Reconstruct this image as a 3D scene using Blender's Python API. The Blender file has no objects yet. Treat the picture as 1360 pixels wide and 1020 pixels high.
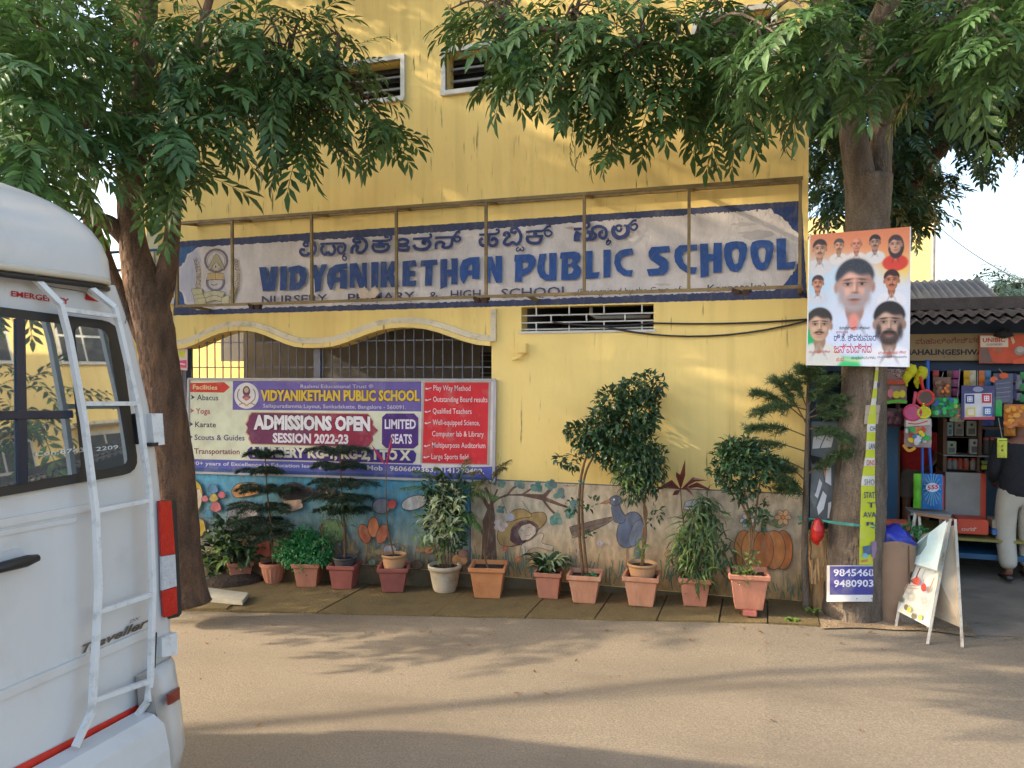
import bpy, bmesh, math, random
import numpy as np
from mathutils import Vector, Matrix
from mathutils.geometry import tessellate_polygon

R = random.Random(7)
NR = np.random.RandomState(11)
sc = bpy.context.scene
COL = sc.collection

# ------------------------------------------------------------------ camera, world, sun, exposure
TH = math.radians(18.17); PI_ = math.radians(1.057); F = 1030.0; H = 2.1; D = 7.27
cam_d = bpy.data.cameras.new("camera"); cam = bpy.data.objects.new("camera", cam_d); COL.objects.link(cam)
cam.location = (0, 0, H); cam.rotation_euler = (math.pi/2 - PI_, 0, TH)
cam_d.sensor_width = 36; cam_d.lens = 36*F/1360; cam_d.clip_start = 0.05; cam_d.clip_end = 2000
sc.camera = cam
SUN = Vector((1, .27, -.52)).normalized()
elev = math.asin(-SUN.z)
world = bpy.data.worlds.new("World"); sc.world = world; world.use_nodes = True
wn = world.node_tree; wn.nodes.clear()
sky = wn.nodes.new("ShaderNodeTexSky"); sky.sky_type = 'NISHITA'; sky.sun_disc = False
sky.sun_elevation = elev; sky.sun_rotation = math.atan2(-SUN.x, -SUN.y); sky.dust_density = 3.5; sky.air_density = 1.0
bg = wn.nodes.new("ShaderNodeBackground"); bg.inputs[1].default_value = 0.15
wo = wn.nodes.new("ShaderNodeOutputWorld")
wn.links.new(sky.outputs[0], bg.inputs[0]); wn.links.new(bg.outputs[0], wo.inputs[0])
sl = bpy.data.lights.new("sun", 'SUN'); sun = bpy.data.objects.new("sun", sl); COL.objects.link(sun)
sl.energy = 2.0; sl.angle = math.radians(0.6); sl.color = (1.0, .84, .62)
sun.rotation_euler = SUN.to_track_quat('-Z', 'Y').to_euler()
sc.view_settings.view_transform = 'Standard'; sc.view_settings.look = 'None'
sc.view_settings.gamma = 1; sc.view_settings.use_curve_mapping = False
sc.view_settings.exposure = 2.0
sc.render.engine = 'CYCLES'
sc.cycles.max_bounces = 6; sc.cycles.transparent_max_bounces = 8

# ------------------------------------------------------------------ where a ray of the photo meets a real plane
def ray(px, py):
    x = (px-680)/F; y = (510-py)/F
    a, b, c = x, math.cos(PI_)+y*math.sin(PI_), -math.sin(PI_)+y*math.cos(PI_)
    return Vector((a*math.cos(TH)-b*math.sin(TH), a*math.sin(TH)+b*math.cos(TH), c))
def onY(px, py, Y=D):
    r = ray(px, py); t = Y/r.y
    return Vector((r.x*t, Y, H+r.z*t))
def atz(px, py, z):
    r = ray(px, py); return Vector((0, 0, H))+r*z
def gz(X): 
    if X < 0: return .04+.053*max(X, -8)+.02*min(0, X+8)
    return .04
def gnd(px, py):
    r = ray(px, py); t = 5.
    for i in range(60): t = .5*t+.5*((gz(r.x*t)-H)/r.z)
    return Vector((r.x*t, r.y*t, gz(r.x*t)))
def pxm(p):  # metres per pixel at a world point
    v = p-Vector((0, 0, H)); return (v.x*-math.sin(TH)+v.y*math.cos(TH))/F

# ------------------------------------------------------------------ materials
def lin(c):
    return tuple((x/12.92 if x <= .04045 else ((x+.055)/1.055)**2.4) for x in c)
def rgb(r, g, b): return lin((r/255, g/255, b/255))
MATS = {}
def mat(name, col, rough=.7, var=.15, scale=6, bump=0, bscale=40, metal=0, dirt=None, dirt_amt=0, dscale=3, stretch=(1,1,1), bdist=.02, spec=.5, island=0, trans=0, fine=0):
    if name in MATS: return MATS[name]
    m = bpy.data.materials.new(name); m.use_nodes = True; MATS[name] = m
    nt = m.node_tree; N = nt.nodes; L = nt.links
    b = N["Principled BSDF"]
    b.inputs["Roughness"].default_value = rough; b.inputs["Metallic"].default_value = metal
    b.inputs["Specular IOR Level"].default_value = spec
    g = N.new("ShaderNodeNewGeometry")
    mp = N.new("ShaderNodeMapping"); mp.inputs["Scale"].default_value = stretch
    L.new(g.outputs["Position"], mp.inputs[0])
    cur = None
    base = N.new("ShaderNodeRGB"); base.outputs[0].default_value = (*col, 1); cur = base.outputs[0]
    if var:
        n = N.new("ShaderNodeTexNoise"); n.inputs["Scale"].default_value = scale; n.inputs["Detail"].default_value = 6
        L.new(mp.outputs[0], n.inputs["Vector"])
        r = N.new("ShaderNodeMapRange"); r.inputs[1].default_value = .3; r.inputs[2].default_value = .7
        r.inputs[3].default_value = 1-var; r.inputs[4].default_value = 1+var
        L.new(n.outputs[0], r.inputs[0])
        mx = N.new("ShaderNodeVectorMath"); mx.operation = 'SCALE'
        L.new(cur, mx.inputs[0]); L.new(r.outputs[0], mx.inputs["Scale"]); cur = mx.outputs[0]
    if fine:
        n = N.new("ShaderNodeTexNoise"); n.inputs["Scale"].default_value = 90; n.inputs["Detail"].default_value = 3
        L.new(g.outputs["Position"], n.inputs["Vector"])
        r = N.new("ShaderNodeMapRange"); r.inputs[1].default_value = .3; r.inputs[2].default_value = .7
        r.inputs[3].default_value = 1-fine; r.inputs[4].default_value = 1+fine
        L.new(n.outputs[0], r.inputs[0])
        mx = N.new("ShaderNodeVectorMath"); mx.operation = 'SCALE'
        L.new(cur, mx.inputs[0]); L.new(r.outputs[0], mx.inputs["Scale"]); cur = mx.outputs[0]
    if island:
        r = N.new("ShaderNodeMapRange"); r.inputs[3].default_value = 1-island; r.inputs[4].default_value = 1+island
        L.new(g.outputs["Random Per Island"], r.inputs[0])
        mx = N.new("ShaderNodeVectorMath"); mx.operation = 'SCALE'
        L.new(cur, mx.inputs[0]); L.new(r.outputs[0], mx.inputs["Scale"]); cur = mx.outputs[0]
    if dirt:
        n = N.new("ShaderNodeTexNoise"); n.inputs["Scale"].default_value = dscale; n.inputs["Detail"].default_value = 8; n.inputs["Roughness"].default_value = .65
        L.new(mp.outputs[0], n.inputs["Vector"])
        r = N.new("ShaderNodeMapRange"); r.inputs[1].default_value = .52; r.inputs[2].default_value = .7; r.inputs[3].default_value = 0; r.inputs[4].default_value = dirt_amt
        L.new(n.outputs[0], r.inputs[0])
        mx = N.new("ShaderNodeMix"); mx.data_type = 'RGBA'
        L.new(r.outputs[0], mx.inputs[0]); L.new(cur, mx.inputs[6]); mx.inputs[7].default_value = (*dirt, 1); cur = mx.outputs[2]
    L.new(cur, b.inputs["Base Color"])
    if bump:
        n = N.new("ShaderNodeTexNoise"); n.inputs["Scale"].default_value = bscale; n.inputs["Detail"].default_value = 5
        L.new(mp.outputs[0], n.inputs["Vector"])
        bm = N.new("ShaderNodeBump"); bm.inputs["Strength"].default_value = bump; bm.inputs["Distance"].default_value = bdist
        L.new(n.outputs[0], bm.inputs["Height"]); L.new(bm.outputs[0], b.inputs["Normal"])
    if trans:
        out = N["Material Output"]; t = N.new("ShaderNodeBsdfTranslucent"); ms = N.new("ShaderNodeMixShader"); ms.inputs[0].default_value = trans
        L.new(cur, t.inputs[0]); L.new(b.outputs[0], ms.inputs[1]); L.new(t.outputs[0], ms.inputs[2]); L.new(ms.outputs[0], out.inputs[0])
    return m
def flat(col, rough=.75, var=.10, kind=""):
    key = "print_%s_%d_%d_%d_%d" % (kind, *[int(c*255+.5) for c in col], int(rough*100))
    if kind in ("wall", "mural"):   # paint on a rough wall, scuffed
        return mat(key, col, rough, .3 if kind == "mural" else .12, 16 if kind == "mural" else 9, .35, 60, dirt=(.30, .25, .17), dirt_amt=.5 if kind == "mural" else .22, dscale=20, stretch=(1, 1, .45))
    return mat(key, col, rough, var, 7, dirt=(.42, .38, .32), dirt_amt=.25, dscale=6)

M = {}
def wall_material():
    m = mat("yellow_wall_paint", rgb(238, 208, 128), .85, .05, 1.3, .22, 22, dirt=rgb(226, 190, 114), dirt_amt=.45, dscale=1.6, stretch=(1, 1, .35))
    nt = m.node_tree; N = nt.nodes; L = nt.links; b = N["Principled BSDF"]
    src = b.inputs["Base Color"].links[0].from_socket
    g = N.new("ShaderNodeNewGeometry"); mp = N.new("ShaderNodeMapping"); mp.inputs["Scale"].default_value = (26, 26, 2.2)
    L.new(g.outputs["Position"], mp.inputs[0])
    n = N.new("ShaderNodeTexNoise"); n.inputs["Scale"].default_value = 1; n.inputs["Detail"].default_value = 4; L.new(mp.outputs[0], n.inputs["Vector"])
    r = N.new("ShaderNodeMapRange"); r.inputs[1].default_value = .635; r.inputs[2].default_value = .70; L.new(n.outputs[0], r.inputs[0])
    n2 = N.new("ShaderNodeTexNoise"); n2.inputs["Scale"].default_value = .8; n2.inputs["Detail"].default_value = 2; L.new(g.outputs["Position"], n2.inputs["Vector"])
    r2 = N.new("ShaderNodeMapRange"); r2.inputs[1].default_value = .42; r2.inputs[2].default_value = .6; L.new(n2.outputs[0], r2.inputs[0])
    mu = N.new("ShaderNodeMath"); mu.operation = 'MULTIPLY'; L.new(r.outputs[0], mu.inputs[0]); L.new(r2.outputs[0], mu.inputs[1])
    mx = N.new("ShaderNodeMix"); mx.data_type = 'RGBA'; L.new(mu.outputs[0], mx.inputs[0]); L.new(src, mx.inputs[6]); mx.inputs[7].default_value = (.13, .09, .04, 1)
    L.new(mx.outputs[2], b.inputs["Base Color"])
    # faint rain streaks
    mp2 = N.new("ShaderNodeMapping"); mp2.inputs["Scale"].default_value = (7, 7, .25); L.new(g.outputs["Position"], mp2.inputs[0])
    n3 = N.new("ShaderNodeTexNoise"); n3.inputs["Detail"].default_value = 5; n3.inputs["Scale"].default_value = 1; L.new(mp2.outputs[0], n3.inputs["Vector"])
    r3 = N.new("ShaderNodeMapRange"); r3.inputs[1].default_value = .5; r3.inputs[2].default_value = .8; r3.inputs[3].default_value = 0; r3.inputs[4].default_value = .42; L.new(n3.outputs[0], r3.inputs[0])
    mx2 = N.new("ShaderNodeMix"); mx2.data_type = 'RGBA'; L.new(r3.outputs[0], mx2.inputs[0]); L.new(mx.outputs[2], mx2.inputs[6]); mx2.inputs[7].default_value = (*rgb(188, 158, 92), 1)
    L.new(mx2.outputs[2], b.inputs["Base Color"])
    return m
M['wall'] = wall_material()
M['trim'] = mat("cream_trim", rgb(214, 200, 172), .8, .1, 5, .1, dirt=(.16, .13, .08), dirt_amt=.5, dscale=8)
M['white'] = mat("old_white_paint", rgb(200, 198, 190), .7, .08, 5, dirt=(.3, .27, .2), dirt_amt=.4, dscale=7)
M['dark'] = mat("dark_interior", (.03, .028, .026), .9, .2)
M['grey'] = mat("grey_plaster", rgb(112, 112, 114), .9, .12)
M['iron'] = mat("grille_iron", (.15, .15, .17), .6, .2, metal=.3)
M['gold'] = mat("frame_steel_yellow", rgb(122, 102, 60), .6, .2, 8, dirt=(.10, .05, .02), dirt_amt=.8, dscale=9)
M['rust'] = mat("rusty_iron", (.05, .022, .012), .9, .3, 20)
M['road'] = mat("dusty_asphalt", rgb(128, 116, 98), .95, .10, 1.6, .35, 170, dirt=rgb(106, 93, 78), dirt_amt=.8, dscale=.9, fine=.24, stretch=(.35, 1, 1))
M['slab'] = mat("mossy_stone_slab", rgb(112, 95, 58), .95, .22, 5, .7, 60, dirt=rgb(86, 72, 36), dirt_amt=.7, dscale=5, fine=.25)
M['stone'] = mat("pale_stone", rgb(170, 165, 148), .9, .15, 6, .4, 40, dirt=rgb(120, 110, 90), dirt_amt=.5)
M['concrete'] = mat("worn_concrete", rgb(130, 119, 104), .9, .2, 3, .5, 40, dirt=rgb(98, 88, 76), dirt_amt=.7, dscale=2.5)
M['bark'] = mat("brown_bark", rgb(98, 76, 60), .95, .35, 11, 1, 26, dirt=rgb(142, 104, 72), dirt_amt=.75, dscale=7, stretch=(1, 1, .4), bdist=.05, fine=.3)
M['bark2'] = mat("grey_bark", rgb(104, 92, 78), .95, .35, 12, 1, 30, dirt=rgb(78, 62, 50), dirt_amt=.75, dscale=7, stretch=(1, 1, .28), bdist=.05, fine=.3)
M['splint'] = mat("splintered_wood", rgb(165, 132, 90), .95, .3, 30, .9, 60, stretch=(1, 1, .1))
M['leaf'] = mat("tree_leaf", (.066, .138, .036), .5, 0, island=.45, trans=.25, spec=.5)
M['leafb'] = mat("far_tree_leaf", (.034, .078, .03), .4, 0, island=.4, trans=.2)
M['leafd'] = mat("ficus_leaf", (.035, .078, .028), .35, 0, island=.4, trans=.2)
M['leafg'] = mat("bright_green_leaf", (.05, .25, .075), .5, 0, island=.35, trans=.25)
M['leafm'] = mat('mid_green_leaf', (.055, .13, .038), .4, 0, island=.4, trans=.22)
M['leafy'] = mat("yellow_green_leaf", (.16, .24, .05), .4, 0, island=.45, trans=.25)
M['leafv'] = mat("variegated_leaf", (.42, .47, .25), .4, 0, island=.5, trans=.2)
M['needle'] = mat("conifer_needle", (.028, .058, .03), .6, 0, island=.45, trans=.12)
M['needle2'] = mat("olive_conifer_needle", (.075, .125, .045), .6, 0, island=.45, trans=.15)
M['palm'] = mat("palm_leaf", (.10, .19, .045), .4, 0, island=.3, trans=.2)
M['magenta'] = mat("magenta_leaf", (.45, .03, .12), .4, .1, trans=.25)
M['maroon'] = mat("maroon_leaf", (.14, .035, .03), .4, .1, trans=.2)
M['stem'] = mat("green_brown_stem", rgb(110, 82, 55), .9, .25, 30)
M['terra'] = mat("terracotta", rgb(186, 124, 98), .85, .12, 9, .15, 60, dirt=rgb(150, 92, 66), dirt_amt=.5, dscale=6, stretch=(1, 1, .5))
M['terra2'] = mat("red_terracotta", rgb(160, 92, 80), .8, .12, 9, .12, 60, dirt=rgb(128, 66, 54), dirt_amt=.5, dscale=6)
M['terra3'] = mat("weathered_terracotta", rgb(198, 138, 104), .9, .15, 14, .25, 60, dirt=rgb(205, 180, 150), dirt_amt=.6, dscale=12, stretch=(1, 1, .2))
M['terra4'] = mat("orange_terracotta", rgb(200, 132, 82), .85, .12, 9, .15, 60, dirt=rgb(170, 96, 48), dirt_amt=.5, dscale=6)
M['potw'] = mat("dusty_cream_pot", rgb(196, 182, 156), .9, .15, 9, .2, 50, dirt=rgb(110, 100, 60), dirt_amt=.6)
M['potb'] = mat("beige_clay_pot", rgb(196, 150, 106), .85, .12, 9, .1, dirt=rgb(150, 110, 75), dirt_amt=.5, stretch=(1, 1, .3))
M['potg'] = mat("grey_plastic_pot", rgb(78, 76, 74), .6, .15)
M['soil'] = mat("potting_soil", (.045, .03, .02), 1, .4, 40, .8, 80)
M['vanw'] = mat("white_van_paint", rgb(206, 203, 197), .22, .02, 2, dirt=rgb(190, 185, 174), dirt_amt=.5, dscale=3.5)
M['vanframe'] = mat("white_tube_paint", rgb(214, 214, 210), .4, .05, 6, dirt=rgb(120, 112, 104), dirt_amt=.45, dscale=16)
M['rubber'] = mat("black_rubber", (.02, .02, .02), .45, .1)
M['glass'] = mat("tinted_window_glass", (.42, .45, .44), .015, 0, metal=.85)
M['red'] = mat("reflective_red_tape", (.62, .03, .015), .35, .12, 20)
M['lamp'] = mat("red_lamp_lens", (.50, .008, .006), .12, .1, 30, .3, 120)
M['lampc'] = mat("clear_lamp_lens", (.55, .55, .55), .15, .1, 30, .6, 90)
M['chrome'] = mat("badge_chrome", (.22, .19, .15), .3, .1, metal=.8)
M['cable'] = mat("black_cable", (.02, .02, .02), .6, .1)
M['blue'] = mat("blue_painted_metal", rgb(30, 78, 112), .5, .15, dirt=(.03, .05, .07), dirt_amt=.5)
M['navy'] = mat("navy_painted_board", rgb(28, 50, 78), .6, .15)
M['tin'] = mat("weathered_roof_sheet", rgb(112, 102, 96), .9, .3, 6, .3, dirt=rgb(70, 58, 50), dirt_amt=.8, dscale=4)
M['tin2'] = mat("grey_metal_sheet", rgb(138, 136, 132), .6, .15, 6, metal=.2)
M['orange'] = mat("orange_red_paint", rgb(190, 66, 38), .5, .15, dirt=rgb(120, 40, 25), dirt_amt=.4)
M['olive'] = mat("olive_yellow_paint", rgb(132, 122, 58), .8, .2, dirt=rgb(70, 66, 42), dirt_amt=.6)
M['wood'] = mat("dark_shelf_wood", rgb(92, 66, 50), .8, .2)
M['card'] = mat("brown_cardboard", rgb(138, 112, 90), .9, .1, 5, dirt=rgb(116, 90, 68), dirt_amt=.6)
M['bluebag'] = mat("blue_plastic_bag", rgb(36, 48, 150), .35, .2, 20, .5, 20)
M['pack'] = mat("clear_film", rgb(150, 130, 120), .2, .2)
M['skin'] = mat("brown_skin", rgb(120, 78, 58), .6, .05)
M['black'] = mat("black_knit", (.012, .012, .016), .9, .3, 60, .4, 80)
M['cream'] = mat("cream_cotton", rgb(176, 168, 152), .9, .08, 8, .3, 14)
M['hair'] = mat("black_hair", (.01, .009, .008), .5, .2)
M['shoe'] = mat("dark_leather", (.03, .022, .018), .4, .2)
M['redcloth'] = mat("red_cloth", (.42, .02, .02), .9, .15, 20)
M['shorts'] = mat("grey_cloth", rgb(110, 98, 90), .9, .15)
M['board'] = mat("cream_board", rgb(232, 228, 208), .6, .08, 4, dirt=rgb(170, 150, 110), dirt_amt=.4)
M['rstick'] = mat("blue_plastic", rgb(44, 92, 176), .35, .1)
M['string'] = mat("green_string", rgb(70, 140, 125), .7, .2)
M['dry'] = mat("dry_leaf", rgb(118, 78, 42), .8, .3, 20, island=.4)

# ------------------------------------------------------------------ mesh builder
def base_of(o):
    p = Vector((0, 0, 0))
    while o: p += o.location; o = o.parent
    return p
class MB:
    def __init__(s): s.v = []; s.f = []; s.m = []; s.mats = []
    def mi(s, m):
        if m is None: return 0
        if m not in s.mats: s.mats.append(m)
        return s.mats.index(m)
    def add(s, vs, fs, m=None):
        k = len(s.v); i = s.mi(m); s.v += [tuple(v) for v in vs]
        for f in fs: s.f.append(tuple(k+a for a in f)); s.m.append(i)
    def box(s, x0, x1, y0, y1, z0, z1, m=None, bev=0):
        if bev:
            bm = bmesh.new(); bmesh.ops.create_cube(bm, size=1)
            for v in bm.verts: v.co = Vector(((x0+x1)/2+v.co.x*(x1-x0), (y0+y1)/2+v.co.y*(y1-y0), (z0+z1)/2+v.co.z*(z1-z0)))
            bmesh.ops.bevel(bm, geom=bm.edges[:], offset=bev, segments=2, affect='EDGES')
            bm.verts.ensure_lookup_table(); s.add([v.co for v in bm.verts], [[v.index for v in f.verts] for f in bm.faces], m); bm.free(); return
        s.add([(x, y, z) for x in (x0, x1) for y in (y0, y1) for z in (z0, z1)],
              [(0, 1, 3, 2), (4, 6, 7, 5), (0, 4, 5, 1), (2, 3, 7, 6), (0, 2, 6, 4), (1, 5, 7, 3)], m)
    def beam(s, a, b, w, h, m=None, up=(0, 0, 1)):
        a = Vector(a); b = Vector(b); d = (b-a).normalized(); u = Vector(up)
        if abs(d.dot(u)) > .95: u = Vector((0, 1, 0))
        x = d.cross(u).normalized()*w/2; y = x.cross(d).normalized()*h/2
        vs = [p+q for p in (a, b) for q in (-x-y, x-y, x+y, -x+y)]
        s.add(vs, [(3, 2, 1, 0), (4, 5, 6, 7), (0, 1, 5, 4), (1, 2, 6, 5), (2, 3, 7, 6), (3, 0, 4, 7)], m)
    def tube(s, pts, rad, n=8, m=None, cap=True, jit=0):
        pts = [Vector(p) for p in pts]
        if not isinstance(rad, (list, tuple)): rad = [rad]*len(pts)
        k0 = []; ref = Vector((.3, 1, .2)).normalized(); vs = []
        for i, p in enumerate(pts):
            d = (pts[min(i+1, len(pts)-1)]-pts[max(i-1, 0)]).normalized()
            x = ref-d*ref.dot(d); x.normalize(); y = d.cross(x); ref = x
            for j in range(n):
                a = 2*math.pi*j/n; rr = rad[i]*(1+(R.uniform(-jit, jit) if jit else 0))
                vs.append(p+x*math.cos(a)*rr+y*math.sin(a)*rr)
        fs = [(i*n+j, i*n+(j+1) % n, (i+1)*n+(j+1) % n, (i+1)*n+j) for i in range(len(pts)-1) for j in range(n)]
        if cap: fs += [tuple(range(n-1, -1, -1)), tuple((len(pts)-1)*n+j for j in range(n))]
        s.add(vs, fs, m)
    def lathe(s, c, prof, n=20, m=None, square=False, rot=0, jit=0):
        c = Vector(c); vs = []
        for (r, z) in prof:
            for j in range(n):
                a = 2*math.pi*j/n+rot
                vs.append(c+Vector((math.cos(a)*r, math.sin(a)*r, z)))
        fs = [(i*n+j, i*n+(j+1) % n, (i+1)*n+(j+1) % n, (i+1)*n+j) for i in range(len(prof)-1) for j in range(n)]
        fs.append(tuple(range(n-1, -1, -1)))
        s.add(vs, fs, m)
    def poly(s, loops, y, m=None, thick=0):      # loops of (x,z) in a plane of constant y, first outer then holes
        L3 = [[Vector((a, b, 0)) for a, b in lp] for lp in loops]
        tris = tessellate_polygon(L3); flatp = [p for lp in L3 for p in lp]
        fs = []
        for t in tris:
            a, b, c = (flatp[i] for i in t)
            if (b-a).cross(c-a).z < 0: t = (t[0], t[2], t[1])
            fs.append(tuple(t))
        s.add([(p.x, y, p.y) for p in flatp], fs, m)
        if thick:
            s.add([(p.x, y+thick, p.y) for p in flatp], [tuple(reversed(t)) for t in fs], m)
            for lp in L3:
                n = len(lp)
                s.add([(p.x, y, p.y) for p in lp]+[(p.x, y+thick, p.y) for p in lp], [(i, (i+1) % n, n+(i+1) % n, n+i) for i in range(n)], m)
    def build(s, name, m=None, parent=None, smooth=False, kind=None):
        o_ = base_of(parent)
        me = bpy.data.meshes.new(name)
        V = np.array(s.v, dtype=float).reshape(-1, 3)-np.array(o_)
        me.from_pydata(V.tolist(), [], s.f)
        ml = s.mats if s.mats else [m]
        if m is not None and not s.mats: ml = [m]
        for x in ml: me.materials.append(x)
        if len(ml) > 1: me.polygons.foreach_set("material_index", s.m)
        if smooth: me.polygons.foreach_set("use_smooth", [True]*len(me.polygons))
        me.update()
        o = bpy.data.objects.new(name, me); COL.objects.link(o)
        if parent: o.parent = parent
        if kind: o["kind"] = kind
        return o
def thing(name, label, cat, loc=(0, 0, 0), group=None):
    o = bpy.data.objects.new(name, None); COL.objects.link(o); o.location = loc; o.empty_display_size = .1
    o["label"] = label; o["category"] = cat
    if group: o["group"] = group
    return o
def tag(o, label, cat, group=None):
    o["label"] = label; o["category"] = cat
    if group: o["group"] = group
    return o
def origin(o, p):   # move a mesh object's origin to its base
    p = Vector(p); o.data.transform(Matrix.Translation(-p)); o.location = p; return o
def boxpart(name, m, parent, *a, bev=0):
    b = MB(); b.box(*a, bev=bev); return b.build(name, m, parent)

# ------------------------------------------------------------------ flat print: painted or printed pictures on a real plane
TCACHE = {}
def text_mesh(s, bold=0, shear=0):
    k = (s, bold, shear)
    if k in TCACHE: return TCACHE[k]
    cu = bpy.data.curves.new("t", 'FONT'); cu.body = s; cu.offset = bold; cu.shear = shear; cu.resolution_u = 2
    ob = bpy.data.objects.new("t", cu); COL.objects.link(ob)
    dg = bpy.context.evaluated_depsgraph_get(); me = ob.evaluated_get(dg).to_mesh()
    V = [(v.co.x, v.co.y) for v in me.vertices]; Fc = [tuple(p.vertices) for p in me.polygons]
    ob.evaluated_get(dg).to_mesh_clear(); bpy.data.objects.remove(ob); bpy.data.curves.remove(cu)
    TCACHE[k] = (V, Fc); return V, Fc
class Print:
    """pictures drawn with photo coordinates (or own a,b coordinates through fn) on the plane Y"""
    def __init__(s, Y, fn=None, kind="", step=.00012, raw=False):
        s.raw = raw
        s.b = MB(); s.Y = Y; s.l = 1; s.kind = kind; s.step = step; s.fn = fn or (lambda x, y: onY(x, y, Y))
    def pts3(s, pts):
        d = s.l*s.step
        if s.raw: return [s.fn(x, y, d) for x, y in pts]
        return [((p := s.fn(x, y)).x, s.Y-d, p.z) for x, y in pts]
    def col(s, c): return c if isinstance(c, bpy.types.Material) else flat(rgb(*c), kind=s.kind)
    def poly(s, pts, c, holes=(), jag=0):
        if jag:
            q = []
            for i, a in enumerate(pts):
                b = pts[(i+1) % len(pts)]; n = max(1, int(math.hypot(b[0]-a[0], b[1]-a[1])/3))
                for k in range(n): q.append((a[0]+(b[0]-a[0])*k/n+R.uniform(-jag, jag), a[1]+(b[1]-a[1])*k/n+R.uniform(-jag, jag)))
            pts = q
        lp = [[Vector((x, -y, 0)) for x, y in q] for q in [pts]+list(holes)]
        tr_ = tessellate_polygon(lp); allp = list(pts)+[q for h in holes for q in h]
        fs = []
        for t in tr_:
            a, b, c_ = (allp[i] for i in t)
            fs.append(tuple(t) if (b[0]-a[0])*(c_[1]-a[1])-(b[1]-a[1])*(c_[0]-a[0]) < 0 else (t[0], t[2], t[1]))
        s.b.add(s.pts3(allp), fs, s.col(c)); s.l += 1
    def stroke(s, pts, w, c):
        n = len(pts); L = []; Rr = []
        # smooth the line
        P = []
        for i in range(n-1):
            p0 = pts[max(i-1, 0)]; p1 = pts[i]; p2 = pts[i+1]; p3 = pts[min(i+2, n-1)]
            for k in range(4):
                t = k/4
                P.append(tuple(.5*((2*p1[a])+(-p0[a]+p2[a])*t+(2*p0[a]-5*p1[a]+4*p2[a]-p3[a])*t*t+(-p0[a]+3*p1[a]-3*p2[a]+p3[a])*t**3) for a in (0, 1)))
        P.append(pts[-1])
        m = s.col(c)
        for i in range(len(P)):
            a = P[max(i-1, 0)]; b = P[min(i+1, len(P)-1)]; dx, dy = b[0]-a[0], b[1]-a[1]; q = math.hypot(dx, dy) or 1
            L.append((P[i][0]-dy/q*w/2, P[i][1]+dx/q*w/2)); Rr.append((P[i][0]+dy/q*w/2, P[i][1]-dx/q*w/2))
        vs = s.pts3(L+Rr); k = len(L)
        s.b.add(vs, [(i, i+1, k+i+1, k+i) for i in range(k-1)], m); s.l += 1
    def ell(s, cx, cy, rx, ry, c, rot=0, n=20, a0=0, a1=360):
        q = []
        for i in range(n if a1-a0 >= 360 else n+1):
            a = math.radians(a0+(a1-a0)*i/n); x = math.cos(a)*rx; y = math.sin(a)*ry
            q.append((cx+x*math.cos(rot)-y*math.sin(rot), cy+x*math.sin(rot)+y*math.cos(rot)))
        s.poly(q, c)
    def text(s, t, x0, y0, x1, y1, h, c, bold=.02, shear=0, edge=None):   # baseline from (x0,y0) to (x1,y1), cap height h (all in photo units)
        if edge: s.text(t, x0, y0, x1, y1, h, edge[0], bold+edge[1], shear)
        V, Fc = text_mesh(t, bold, shear)
        if not V: return
        xs = [v[0] for v in V]; mn, mx = min(xs), max(xs); cap = .729
        m = s.col(c); out = []
        for (a, b) in V:
            u = (a-mn)/(mx-mn); out.append((x0+(x1-x0)*u, y0+(y1-y0)*u-b/cap*h))
        s.b.add(s.pts3(out), Fc, m); s.l += 1
    def build(s, name, parent): return s.b.build(name, None, parent)
# ================================================================== SETTING
# ground sheet following the slight fall of the street
b = MB()
xs = [-300, -120, -60, -30, -16, -12, -8]+[-8+.5*i for i in range(1, 17)]+[4, 10, 30, 80, 300]
ys = [-300, -80, -20, -5, 0, 3, 6, 9, 20, 60, 150, 300]
vs = [(x, y, gz(x)-.02) for x in xs for y in ys]; n = len(ys)
b.add(vs, [(i*n+j, (i+1)*n+j, (i+1)*n+j+1, i*n+j+1) for i in range(len(xs)-1) for j in range(n-1)])
g_ = b.build("ground", M['concrete'], kind="structure")
def strip(name, x0, x1, ya, yb, dz, m, nx=30, parent=None):
    b = MB(); vs = []
    for i in range(nx+1):
        x = x0+(x1-x0)*i/nx
        vs += [(x, ya(x), gz(x)+dz), (x, yb(x), gz(x)+dz)]
    b.add(vs, [(2*i, 2*i+2, 2*i+3, 2*i+1) for i in range(nx)]); return b.build(name, m, parent, kind="structure")
kerb = lambda x: 6.36+(x+2.8)*.085 if x < .3 else 6.62+min(.25, (x-.3)*.3)
def kj(x): return kerb(x)+.025*math.sin(x*3.1)+.015*math.sin(x*11)
strip("road", -40, 40, lambda x: -9, kj, 0, M['road'], 300)
# pavement of big stone slabs
pv = boxpart("pavement", M['concrete'], None, -9, .42, 6.1, 7.29, -.75, -.7); pv["kind"] = "structure"
def slab(x0, x1, y0a, y0b, y1, dz, m, parent, name="slab"):
    b = MB(); g = .006
    P = [(x0+g, y0a), (x1-g, y0b), (x1-g, y1), (x0+g, y1)]
    top = [(x, y, gz(x)+dz) for x, y in P]; bot = [(x, y, gz(x)-.05) for x, y in P]
    b.add(top+bot, [(0, 1, 2, 3), (0, 4, 5, 1), (1, 5, 6, 2), (2, 6, 7, 3), (3, 7, 4, 0)], m)
    return b.build(name, m, parent)
js = [-6.6, -5.75, -4.85, -3.95, -2.82, -1.98, -1.38, -.86, -.36, .02, .42]
for i in range(len(js)-1):
    slab(js[i], js[i+1], kerb(js[i])-.02, kerb(js[i+1])-.02, 7.262, .018+R.uniform(-.005, .005), M['slab'], pv)
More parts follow.
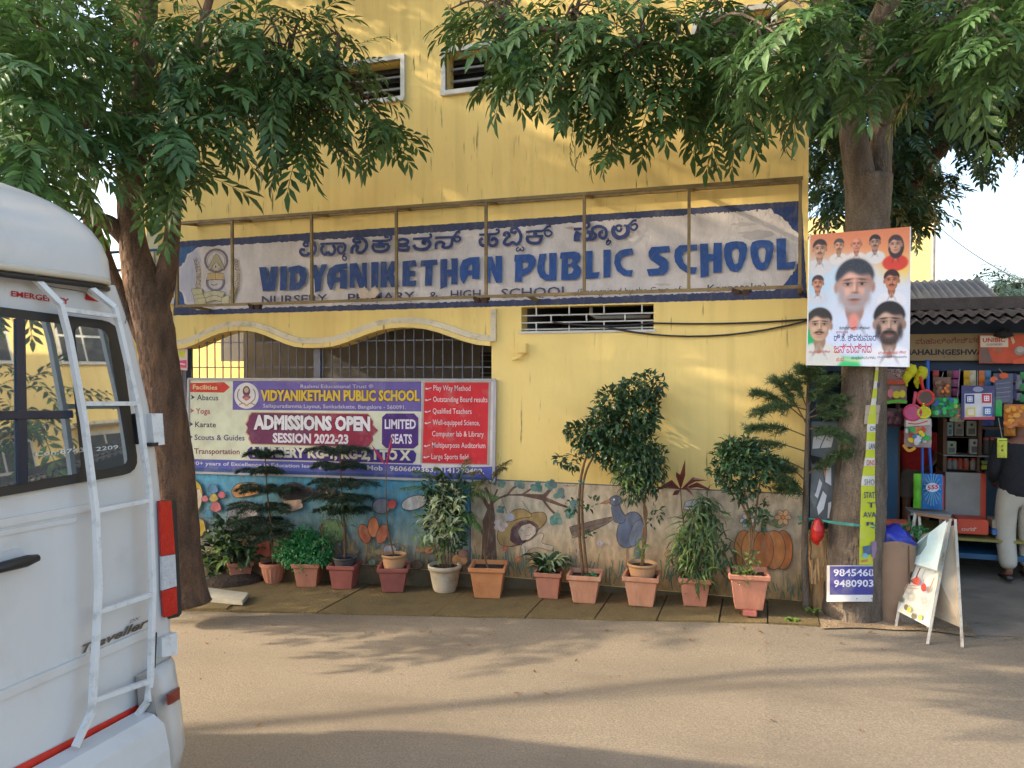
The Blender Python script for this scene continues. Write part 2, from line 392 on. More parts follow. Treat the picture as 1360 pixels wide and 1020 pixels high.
strip("dirt_verge", .42, 1.55, lambda x: kj(x)-.10, lambda x: 7.3, .012, mat("dusty_earth", rgb(150, 128, 100), 1, .2, 6, .9, 70, dirt=rgb(96, 80, 62), dirt_amt=.7, dscale=4, fine=.35), 20)
strip("shop_forecourt", .44, 9, lambda x: kj(x)-.02 if x > 1.53 else 7.32, lambda x: 9.2, .004, M['concrete'], 200)

# ------------------------------------------------------------------ school building
sch = thing("school_building", "yellow painted school building with a long hand painted blue and white name sign", "building", (-3, D, 0))
XL, XR = -6.47, .338
def W(px, py, Y=D): p = onY(px, py, Y); return (p.x, p.z)
def arch(xa, xb, zs, zt, n=14):  # curve from (xa) to (xb) along the top, ogee ends
    q = []
    for i in range(n+1):
        t = i/n; u = abs(2*t-1); s = .5+.5*math.cos(math.pi*min(1, u**1.15))
        q.append((xa+(xb-xa)*t, zs+(zt-zs)*s))
    return q
ax0, axm0, axm1, ax1 = -6.40, -4.72, -4.50, -2.60
A1 = arch(ax0, axm0, 2.335, 2.535); A2 = arch(axm1, ax1, 2.335, 2.535)
opening = [(ax0, 1.0)]+A1+A2+[(ax1, 1.0)]
win_z0, win_z1 = 4.90, 5.285
wins = [(-6.0, -5.25), (-4.42, -3.58), (-3.085, -2.33), (-.62, .02)]
vent = (-2.29, -1.0, 2.475, 2.712)
loops = [[(XL, -.8), (XR, -.8), (XR, 9.5), (XL, 9.5)], list(reversed(opening))]
for a, c in wins: loops.append([(a, win_z0), (a, win_z1), (c, win_z1), (c, win_z0)])
loops.append([(vent[0], vent[2]), (vent[0], vent[3]), (vent[1], vent[3]), (vent[1], vent[2])])
b = MB(); b.poly(loops, D, M['wall'], thick=.2); b.build("wall", M['wall'], sch)
b = MB()
b.box(XR-.2, XR, D+.2, D+3.4, -.8, 9.5); b.box(XL, XL+.2, D+.2, D+3.4, 2.75, 9.5); b.box(XL+.2, XR-.2, D+3.2, D+3.4, 2.9, 9.5)
b.build("side_wall", M['wall'], sch)
boxpart("roof_slab", M['white'], sch, XL-.2, XR+.15, D-.2, D+3.6, 9.5, 9.65)
b = MB()
b.box(XL+.2, XR-.2, D+.2, D+3.2, 2.76, 2.9); b.box(XL+.2, XR-.2, D+.2, D+3.2, 5.9, 6.0)
b.build("floor_slab", M['grey'], sch)
# inside, behind the grille
b = MB()
b.box(-2.45, -2.3, D+.2, D+3.2, -.8, 2.76); b.box(-7.05, -2.45, D+2.0, D+2.1, -.8, 2.76, M['grey'])
b.box(-5.35, -5.05, D+2.6, D+2.9, -.8, 2.76); b.box(XL+.2, -4.35, D+1.2, D+1.35, 2.45, 2.76); b.box(-8, -5.2, D+2.7, D+2.85, 2.23, 2.76); b.box(-5.6, -5.25, D+2.1, D+2.4, -.8, 2.76)
b.box(-2.3, XR-.2, D+1.6, D+1.7, -.8, 2.76); b.box(-8, XR-.2, D+.2, D+3.2, -.8, -.7)
b.build("interior_wall", M['grey'], sch)
bk = MB(); bk.box(-18, 2, D+6, D+6.2, -.8, 3.2); bk.build("courtyard_wall", M['wall'], sch)
iv = MB(); iv.box(-3.45, -2.5, D+1.96, D+1.998, 2.02, 2.32, M['dark'])
for k in range(4): iv.box(-3.45, -2.5, D+1.93, D+1.95, 2.05+k*.075, 2.065+k*.075, M['iron'])
iv.build("inner_ventilator", None, sch)
# moulding above the arches
def off(c, d): 
    q = []
    for i, (x, z) in enumerate(c):
        a = c[max(i-1, 0)]; e = c[min(i+1, len(c)-1)]; dx, dz = e[0]-a[0], e[1]-a[1]; l = math.hypot(dx, dz)
        q.append((x-dz/l*d, z+dx/l*d))
    return q
line = [(XL, 2.335)]+A1+A2
for (d0, d1, y, m, nm) in ((.0, .045, D-.05, M['wall'], "arch_lip"), (.047, .105, D-.035, M['trim'], "arch_moulding")):
    lo = off(line, d0); hi = off(line, d1)
    if nm == "arch_moulding":
        lo = lo+[(-2.545+.0, 2.382), (-2.545, 2.70)]; hi = hi[:-1]+[(-2.60, 2.44), (-2.60, 2.70)]
    b = MB(); b.poly([lo+list(reversed(hi))], y, m, thick=.05); b.build(nm, m, sch)
# grille in the opening
gr = MB()
for z in (1.15, 1.5, 1.85, 2.12, 2.40): gr.box(ax0, ax1, D+.06, D+.072, z, z+.012)
gr.box(-4.66, -4.58, D+.04, D+.12, .98, 2.36); gr.box(ax0, ax0+.06, D+.03, D+.12, .98, 2.40)
gro = gr.build("window_grille", M['iron'], sch)
def ztop(x):
    for c in (A1, A2):
        for i in range(len(c)-1):
            if c[i][0] <= x <= c[i+1][0]: return c[i][1]+(c[i+1][1]-c[i][1])*(x-c[i][0])/(c[i+1][0]-c[i][0])
    return 2.335
x = ax0+.12
bb = None
while x < ax1-.03:
    q = MB(); q.box(x-.0045, x+.0045, D+.048, D+.060, .98, ztop(x)+.01); q.build("bar", M['iron'], gro); x += .108
# upper windows
for i, (a, c) in enumerate(wins):
    f = MB(); t = .045; y0, y1 = D-.03, D+.02
    f.box(a-t, c+t, y0, y1, win_z1, win_z1+t); f.box(a-t, c+t, y0-.02, y1, win_z0-t, win_z0)
    f.box(a-t, a, y0, y1, win_z0, win_z1); f.box(c, c+t, y0, y1, win_z0, win_z1)
    fo = f.build("window_frame", M['white'], sch)
    for k in (.36, .68):
        q = MB(); z = win_z0+(win_z1-win_z0)*k; q.beam((a, D+.12, z), (c, D+.12, z), .015, .02); q.build("window_bar", M['tin2'], fo)
    for k in range(4):
        q = MB(); z = win_z0+(k+.3)*(win_z1-win_z0)/4; q.add([(a+.01, D+.16, z), (c-.01, D+.16, z), (c-.01, D+.20, z+.07), (a+.01, D+.20, z+.07)], [(0, 1, 2, 3)]); q.build("louvre", mat("dark_louvre_glass", (.03, .035, .04), .2, 0), fo)
    q = MB(); q.box(a-.05, c+.05, D+.25, D+.28, win_z0-.1, win_z1+.1); q.build("room_dark_sheet", M['dark'], fo)  # dark sheet standing in for the unlit room behind the louvres
# ground floor ventilator: bars, the pipe seen through it
v = MB(); a, c, z0, z1 = vent
for z in (z0+.02, z0+.085, z0+.155): v.box(a, c, D+.02, D+.032, z-.006, z+.006)
v.box(a-.02, c+.02, D-.015, D+.02, z0-.022, z0)
vo = v.build("ventilator", M['white'], sch)
for (xx, za, zb) in [(a+.15, z0, z0+.085), (a+.3, z0+.085, z0+.155), (a+.48, z0, z0+.085), (a+.15, z0+.155, z1), (a+.48, z0+.155, z1), (a+.82, z0+.155, z1), (a+.82, z0, z0+.085), (a+1.02, z0+.085, z0+.155), (a+1.18, z0, z0+.085), (a+1.18, z0+.155, z1), (a+.65, z0+.085, z0+.155)]:
    q = MB(); q.box(xx-.006, xx+.006, D+.008, D+.02, za, zb); q.build("bar", M['white'], vo)
q = MB(); q.tube([(-1.62, D+.13, z1+.05), (-1.62, D+.13, z0+.16), (-1.57, D+.13, z0+.13), (-1.05, D+.13, z0+.13)], .02, 8); q.build("pipe", M['tin2'], sch, True)
# plinth line and mural step
b = MB(); b.box(XL, XR+.003, D-.012, D, -.8, .04); b.build("plinth", mat("mural_plinth", rgb(112, 100, 74), .9, .3, 5, .4, dirt=rgb(60, 70, 60), dirt_amt=.7, dscale=5), sch)
# left wing with a balcony
LW = M['wall']
p0 = W(100, 405, D+.1); 
b = MB(); b.box(-10.5, XL, D+.1, D+.3, -.9, 2.62); b.build("wing_wall", LW, sch)
b = MB(); b.box(-10.5, XL, D+.02, D+.34, 2.62, 2.70); b.build("wing_ledge", M['trim'], sch)
b = MB(); b.box(-10.5, XL-.0, D+.1, D+.25, 2.70, 2.86); b.build("balcony_parapet", LW, sch)
b = MB(); b.box(-10.5, XL, D+.04, D+.3, 2.86, 2.93); b.build("parapet_cap", M['white'], sch)
for z in (3.30, 3.52):
    b = MB(); b.tube([(-10.5, D+.17, z), (XL, D+.17, z)], .018, 8); b.build("railing", M['blue'], sch)
for x in (-10.2, -9.2, -8.2, -7.3, -6.9):
    b = MB(); b.tube([(x, D+.17, 2.93), (x, D+.17, 3.52)], .012, 6); b.build("railing_post", M['iron'], sch)
xa = W(178, 300, D+1.4)[0]; xb = W(196, 300, D+1.4)[0]; xc = W(211, 300, D+1.4)[0]
b = MB(); b.box(xa, xb, D+1.4, D+1.7, 2.7, 9); b.build("pillar", LW, sch)
b = MB(); b.box(xb, xc, D+1.38, D+1.7, 2.7, 9); b.build("shutter_pillar", mat("grey_green_paint", rgb(112, 120, 108), .8, .1), sch)
zz = W(165, 168, D)[1]; xw = W(146, 168, D)[0]
b = MB(); b.box(xw, XL, D+.05, D+.2, zz+.12, 9.5); b.build("upper_wall", LW, sch)
b = MB(); b.box(xw-.06, XL, D-.02, D+1.7, zz-.0, zz+.12); b.build("upper_balcony_slab", M['trim'], sch)
q = MB(); q.box(-6.9, -6.72, D+.06, D+.098, .9, 2.2); q.build("dark_doorway", M['dark'], sch)

# ---- the big painted sign on the wall
kn = "wall"
S = Print(D, kind=kn)
BL = (52, 62, 98); BW = (36, 68, 120); WH = (200, 190, 184)
S.poly([(236.6, 320.7), (1064.5, 266.6), (1072, 396), (230, 419)], (54, 62, 92), jag=.35)
S.poly([(237.5, 329), (262, 326), (256, 333), (250, 338), (247, 348), (241, 352), (237, 354)], (50, 88, 130), jag=.4)
S.poly([(234, 386), (241, 388), (247, 398), (250, 404), (234, 406)], (44, 84, 138), jag=.4)
S.poly([(1025, 276), (1064, 273), (1064, 308), (1052, 303), (1046, 294), (1035, 287), (1027, 283)], (34, 56, 104), jag=.4)
S.poly([(1062, 357), (1051, 366), (1036, 383), (1064, 380)], (38, 68, 128), jag=.5)
white = [(263, 328), (450, 317), (700, 300.5), (1024, 277.5), (1028, 283), (1036, 287), (1046, 295), (1052, 304), (1061, 310), (1062, 352), (1052, 364), (1038, 381), (1028, 385.5), (700, 398), (262, 411.5), (246, 403), (241, 388), (236, 383), (238, 355), (246, 348), (249, 338), (256, 333)]
S.poly(white, WH, jag=.9)
S.poly([(240, 356), (248, 348), (250, 339), (262, 331), (268, 345), (258, 372), (262, 400), (250, 402), (244, 388), (239, 384)], (184, 180, 190), jag=.8)
# scuffs where earlier paint shows
for (cx, cy, rx, ry, c) in [(452, 385, 7, 5, (205, 186, 160)), (478, 381, 9, 4, (212, 190, 158)), (500, 383, 6, 5, (204, 184, 150)), (758, 303, 12, 2, (170, 150, 140)), (1004, 312, 26, 7, (176, 168, 164)), (988, 298, 18, 3, (182, 174, 170)), (676, 384, 7, 3, (220, 206, 196)), (880, 378, 12, 2, (182, 168, 160))]:
    S.poly([(cx+rx*math.cos(t)*R.uniform(.5, 1.1), cy+ry*math.sin(t)*R.uniform(.4, 1.2)) for t in np.linspace(0, 6.0, 16)], c, jag=.4)
# emblem
def c8(pts): return [(235+x/9.71, 310+y/9.71) for x, y in pts]
GY = (122, 104, 112); TN = (170, 158, 122); OR = (196, 166, 116)
def ring(cx, cy, r, w, c, a0=0, a1=360): S.stroke([(cx+r*math.cos(math.radians(a)), cy+r*1.0*math.sin(math.radians(a))) for a in range(a0, a1+1, 20)], w, c)
cx, cy = c8([(508, 350)])[0]; ring(cx, cy, 14.3, 2.6, GY); ring(cx, cy, 11.6, .5, (96, 84, 84)); ring(cx, cy, 15.8, .4, (104, 84, 70))
for a in range(0, 360, 24): S.ell(cx+15.4*math.cos(math.radians(a)), cy+15.4*math.sin(math.radians(a)), 1.1, 1.1, (130, 104, 96), n=6)
S.poly(c8([(508, 262), (540, 290), (615, 440), (595, 470), (508, 375), (425, 470), (400, 450), (480, 290)]), TN)
S.stroke(c8([(508, 262), (480, 300), (405, 450), (430, 470), (508, 375), (595, 470), (615, 445), (540, 290), (508, 262)]), .5, (90, 78, 60))
S.poly(c8([(480, 480), (500, 400), (520, 400), (545, 480)]), (196, 178, 140)); S.ell(*c8([(502, 430)])[0], 1, 2, (110, 90, 80), n=8)
cx, cy = c8([(500, 625)])[0]; ring(cx, cy, 11.3, 2.0, (132, 120, 138)); ring(cx, cy, 12.5, .5, (84, 74, 84)); ring(cx, cy, 9.8, .4, (84, 74, 84))
S.stroke(c8([(440, 650), (480, 670), (525, 650)]), .8, (96, 84, 90))
S.poly(c8([(398, 520), (495, 505), (605, 515), (618, 600), (500, 595), (388, 605)]), OR); S.stroke(c8([(500, 508), (500, 596)]), .6, (120, 90, 50)); S.stroke(c8([(388, 605), (500, 596), (618, 600)]), .6, (100, 80, 60)); S.stroke(c8([(398, 520), (495, 506), (605, 515)]), .6, (100, 80, 60))
for s_, x0 in ((-1, 245), (1, 760)):
    for k in range(22):
        t = k/21; yy = 330+t*390; xx = x0-s_*(-40)*math.sin(t*2.6)*(-1 if s_ < 0 else 1)*s_*s_
        for dx in (-26, 0, 26):
            p = c8([(xx+dx*.8+R.uniform(-6, 6), yy+R.uniform(-8, 8))])[0]
            S.ell(p[0], p[1], 1.2, .55, R.choice([(150, 128, 86), (120, 100, 76), (184, 160, 110)]), rot=R.uniform(0, 3), n=7)
for q in ([(200, 720), (335, 715), (350, 780), (235, 800)], [(235, 800), (350, 785), (380, 830), (245, 850)], [(245, 850), (380, 835), (390, 905), (255, 915)],
          [(360, 775), (500, 742), (630, 765), (600, 830), (500, 800), (385, 835)], [(385, 835), (500, 800), (600, 832), (590, 880), (500, 865), (400, 890)], [(600, 832), (690, 800), (690, 905), (590, 905)], [(700, 740), (785, 700), (760, 800), (725, 830)], [(705, 830), (755, 800), (730, 890), (700, 905)]):
    S.poly(c8(q), R.choice([(188, 178, 138), (180, 168, 124), (196, 186, 150)])); S.stroke(c8(q+[q[0]]), .5, (122, 100, 72))
# Latin letters
def c5(p): return [(340+x/4.857, 335+y/4.857) for x, y in p]
def c6(p): return [(600+x/5.667, 315+y/5.667) for x, y in p]
def c7(p): return [(840+x/5.787, 300+y/5.787) for x, y in p]
def cz(p): return [(540+x/3.924, 220+y/3.924) for x, y in p]
Lt = [(c5, [(28, 98), (75, 97), (92, 170), (105, 95), (150, 93), (130, 250), (52, 252)], []), (c5, [(165, 93), (208, 91), (205, 247), (162, 248)], []),
 (c5, [(218, 98), (285, 85), (322, 100), (336, 150), (324, 205), (285, 242), (222, 248), (228, 136), (218, 126)], [[(262, 132), (284, 140), (292, 162), (286, 192), (262, 212)]]),
 (c5, [(355, 85), (398, 82), (413, 135), (430, 80), (468, 78), (432, 165), (424, 248), (388, 262), (384, 180)], []),
 (c5, [(597, 72), (597, 108), (560, 112), (597, 118), (593, 238), (548, 236), (550, 190), (515, 195), (502, 243), (485, 245), (466, 200), (465, 150), (480, 108), (520, 82)], [[(550, 124), (550, 162), (518, 166), (526, 138)]]),
 (c5, [(612, 75), (660, 70), (695, 165), (690, 70), (722, 68), (722, 232), (672, 230), (645, 150), (642, 232), (612, 230)], []), (c5, [(750, 66), (798, 64), (793, 228), (750, 230)], []),
 (c5, [(812, 62), (850, 62), (848, 130), (880, 60), (925, 58), (895, 140), (930, 222), (880, 228), (852, 160), (850, 228), (810, 228)], []),
 (c5, [(952, 60), (1035, 52), (1045, 90), (998, 96), (998, 122), (1035, 122), (1032, 155), (998, 158), (998, 188), (1042, 182), (1035, 220), (950, 222)], []),
 (c5, [(1070, 55), (1175, 48), (1178, 82), (1145, 86), (1140, 216), (1095, 218), (1100, 92), (1068, 95)], []),
 (c5, [(1195, 48), (1240, 45), (1238, 115), (1268, 112), (1265, 42), (1308, 40), (1305, 208), (1265, 210), (1267, 155), (1240, 158), (1238, 222), (1195, 240)], []),
 (c6, [(215, 150), (215, 318), (160, 316), (160, 285), (130, 290), (98, 355), (76, 325), (66, 290), (65, 230), (90, 175), (140, 155)], [[(160, 205), (160, 250), (128, 255), (135, 215)]]),
 (c6, [(262, 150), (310, 148), (340, 240), (335, 143), (386, 143), (384, 345), (340, 345), (300, 245), (298, 345), (262, 348)], []),
 (c6, [(480, 135), (590, 130), (622, 142), (637, 172), (635, 215), (600, 265), (535, 300), (535, 340), (480, 340), (484, 190), (475, 182)], [[(538, 188), (572, 188), (584, 204), (574, 228), (538, 246)]]),
 (c6, [(665, 130), (720, 124), (702, 210), (702, 250), (715, 280), (738, 285), (738, 122), (795, 120), (793, 328), (710, 330), (670, 305), (650, 260), (648, 220)], []),
 (c6, [(825, 118), (930, 110), (965, 122), (975, 150), (965, 185), (945, 205), (972, 230), (977, 265), (968, 300), (940, 322), (828, 326), (832, 170), (818, 160)], [[(880, 165), (908, 165), (914, 182), (900, 200), (880, 205)], [(880, 225), (910, 226), (922, 248), (908, 274), (880, 280)]]),
 (c6, [(1010, 108), (1065, 104), (1062, 270), (1118, 262), (1105, 310), (1012, 318)], []), (c6, [(1145, 98), (1200, 95), (1198, 305), (1145, 308)], []),
 (cz, [(1178, 433), (1185, 465), (1145, 472), (1124, 486), (1117, 505), (1126, 532), (1150, 547), (1182, 545), (1174, 580), (1130, 574), (1098, 548), (1084, 510), (1090, 468), (1112, 445), (1140, 437)], []),
 (c7, [(285, 157), (293, 205), (212, 210), (206, 222), (262, 255), (279, 285), (280, 330), (268, 358), (240, 380), (128, 388), (113, 335), (200, 328), (214, 315), (140, 262), (127, 235), (127, 200), (150, 165)], []),
 (c7, [(498, 145), (500, 192), (440, 192), (402, 205), (382, 235), (395, 285), (430, 318), (498, 320), (485, 372), (425, 368), (365, 330), (330, 280), (323, 235), (330, 185), (365, 152)], []),
 (c7, [(520, 140), (585, 138), (585, 220), (622, 220), (625, 133), (688, 132), (688, 360), (622, 365), (622, 270), (587, 272), (588, 385), (525, 402)], [])]
for dx, dy in ((0, 0), (203, -10)):
    Lt.append((c7, [(x+dx, y+dy) for x, y in [(760, 124), (800, 121), (850, 125), (876, 145), (882, 185), (870, 255), (838, 332), (815, 352), (790, 357), (750, 345), (722, 300), (705, 235), (703, 180), (718, 138)]],
               [[(x+dx, y+dy) for x, y in [(778, 184), (795, 178), (815, 184), (822, 212), (812, 285), (795, 299), (780, 288), (764, 235), (764, 200)]]]))
Lt.append((c7, [(1105, 102), (1178, 98), (1182, 285), (1255, 275), (1238, 332), (1110, 340)], []))
for i, (f, p, hs) in enumerate(Lt): S.poly(f(p), (38, 66, 118) if i < 11 else (36, 74, 134), [f(h) for h in hs])
S.ell(1059.5, 354, 2, 3, (36, 60, 110), n=8)
# Kannada letters, brushed strokes
KS = [((395, 290), [(30, [(190, 378), (140, 372), (115, 395), (140, 425), (190, 412)]), (34, [(118, 370), (180, 345), (250, 352), (292, 430), (285, 515), (240, 552), (195, 520)]), (34, [(135, 480), (80, 475), (66, 520), (105, 560), (165, 555), (197, 520)]),
   (28, [(365, 392), (560, 384), (725, 382)]), (36, [(415, 405), (384, 470), (405, 535), (450, 548), (482, 505)]), (36, [(480, 505), (515, 548), (562, 535), (585, 470), (555, 405)]), (30, [(705, 445), (662, 425), (630, 465), (645, 520), (690, 532), (733, 480), (738, 410), (700, 384)]), (16, [(745, 530), (708, 568), (704, 618), (740, 638), (756, 600), (735, 575), (705, 580)]),
   (38, [(838, 540), (845, 460), (882, 418), (930, 432), (915, 480), (935, 518), (992, 518), (1048, 460), (1060, 385), (1010, 318), (925, 305), (868, 330), (885, 365), (940, 368), (975, 342)])]),
 ((505, 290), [(30, [(-100, 347), (10, 345), (135, 340)]), (30, [(-100, 396), (20, 396), (150, 395)]), (56, [(20, 352), (20, 400)]), (36, [(-85, 405), (-88, 455), (-50, 500), (50, 502), (130, 470), (148, 405)]), (26, [(-60, 432), (90, 430)]), (28, [(130, 338), (180, 318), (175, 260), (120, 250), (90, 275), (110, 292), (150, 285)]),
   (34, [(290, 340), (350, 318), (425, 335), (430, 375), (350, 400), (285, 385), (280, 345)]), (36, [(275, 405), (285, 465), (345, 485), (440, 475), (438, 425)]), (30, [(300, 420), (370, 425), (440, 415)]),
   (30, [(510, 318), (640, 310), (745, 305), (785, 272), (762, 235)]), (40, [(518, 405), (560, 460), (640, 475), (725, 455), (768, 395), (740, 345), (680, 345), (662, 375), (705, 388)]),
   (30, [(845, 300), (980, 293), (1105, 288), (1150, 252), (1172, 215), (1222, 207)]), (36, [(858, 470), (865, 385), (925, 362), (978, 388), (955, 430), (1005, 450), (1075, 425), (1098, 360), (1098, 300)]), (26, [(1110, 295), (1195, 285), (1222, 318), (1185, 355), (1142, 345), (1130, 305)])]),
 ((625, 285), [(28, [(145, 312), (270, 305), (385, 298), (437, 272), (432, 238), (392, 235)]), (38, [(200, 362), (160, 395), (168, 450), (212, 475), (262, 455), (285, 400), (290, 320)]), (36, [(285, 440), (330, 475), (390, 462), (412, 405), (375, 362), (342, 378), (350, 402)]),
   (36, [(520, 335), (530, 285), (582, 285), (592, 330), (540, 385), (520, 440), (580, 460), (650, 425), (705, 455), (760, 400), (765, 300), (705, 215), (640, 222), (628, 262), (672, 280), (705, 252)]), (16, [(742, 500), (702, 522), (716, 556), (746, 545), (762, 520), (772, 550), (806, 545), (812, 508), (780, 492)]),
   (28, [(845, 270), (970, 258), (1095, 250), (1142, 215), (1172, 188), (1225, 182)]), (28, [(848, 342), (980, 334), (1108, 326)]), (50, [(985, 275), (985, 335)]), (38, [(865, 350), (880, 410), (950, 438), (1045, 425), (1082, 345)]), (22, [(1120, 262), (1180, 240), (1235, 285), (1195, 330), (1145, 322), (1125, 275)])]),
 ((745, 275), [(32, [(205, 342), (300, 336), (315, 345)]), (76, [(252, 522), (252, 450), (280, 380)]), (36, [(385, 340), (432, 290), (420, 245), (385, 240)]), (46, [(368, 495), (430, 488), (460, 440), (440, 390), (395, 385)]), (36, [(420, 495), (510, 482), (532, 425), (485, 385), (500, 322), (595, 298), (680, 345), (690, 440), (640, 478), (592, 440), (602, 388), (645, 375)]), (18, [(716, 478), (722, 520), (692, 550), (712, 576), (745, 548), (752, 515), (690, 520)]),
   (30, [(925, 325), (895, 372), (845, 350), (845, 300), (895, 285), (925, 312)]), (52, [(830, 300), (795, 350), (815, 430), (880, 468), (960, 450), (1015, 385), (1010, 295)]), (28, [(955, 285), (1020, 288), (1062, 250), (1100, 215), (1148, 208)]), (26, [(1055, 290), (1130, 262), (1155, 310), (1112, 355), (1065, 335), (1055, 295)])])]
for (ox, oy), st in KS:
    for w, p in st: S.stroke([(ox+x/11.333, oy+y/11.333) for x, y in p], w/11.333*1.28, (38, 56, 104))
# the small bottom line, half hidden behind the frame rail
DK = (62, 62, 92)
S.text("NURSERY", 350, 404.5, 437, 402, 11.5, DK, .015)
S.text("PRIMARY", 464, 401.5, 553, 398.5, 11.5, DK, .015); S.text("&", 571, 398.5, 584, 398, 11, DK, .015)
S.text("HIGH", 600, 397, 640, 396, 11.5, DK, .015); S.text("SCHOOL", 667, 396, 757, 392.5, 12.5, DK, .015)
S.text("(Recognized by the Govt. of", 768, 392, 905, 388.5, 8.5, (50, 46, 62), .0); S.text("Karnataka)", 940, 388, 1018, 385, 10, (50, 46, 62), .0)
S.poly([(478, 389), (486, 381), (492, 388), (500, 380), (506, 389), (500, 396), (480, 397)], (206, 184, 160), jag=.6)
L_keep = S.l
for k in range(60):   # chipped specks
    S.l = L_keep+k % 8
    x = R.uniform(265, 1020); y = 326-(x-263)*.064+R.uniform(1, 3)
    S.ell(x, y, R.uniform(.4, 1.5), R.uniform(.4, 1.8), R.choice([(80, 66, 66), (96, 80, 74), (70, 66, 84)]), n=5)
for k in range(50):
    S.l = L_keep+k % 8
    x = R.uniform(265, 1020); y = 409-(x-263)*.0335+R.uniform(-3, 2)
    S.ell(x, y, R.uniform(.4, 2.2), R.uniform(.3, .9), R.choice([(120, 84, 60), (150, 120, 96), (96, 80, 74)]), n=5)
S.build("painted_sign", sch)

# ---- the mural along the foot of the wall
U = Print(D, kind="mural", step=.00006)
MT0 = (232, 612)
Z0, Z1 = .045, 1.008
def mz(px, t): # photo point on the wall at mural height t (0 bottom .. 1 top)
    r = ray(px, 500); k = D/r.y; z = Z0+(Z1-Z0)*t
    # find py
    lo, hi = 400, 900
    for _ in range(30):
        m_ = (lo+hi)/2
        if onY(px, m_).z > z: lo = m_
        else: hi = m_
    return (px, lo)
rows = 12
for i in range(rows):
    t = i/rows; t2 = (i+1)/rows
    c = tuple(int(a+(b_-a)*((t+t2)/2)**.8) for a, b_ in zip((140, 120, 92), (74, 158, 196)))
    U.l = 1; U.poly([mz(231.5, t), mz(624, t), mz(624, t2), mz(231.5, t2)], c)
    c = tuple(int(a+(b_-a)*min(1, (t+t2)/2*1.6)) for a, b_ in zip((188, 146, 92), (188, 172, 146)))
    U.l = 1; U.poly([mz(626, t), mz(1072.4, t), mz(1072.4, t2), mz(626, t2)], c)
U.l = 2
U.stroke([mz(624.5, .0), mz(625, 1)], 2, (58, 92, 140)); U.stroke([mz(626, .995), mz(850, .995), mz(1072, .995)], 1.6, (92, 96, 104))
OL = (58, 46, 40)
def blob(pts, c, ol=OL, w=.8):
    U.poly(pts, c); U.stroke(pts+[pts[0]], w, ol)
def C6(p): return [(440+x/4.635, 600+y/4.635) for x, y in p]
def C7(p): return [(650+x/4.635, 600+y/4.635) for x, y in p]
def C8(p): return [(850+x/4.635, 600+y/4.635) for x, y in p]
# painted tree
BR = (104, 78, 64)
U.poly(C7([(-50, 690), (50, 690), (40, 560), (35, 400), (25, 320), (60, 290), (120, 270), (200, 272), (330, 300), (420, 330), (520, 360), (520, 350), (430, 315), (350, 280), (400, 215), (385, 210), (330, 262), (210, 258), (100, 262), (45, 285), (0, 320), (-40, 420)]), BR)
U.stroke(C6([(1000, 400), (960, 330), (930, 280), (880, 260)]), 5, BR); U.stroke(C6([(985, 420), (990, 320), (960, 240), (945, 220)]), 3.5, BR); U.stroke(C6([(985, 640), (960, 560), (930, 500), (900, 440)]), 3, BR)
U.stroke(C7([(110, 268), (145, 225), (190, 200)]), 3, BR); U.stroke(C7([(330, 295), (380, 360), (430, 400)]), 3, BR); U.stroke(C7([(20, 300), (50, 230)]), 2.4, BR); U.stroke(C7([(200, 265), (240, 240), (280, 215)]), 2.4, BR)
for (x, y, r) in [(75, 200, 30), (190, 200, 40), (290, 215, 42), (380, 205, 40), (430, 255, 40), (70, 355, 28), (410, 410, 46), (490, 380, 36), (515, 330, 42), (30, 190, 18)]:
    for k in range(9):
        U.l = 60+k
        p = C7([(x+R.uniform(-r, r)*.6, y+R.uniform(-r, r)*.5)])[0]
        U.ell(p[0], p[1], r/4.6*.45, r/4.6*.38, R.choice([(78, 124, 112), (92, 136, 124), (96, 116, 118), (112, 140, 124)]), rot=R.uniform(0, 3), n=9)
for x in (470, 490, 520): U.stroke(C7([(x-12, 205), (x, 212), (x+12, 203)]), .6, OL)
# swing ropes and straw hat over a sleeping child's plain shape
U.stroke(C7([(78, 290), (110, 380)]), .5, OL); U.stroke(C7([(200, 300), (270, 400)]), .5, OL)
blob(C7([(48, 520), (60, 480), (110, 430), (170, 400), (230, 385), (290, 372), (335, 375), (352, 400), (345, 435), (300, 480), (230, 520), (190, 560), (150, 580), (95, 582), (60, 560)]), (168, 136, 84))
blob(C7([(130, 430), (120, 395), (150, 360), (205, 352), (245, 372), (262, 398), (200, 408)]), (178, 146, 92)); U.stroke(C7([(126, 412), (180, 385), (255, 385)]), 1.5, (190, 150, 60))
blob(C7([(130, 545), (140, 470), (190, 430), (250, 425), (295, 450), (300, 480), (280, 515), (230, 545), (180, 575)]), (92, 62, 66))
blob(C7([(175, 490), (200, 455), (250, 440), (285, 465), (285, 505), (245, 540), (200, 545)]), (206, 184, 160)); U.stroke(C7([(225, 515), (245, 515), (258, 500)]), .6, (160, 70, 60))
U.stroke(C7([(195, 480), (208, 486)]), .6, OL); U.stroke(C7([(238, 462), (252, 466)]), .6, OL)
blob(C7([(190, 640), (200, 570), (260, 540), (310, 500), (335, 510), (325, 560), (395, 580), (380, 610), (310, 590), (250, 600), (215, 640)]), (200, 176, 146), w=.6)
for a in range(5): U.ell(*C7([(70+26*math.cos(a*1.26), 450+26*math.sin(a*1.26))])[0], 4.4, 3.6, (200, 180, 166), n=9)
U.ell(*C7([(130, 402)])[0], 5.5, 5.5, (172, 168, 178), n=12)
# plank
blob(C7([(495, 470), (520, 455), (760, 400), (700, 455), (530, 525), (510, 510)]), (116, 96, 84))
U.stroke(C7([(510, 490), (740, 425)]), .8, (80, 64, 56))
